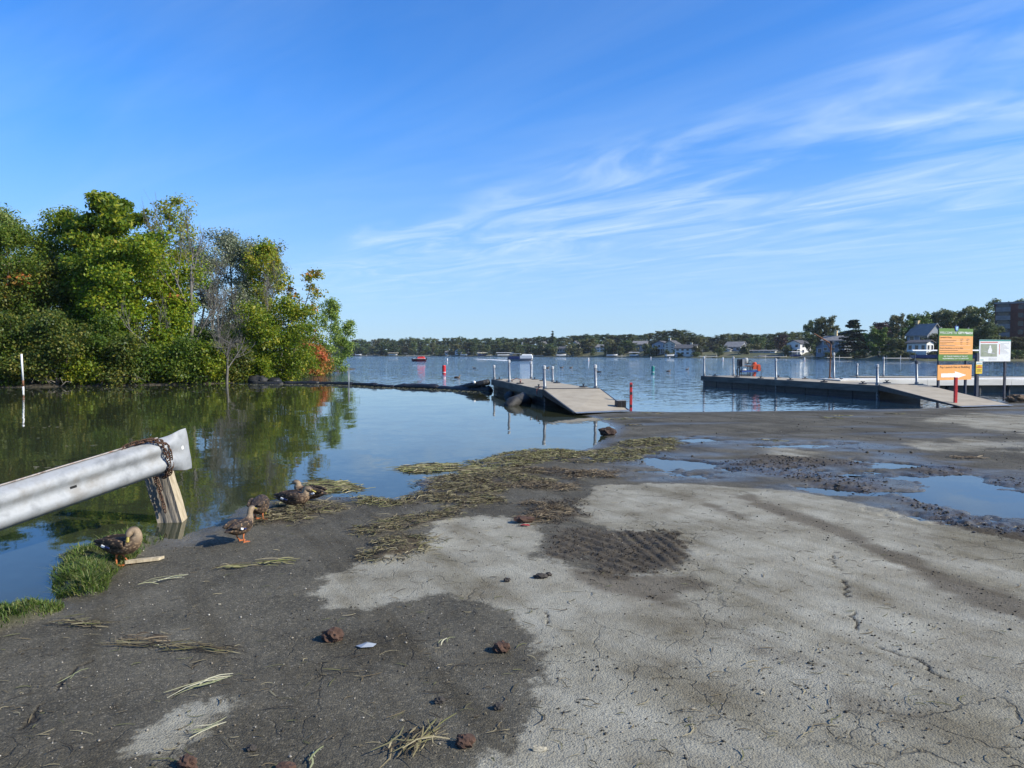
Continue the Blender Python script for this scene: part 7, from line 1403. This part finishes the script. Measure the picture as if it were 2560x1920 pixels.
# grass
def grass(P, n, hmin, hmax, label, m, lean=0.5):
    q = fill_poly(P, n, 0.02); k = sdist(q[:, 0], q[:, 1], P) > -0.06; q = q[k]; n = len(q); z = ground_z(q[:, 0], q[:, 1]); h = R7.uniform(hmin, hmax, n) * np.clip(0.75 + 2.2 * fbm(q[:, 0] * 7, q[:, 1] * 7, 3), 0.2, 1.8); a = R7.rand(n) * 6.28; w = 0.0022 + 0.0018 * R7.rand(n); ln = h * R7.uniform(0.1, 1.0, n) * lean
    dx_, dy_ = np.cos(a), np.sin(a); nx, ny = -dy_, dx_; B = np.stack([q[:, 0], q[:, 1], z - 0.01], 1); V = np.zeros((n, 6, 3))
    for k_, (f, wf) in enumerate(((0, 1.0), (0.55, 0.8), (1.0, 0.12))):
        c = B + np.stack([dx_ * ln * f * f, dy_ * ln * f * f, h * f * (1 - 0.25 * f)], 1); s = np.stack([nx * w * wf, ny * w * wf, 0 * w], 1); V[:, 2 * k_] = c + s; V[:, 2 * k_ + 1] = c - s
    b0 = (np.arange(n) * 6)[:, None]; Q = np.concatenate([b0 + np.array([[0, 1, 3, 2]]), b0 + np.array([[2, 3, 5, 4]])], 1).reshape(-1, 4)
    return tag(link('grass', fast_mesh('grass', V.reshape(-1, 3), Q, m)), label, 'grass', kind='stuff')
m_grass = leaf_mat('grass_blades', [(0.035, 0.075, 0.012), (0.075, 0.135, 0.018), (0.13, 0.19, 0.03), (0.22, 0.22, 0.08)], 0.35)
grass(TUSSOCK[0], 10000, 0.02, 0.115, 'bright green grass tuft at the pond edge under the preening duck', m_grass, 1.4)
grass(TUSSOCK[1], 7000, 0.015, 0.065, 'short green grass strip on the bank near the grass tuft', m_grass, 0.9)
# ------------------------------------------------------------------ single litter items
def clod(px, py, r, label, m, name='mud_clod', cat='clod', seed=0, sq=(1.1, 0.95, 0.72)):
    rg = np.random.RandomState(seed); p = at(px, py, 0.05); z = gz1(p.x, p.y); import bmesh
    bm = bmesh.new(); bmesh.ops.create_icosphere(bm, subdivisions=3, radius=r)
    ph = rg.rand(3) * 50
    for v in bm.verts:
        c = v.co.normalized(); k = 1 + 0.95 * float(fbm(np.array([c.x * 3 + ph[0] + c.z * 2]), np.array([c.y * 3 + ph[1] - c.z]), 3)[0]) + 0.4 * float(fbm(np.array([c.x * 11 + ph[1]]), np.array([c.y * 11 + c.z * 9 + ph[2]]), 2)[0]); v.co = Vector((c.x * sq[0], c.y * sq[1], c.z * sq[2])) * r * k
    me = bpy.data.meshes.new(name); bm.to_mesh(me); bm.free(); me.materials.append(m); o = link(name, me); o.location = (p.x, p.y, z + r * sq[2] * 0.72); return tag(o, label, cat)
m_clod = mat('reddish_mud', (0.035, 0.018, 0.012), (0.085, 0.045, 0.028), 40, 0.95, bump=0.006); m_clodd = mat('dark_mud', (0.018, 0.016, 0.014), (0.05, 0.042, 0.034), 40, 0.9, bump=0.006)
clod(831, 1600, 0.052, 'round reddish mud clod beside the scrap of plastic', m_clod, seed=1); clod(1253, 1628, 0.042, 'reddish mud clod with a straw at the pale patch edge', m_clod, seed=2); clod(1163, 1866, 0.036, 'small mud clod beside the straw bundle', m_clod, seed=3); clod(468, 1922, 0.036, 'red brown mud clod at the tip of the narrow pale strip', m_clod, seed=4); clod(712, 1932, 0.034, 'flat red brown mud clod with a white speck', m_clod, seed=5, sq=(1.3, 1, 0.5))
clod(1098, 1757, 0.022, 'little dark crumb above the straw bundle', m_clodd, seed=6); clod(628, 1878, 0.018, 'tiny black crumb below the narrow pale strip', m_clodd, seed=7); clod(1245, 1774, 0.022, 'small dark crumb on the edge of the pale patch', m_clodd, seed=8)
clod(1267, 1455, 0.022, 'dark square mud lump on the pale patch', m_clodd, seed=9); clod(1352, 1447, 0.036, 'flat dark mud lump with straw below the tyre marks', m_clodd, seed=10, sq=(1.3, 0.8, 0.55)); clod(1372, 1440, 0.02, 'small dark mud lump beside the flat one', m_clodd, seed=11)
clod(1309, 1308, 0.065, 'reddish brown matted root lump by the red scrap', m_clod, 'root_lump', 'lump', 12, (1.5, 0.9, 0.5))
clod(1517, 1083, 0.13, 'dark brown lump lying at the water edge near the ramp', mat('brown_lump', (0.020, 0.012, 0.008), (0.06, 0.034, 0.022), 18, 0.9, bump=0.02), 'brown_lump', 'lump', 13, (1.35, 0.8, 0.72))
clod(2541, 1004, 0.26, 'brown soil heap beside the ramp', mat('soil_heap', (0.07, 0.045, 0.025), (0.15, 0.10, 0.06), 6, 0.95, bump=0.02), 'soil_heap', 'heap', 14, (1.4, 0.8, 0.6)); clod(2585, 998, 0.25, 'second brown soil heap next to the first', mat('soil_heap_dry', (0.10, 0.07, 0.04), (0.20, 0.14, 0.09), 6, 0.95, bump=0.02), 'soil_heap', 'heap', 15, (1.5, 0.8, 0.55))
m_stone = mat('pale_stone', (0.26, 0.23, 0.16), (0.40, 0.36, 0.27), 30, 0.9)
for i, (a, c, r, lb) in enumerate([(1348, 1877, 0.022, 'long pale yellow stone chip on the pale patch'), (1905, 1738, 0.018, 'pale stone with dark side on the crumb strewn patch'), (1733, 1776, 0.010, 'small pale pebble by the crumb strewn patch'), (1005, 1803, 0.012, 'small tan pebble beside the straw bundle'), (1465, 1752, 0.013, 'little tan stone on the open pale patch'), (548, 1509, 0.011, 'yellowish pebble on the dark wet ground')]):
    clod(a, c, r * 0.8, lb, m_stone, 'stone', 'stone', 30 + i, (1.9 if i == 0 else 1.1, 0.7, 0.5))
# wood scrap
p = at(358, 1396, 0.06); r = thing('wood_scrap', 'pale split board scrap beside the grass tuft', 'wood', (p.x, p.y, gz1(p.x, p.y) + 0.012), math.radians(28)); b = MB(); b.prism([(-0.13, -0.022, 0), (0.11, -0.030, 0), (0.155, 0.02, 0), (-0.10, 0.026, 0), (-0.135, 0.005, 0)], (0, 0, 0), (0, 0, 0.022)); b.build('board', m_wood_fresh, r)
p = at(914, 1618, 0.05); b = MB(); zz0 = gz1(p.x, p.y)
b.add([(p.x + x, p.y + y, zz0 + z) for x, y, z in ((-0.055, 0.0, 0.008), (-0.02, -0.035, 0.012), (0.045, -0.02, 0.010), (0.06, 0.015, 0.014), (0.0, 0.04, 0.016), (0.01, 0.0, 0.026), (-0.02, 0.0, 0.004))], [(0, 1, 5), (1, 2, 5), (2, 3, 5), (3, 4, 5), (4, 0, 5), (1, 0, 6), (2, 1, 6), (3, 2, 6), (4, 3, 6), (0, 4, 6)])
tag(b.build('plastic_scrap', plain('clear_plastic', (0.32, 0.35, 0.38), 0.15)), 'crumpled clear plastic scrap on the dark ground', 'litter')
p = at(1312, 1318, 0.05); b = MB(); z0_ = gz1(p.x, p.y); b.prism([(p.x - 0.045, p.y, z0_ + 0.010), (p.x, p.y - 0.015, z0_ + 0.014), (p.x + 0.05, p.y - 0.006, z0_ + 0.010), (p.x + 0.035, p.y + 0.012, z0_ + 0.014), (p.x - 0.015, p.y + 0.015, z0_ + 0.016)], (0, 0, 0), (0, 0, 0.006)); tag(b.build('red_scrap', plain('faded_red', (0.36, 0.03, 0.03), 0.7)), 'small bright red scrap by the matted weed clump', 'litter')
def bundle(px, py, px2, py2, n, spread, L, w, label, m, name='reed_bundle', fan=0.15):
    a = at(px, py, 0.05); c = at(px2, py2, 0.05); d = c - a; hd = math.atan2(d.y, d.x); t = R7.rand(n); cx_ = a.x + d.x * t + R7.normal(0, spread, n); cy_ = a.y + d.y * t + R7.normal(0, spread, n); z = ground_z(cx_, cy_) + 0.006 + 0.02 * R7.rand(n)
    V, Q = ribbons(np.stack([cx_, cy_, z], 1), R7.normal(hd, fan * 1.4, n), L * R7.uniform(0.35, 1.2, n), w * 0.62 * R7.uniform(0.5, 1.3, n), R7.normal(0, 0.9, n), 0.015 * R7.rand(n), R7.normal(0, 0.05, n)); return tag(link(name, fast_mesh(name, V, Q, m)), label, 'reeds')
m_reed = isl_mat('pale_reed', [(0.18, 0.19, 0.08), (0.33, 0.32, 0.19), (0.13, 0.15, 0.06), (0.40, 0.38, 0.26)])
bundle(300, 1606, 560, 1628, 46, 0.022, 0.26, 0.010, 'long bundle of brown and green reeds lying on the dark ground', m_weed); bundle(310, 1590, 400, 1606, 30, 0.03, 0.14, 0.010, 'reddish dead leaves piled at the end of the long reed bundle', m_weed_b, 'dead_leaves', 0.5)
bundle(440, 1738, 540, 1706, 9, 0.012, 0.24, 0.009, 'pale fanned reed stalk with white base', m_reed, 'reed_stalk', 0.07); bundle(165, 1712, 196, 1692, 2, 0.003, 0.16, 0.009, 'single straight pale stick', m_reed, 'stick', 0.02)
bundle(1010, 1890, 1085, 1830, 44, 0.03, 0.20, 0.009, 'tangled straw bundle near a mud clod', m_weed, fan=0.35); bundle(150, 1548, 260, 1560, 36, 0.04, 0.20, 0.010, 'brown reed tangle beside the short grass strip', m_weed, fan=0.3)
bundle(783, 1925, 790, 1880, 3, 0.004, 0.12, 0.010, 'short pale curved stick near the flat clod', m_reed, 'stick', 0.15); bundle(560, 1418, 740, 1404, 40, 0.04, 0.20, 0.012, 'thin line of yellow reeds on the dark ground', m_weed_g, fan=0.2); bundle(360, 1452, 450, 1440, 10, 0.02, 0.25, 0.009, 'few pale reeds below the wood scrap', m_reed, fan=0.15)
bundle(490, 1842, 585, 1806, 5, 0.01, 0.14, 0.009, 'bent dry stem below the narrow pale strip', m_reed, 'stick', 0.3); bundle(1095, 1620, 1120, 1600, 3, 0.01, 0.09, 0.009, 'short yellow leaf blade between two mud clods', m_reed, 'leaf_blade', 0.1)
# dead branches along the wooded bank's waterline
for i, (px_, lb) in enumerate([(90, 'pale dead branches at the waterline near the rusty white pole'), (250, 'tangle of pale dead branches dipping in the pond under the bushes'), (300, 'bleached branch arching over the pond under the maple'), (450, 'thin dead twigs at the waterline below the bare tree'), (810, 'fallen grey driftwood on the point')]):
    rg = np.random.RandomState(300 + i); d_ = float(np.interp(px_, bl_px, bl_d)); p = atd(px_, 960, d_ + 0.2); tb = []
    for k in range(11):
        a = rg.uniform(math.pi, 2 * math.pi); ln = rg.uniform(0.6, 1.7); s0 = np.array([rg.normal(0, 0.5), 0.3, rg.uniform(0.1, 0.5)]); e0 = s0 + np.array([math.cos(a) * ln, math.sin(a) * ln * 0.6, rg.uniform(-0.4, 0.35)]); mid = (s0 + e0) / 2 + np.array([0, 0, rg.uniform(0.05, 0.35)]); tb.append((np.stack([s0, mid, e0]), [0.03, 0.02, 0.006]))
    v, f = np_tubes(tb); o = link('dead_branch', fast_mesh('dead_branch', v, f, mat('bleached_wood', (0.16, 0.14, 0.11), (0.28, 0.25, 0.21), 4, 0.9) if i == 0 else bpy.data.materials['bleached_wood'], True)); o.location = (p.x, p.y, 0); tag(o, lb, 'branch')

for i, (a, c, a2, n, lb) in enumerate([(1500, 1045, 1585, 40, 'small green weed scrap at the foot of the tan ramp'), (1565, 1060, 1600, 30, 'little dark weed tuft on the wet launch near the ramp'), (2050, 1046, 2110, 36, 'green weed scrap on the wet launch before the long dock'), (1600, 1032, 1650, 24, 'thin weed line beside the banded marker post'), (2210, 1035, 2260, 24, 'dark weed scrap on the wet launch below the long ramp'), (2390, 1145, 2450, 40, 'reddish weed scrap beside the big puddle'), (2080, 1040, 2130, 20, 'pale weed strands on the wet launch'), (1900, 1102, 1960, 26, 'straw strip by the thin puddle')]):
    bundle(a, c, a2, c + 2, n, 0.07, 0.22, 0.028, lb, m_weed_b if i == 5 else m_weed_g if i % 3 != 1 else m_weed, 'weed_scrap', 0.7)
# ------------------------------------------------------------------ thin summer haze
hb_ = MB(); hb_.box((0, 550, 18.5), (2390, 1290, 43)); hz_ = bpy.data.materials.new('haze_air'); hz_.use_nodes = True; ht = hz_.node_tree; ht.nodes.clear()
ho = ht.nodes.new('ShaderNodeOutputMaterial'); hv = ht.nodes.new('ShaderNodeVolumePrincipled'); hv.inputs['Density'].default_value = 0.00009; hv.inputs['Color'].default_value = (0.80, 0.90, 1.0, 1); hv.inputs['Anisotropy'].default_value = 0.2
ht.links.new(hv.outputs[0], ho.inputs['Volume'])
tag(hb_.build('haze', hz_), kind='stuff')
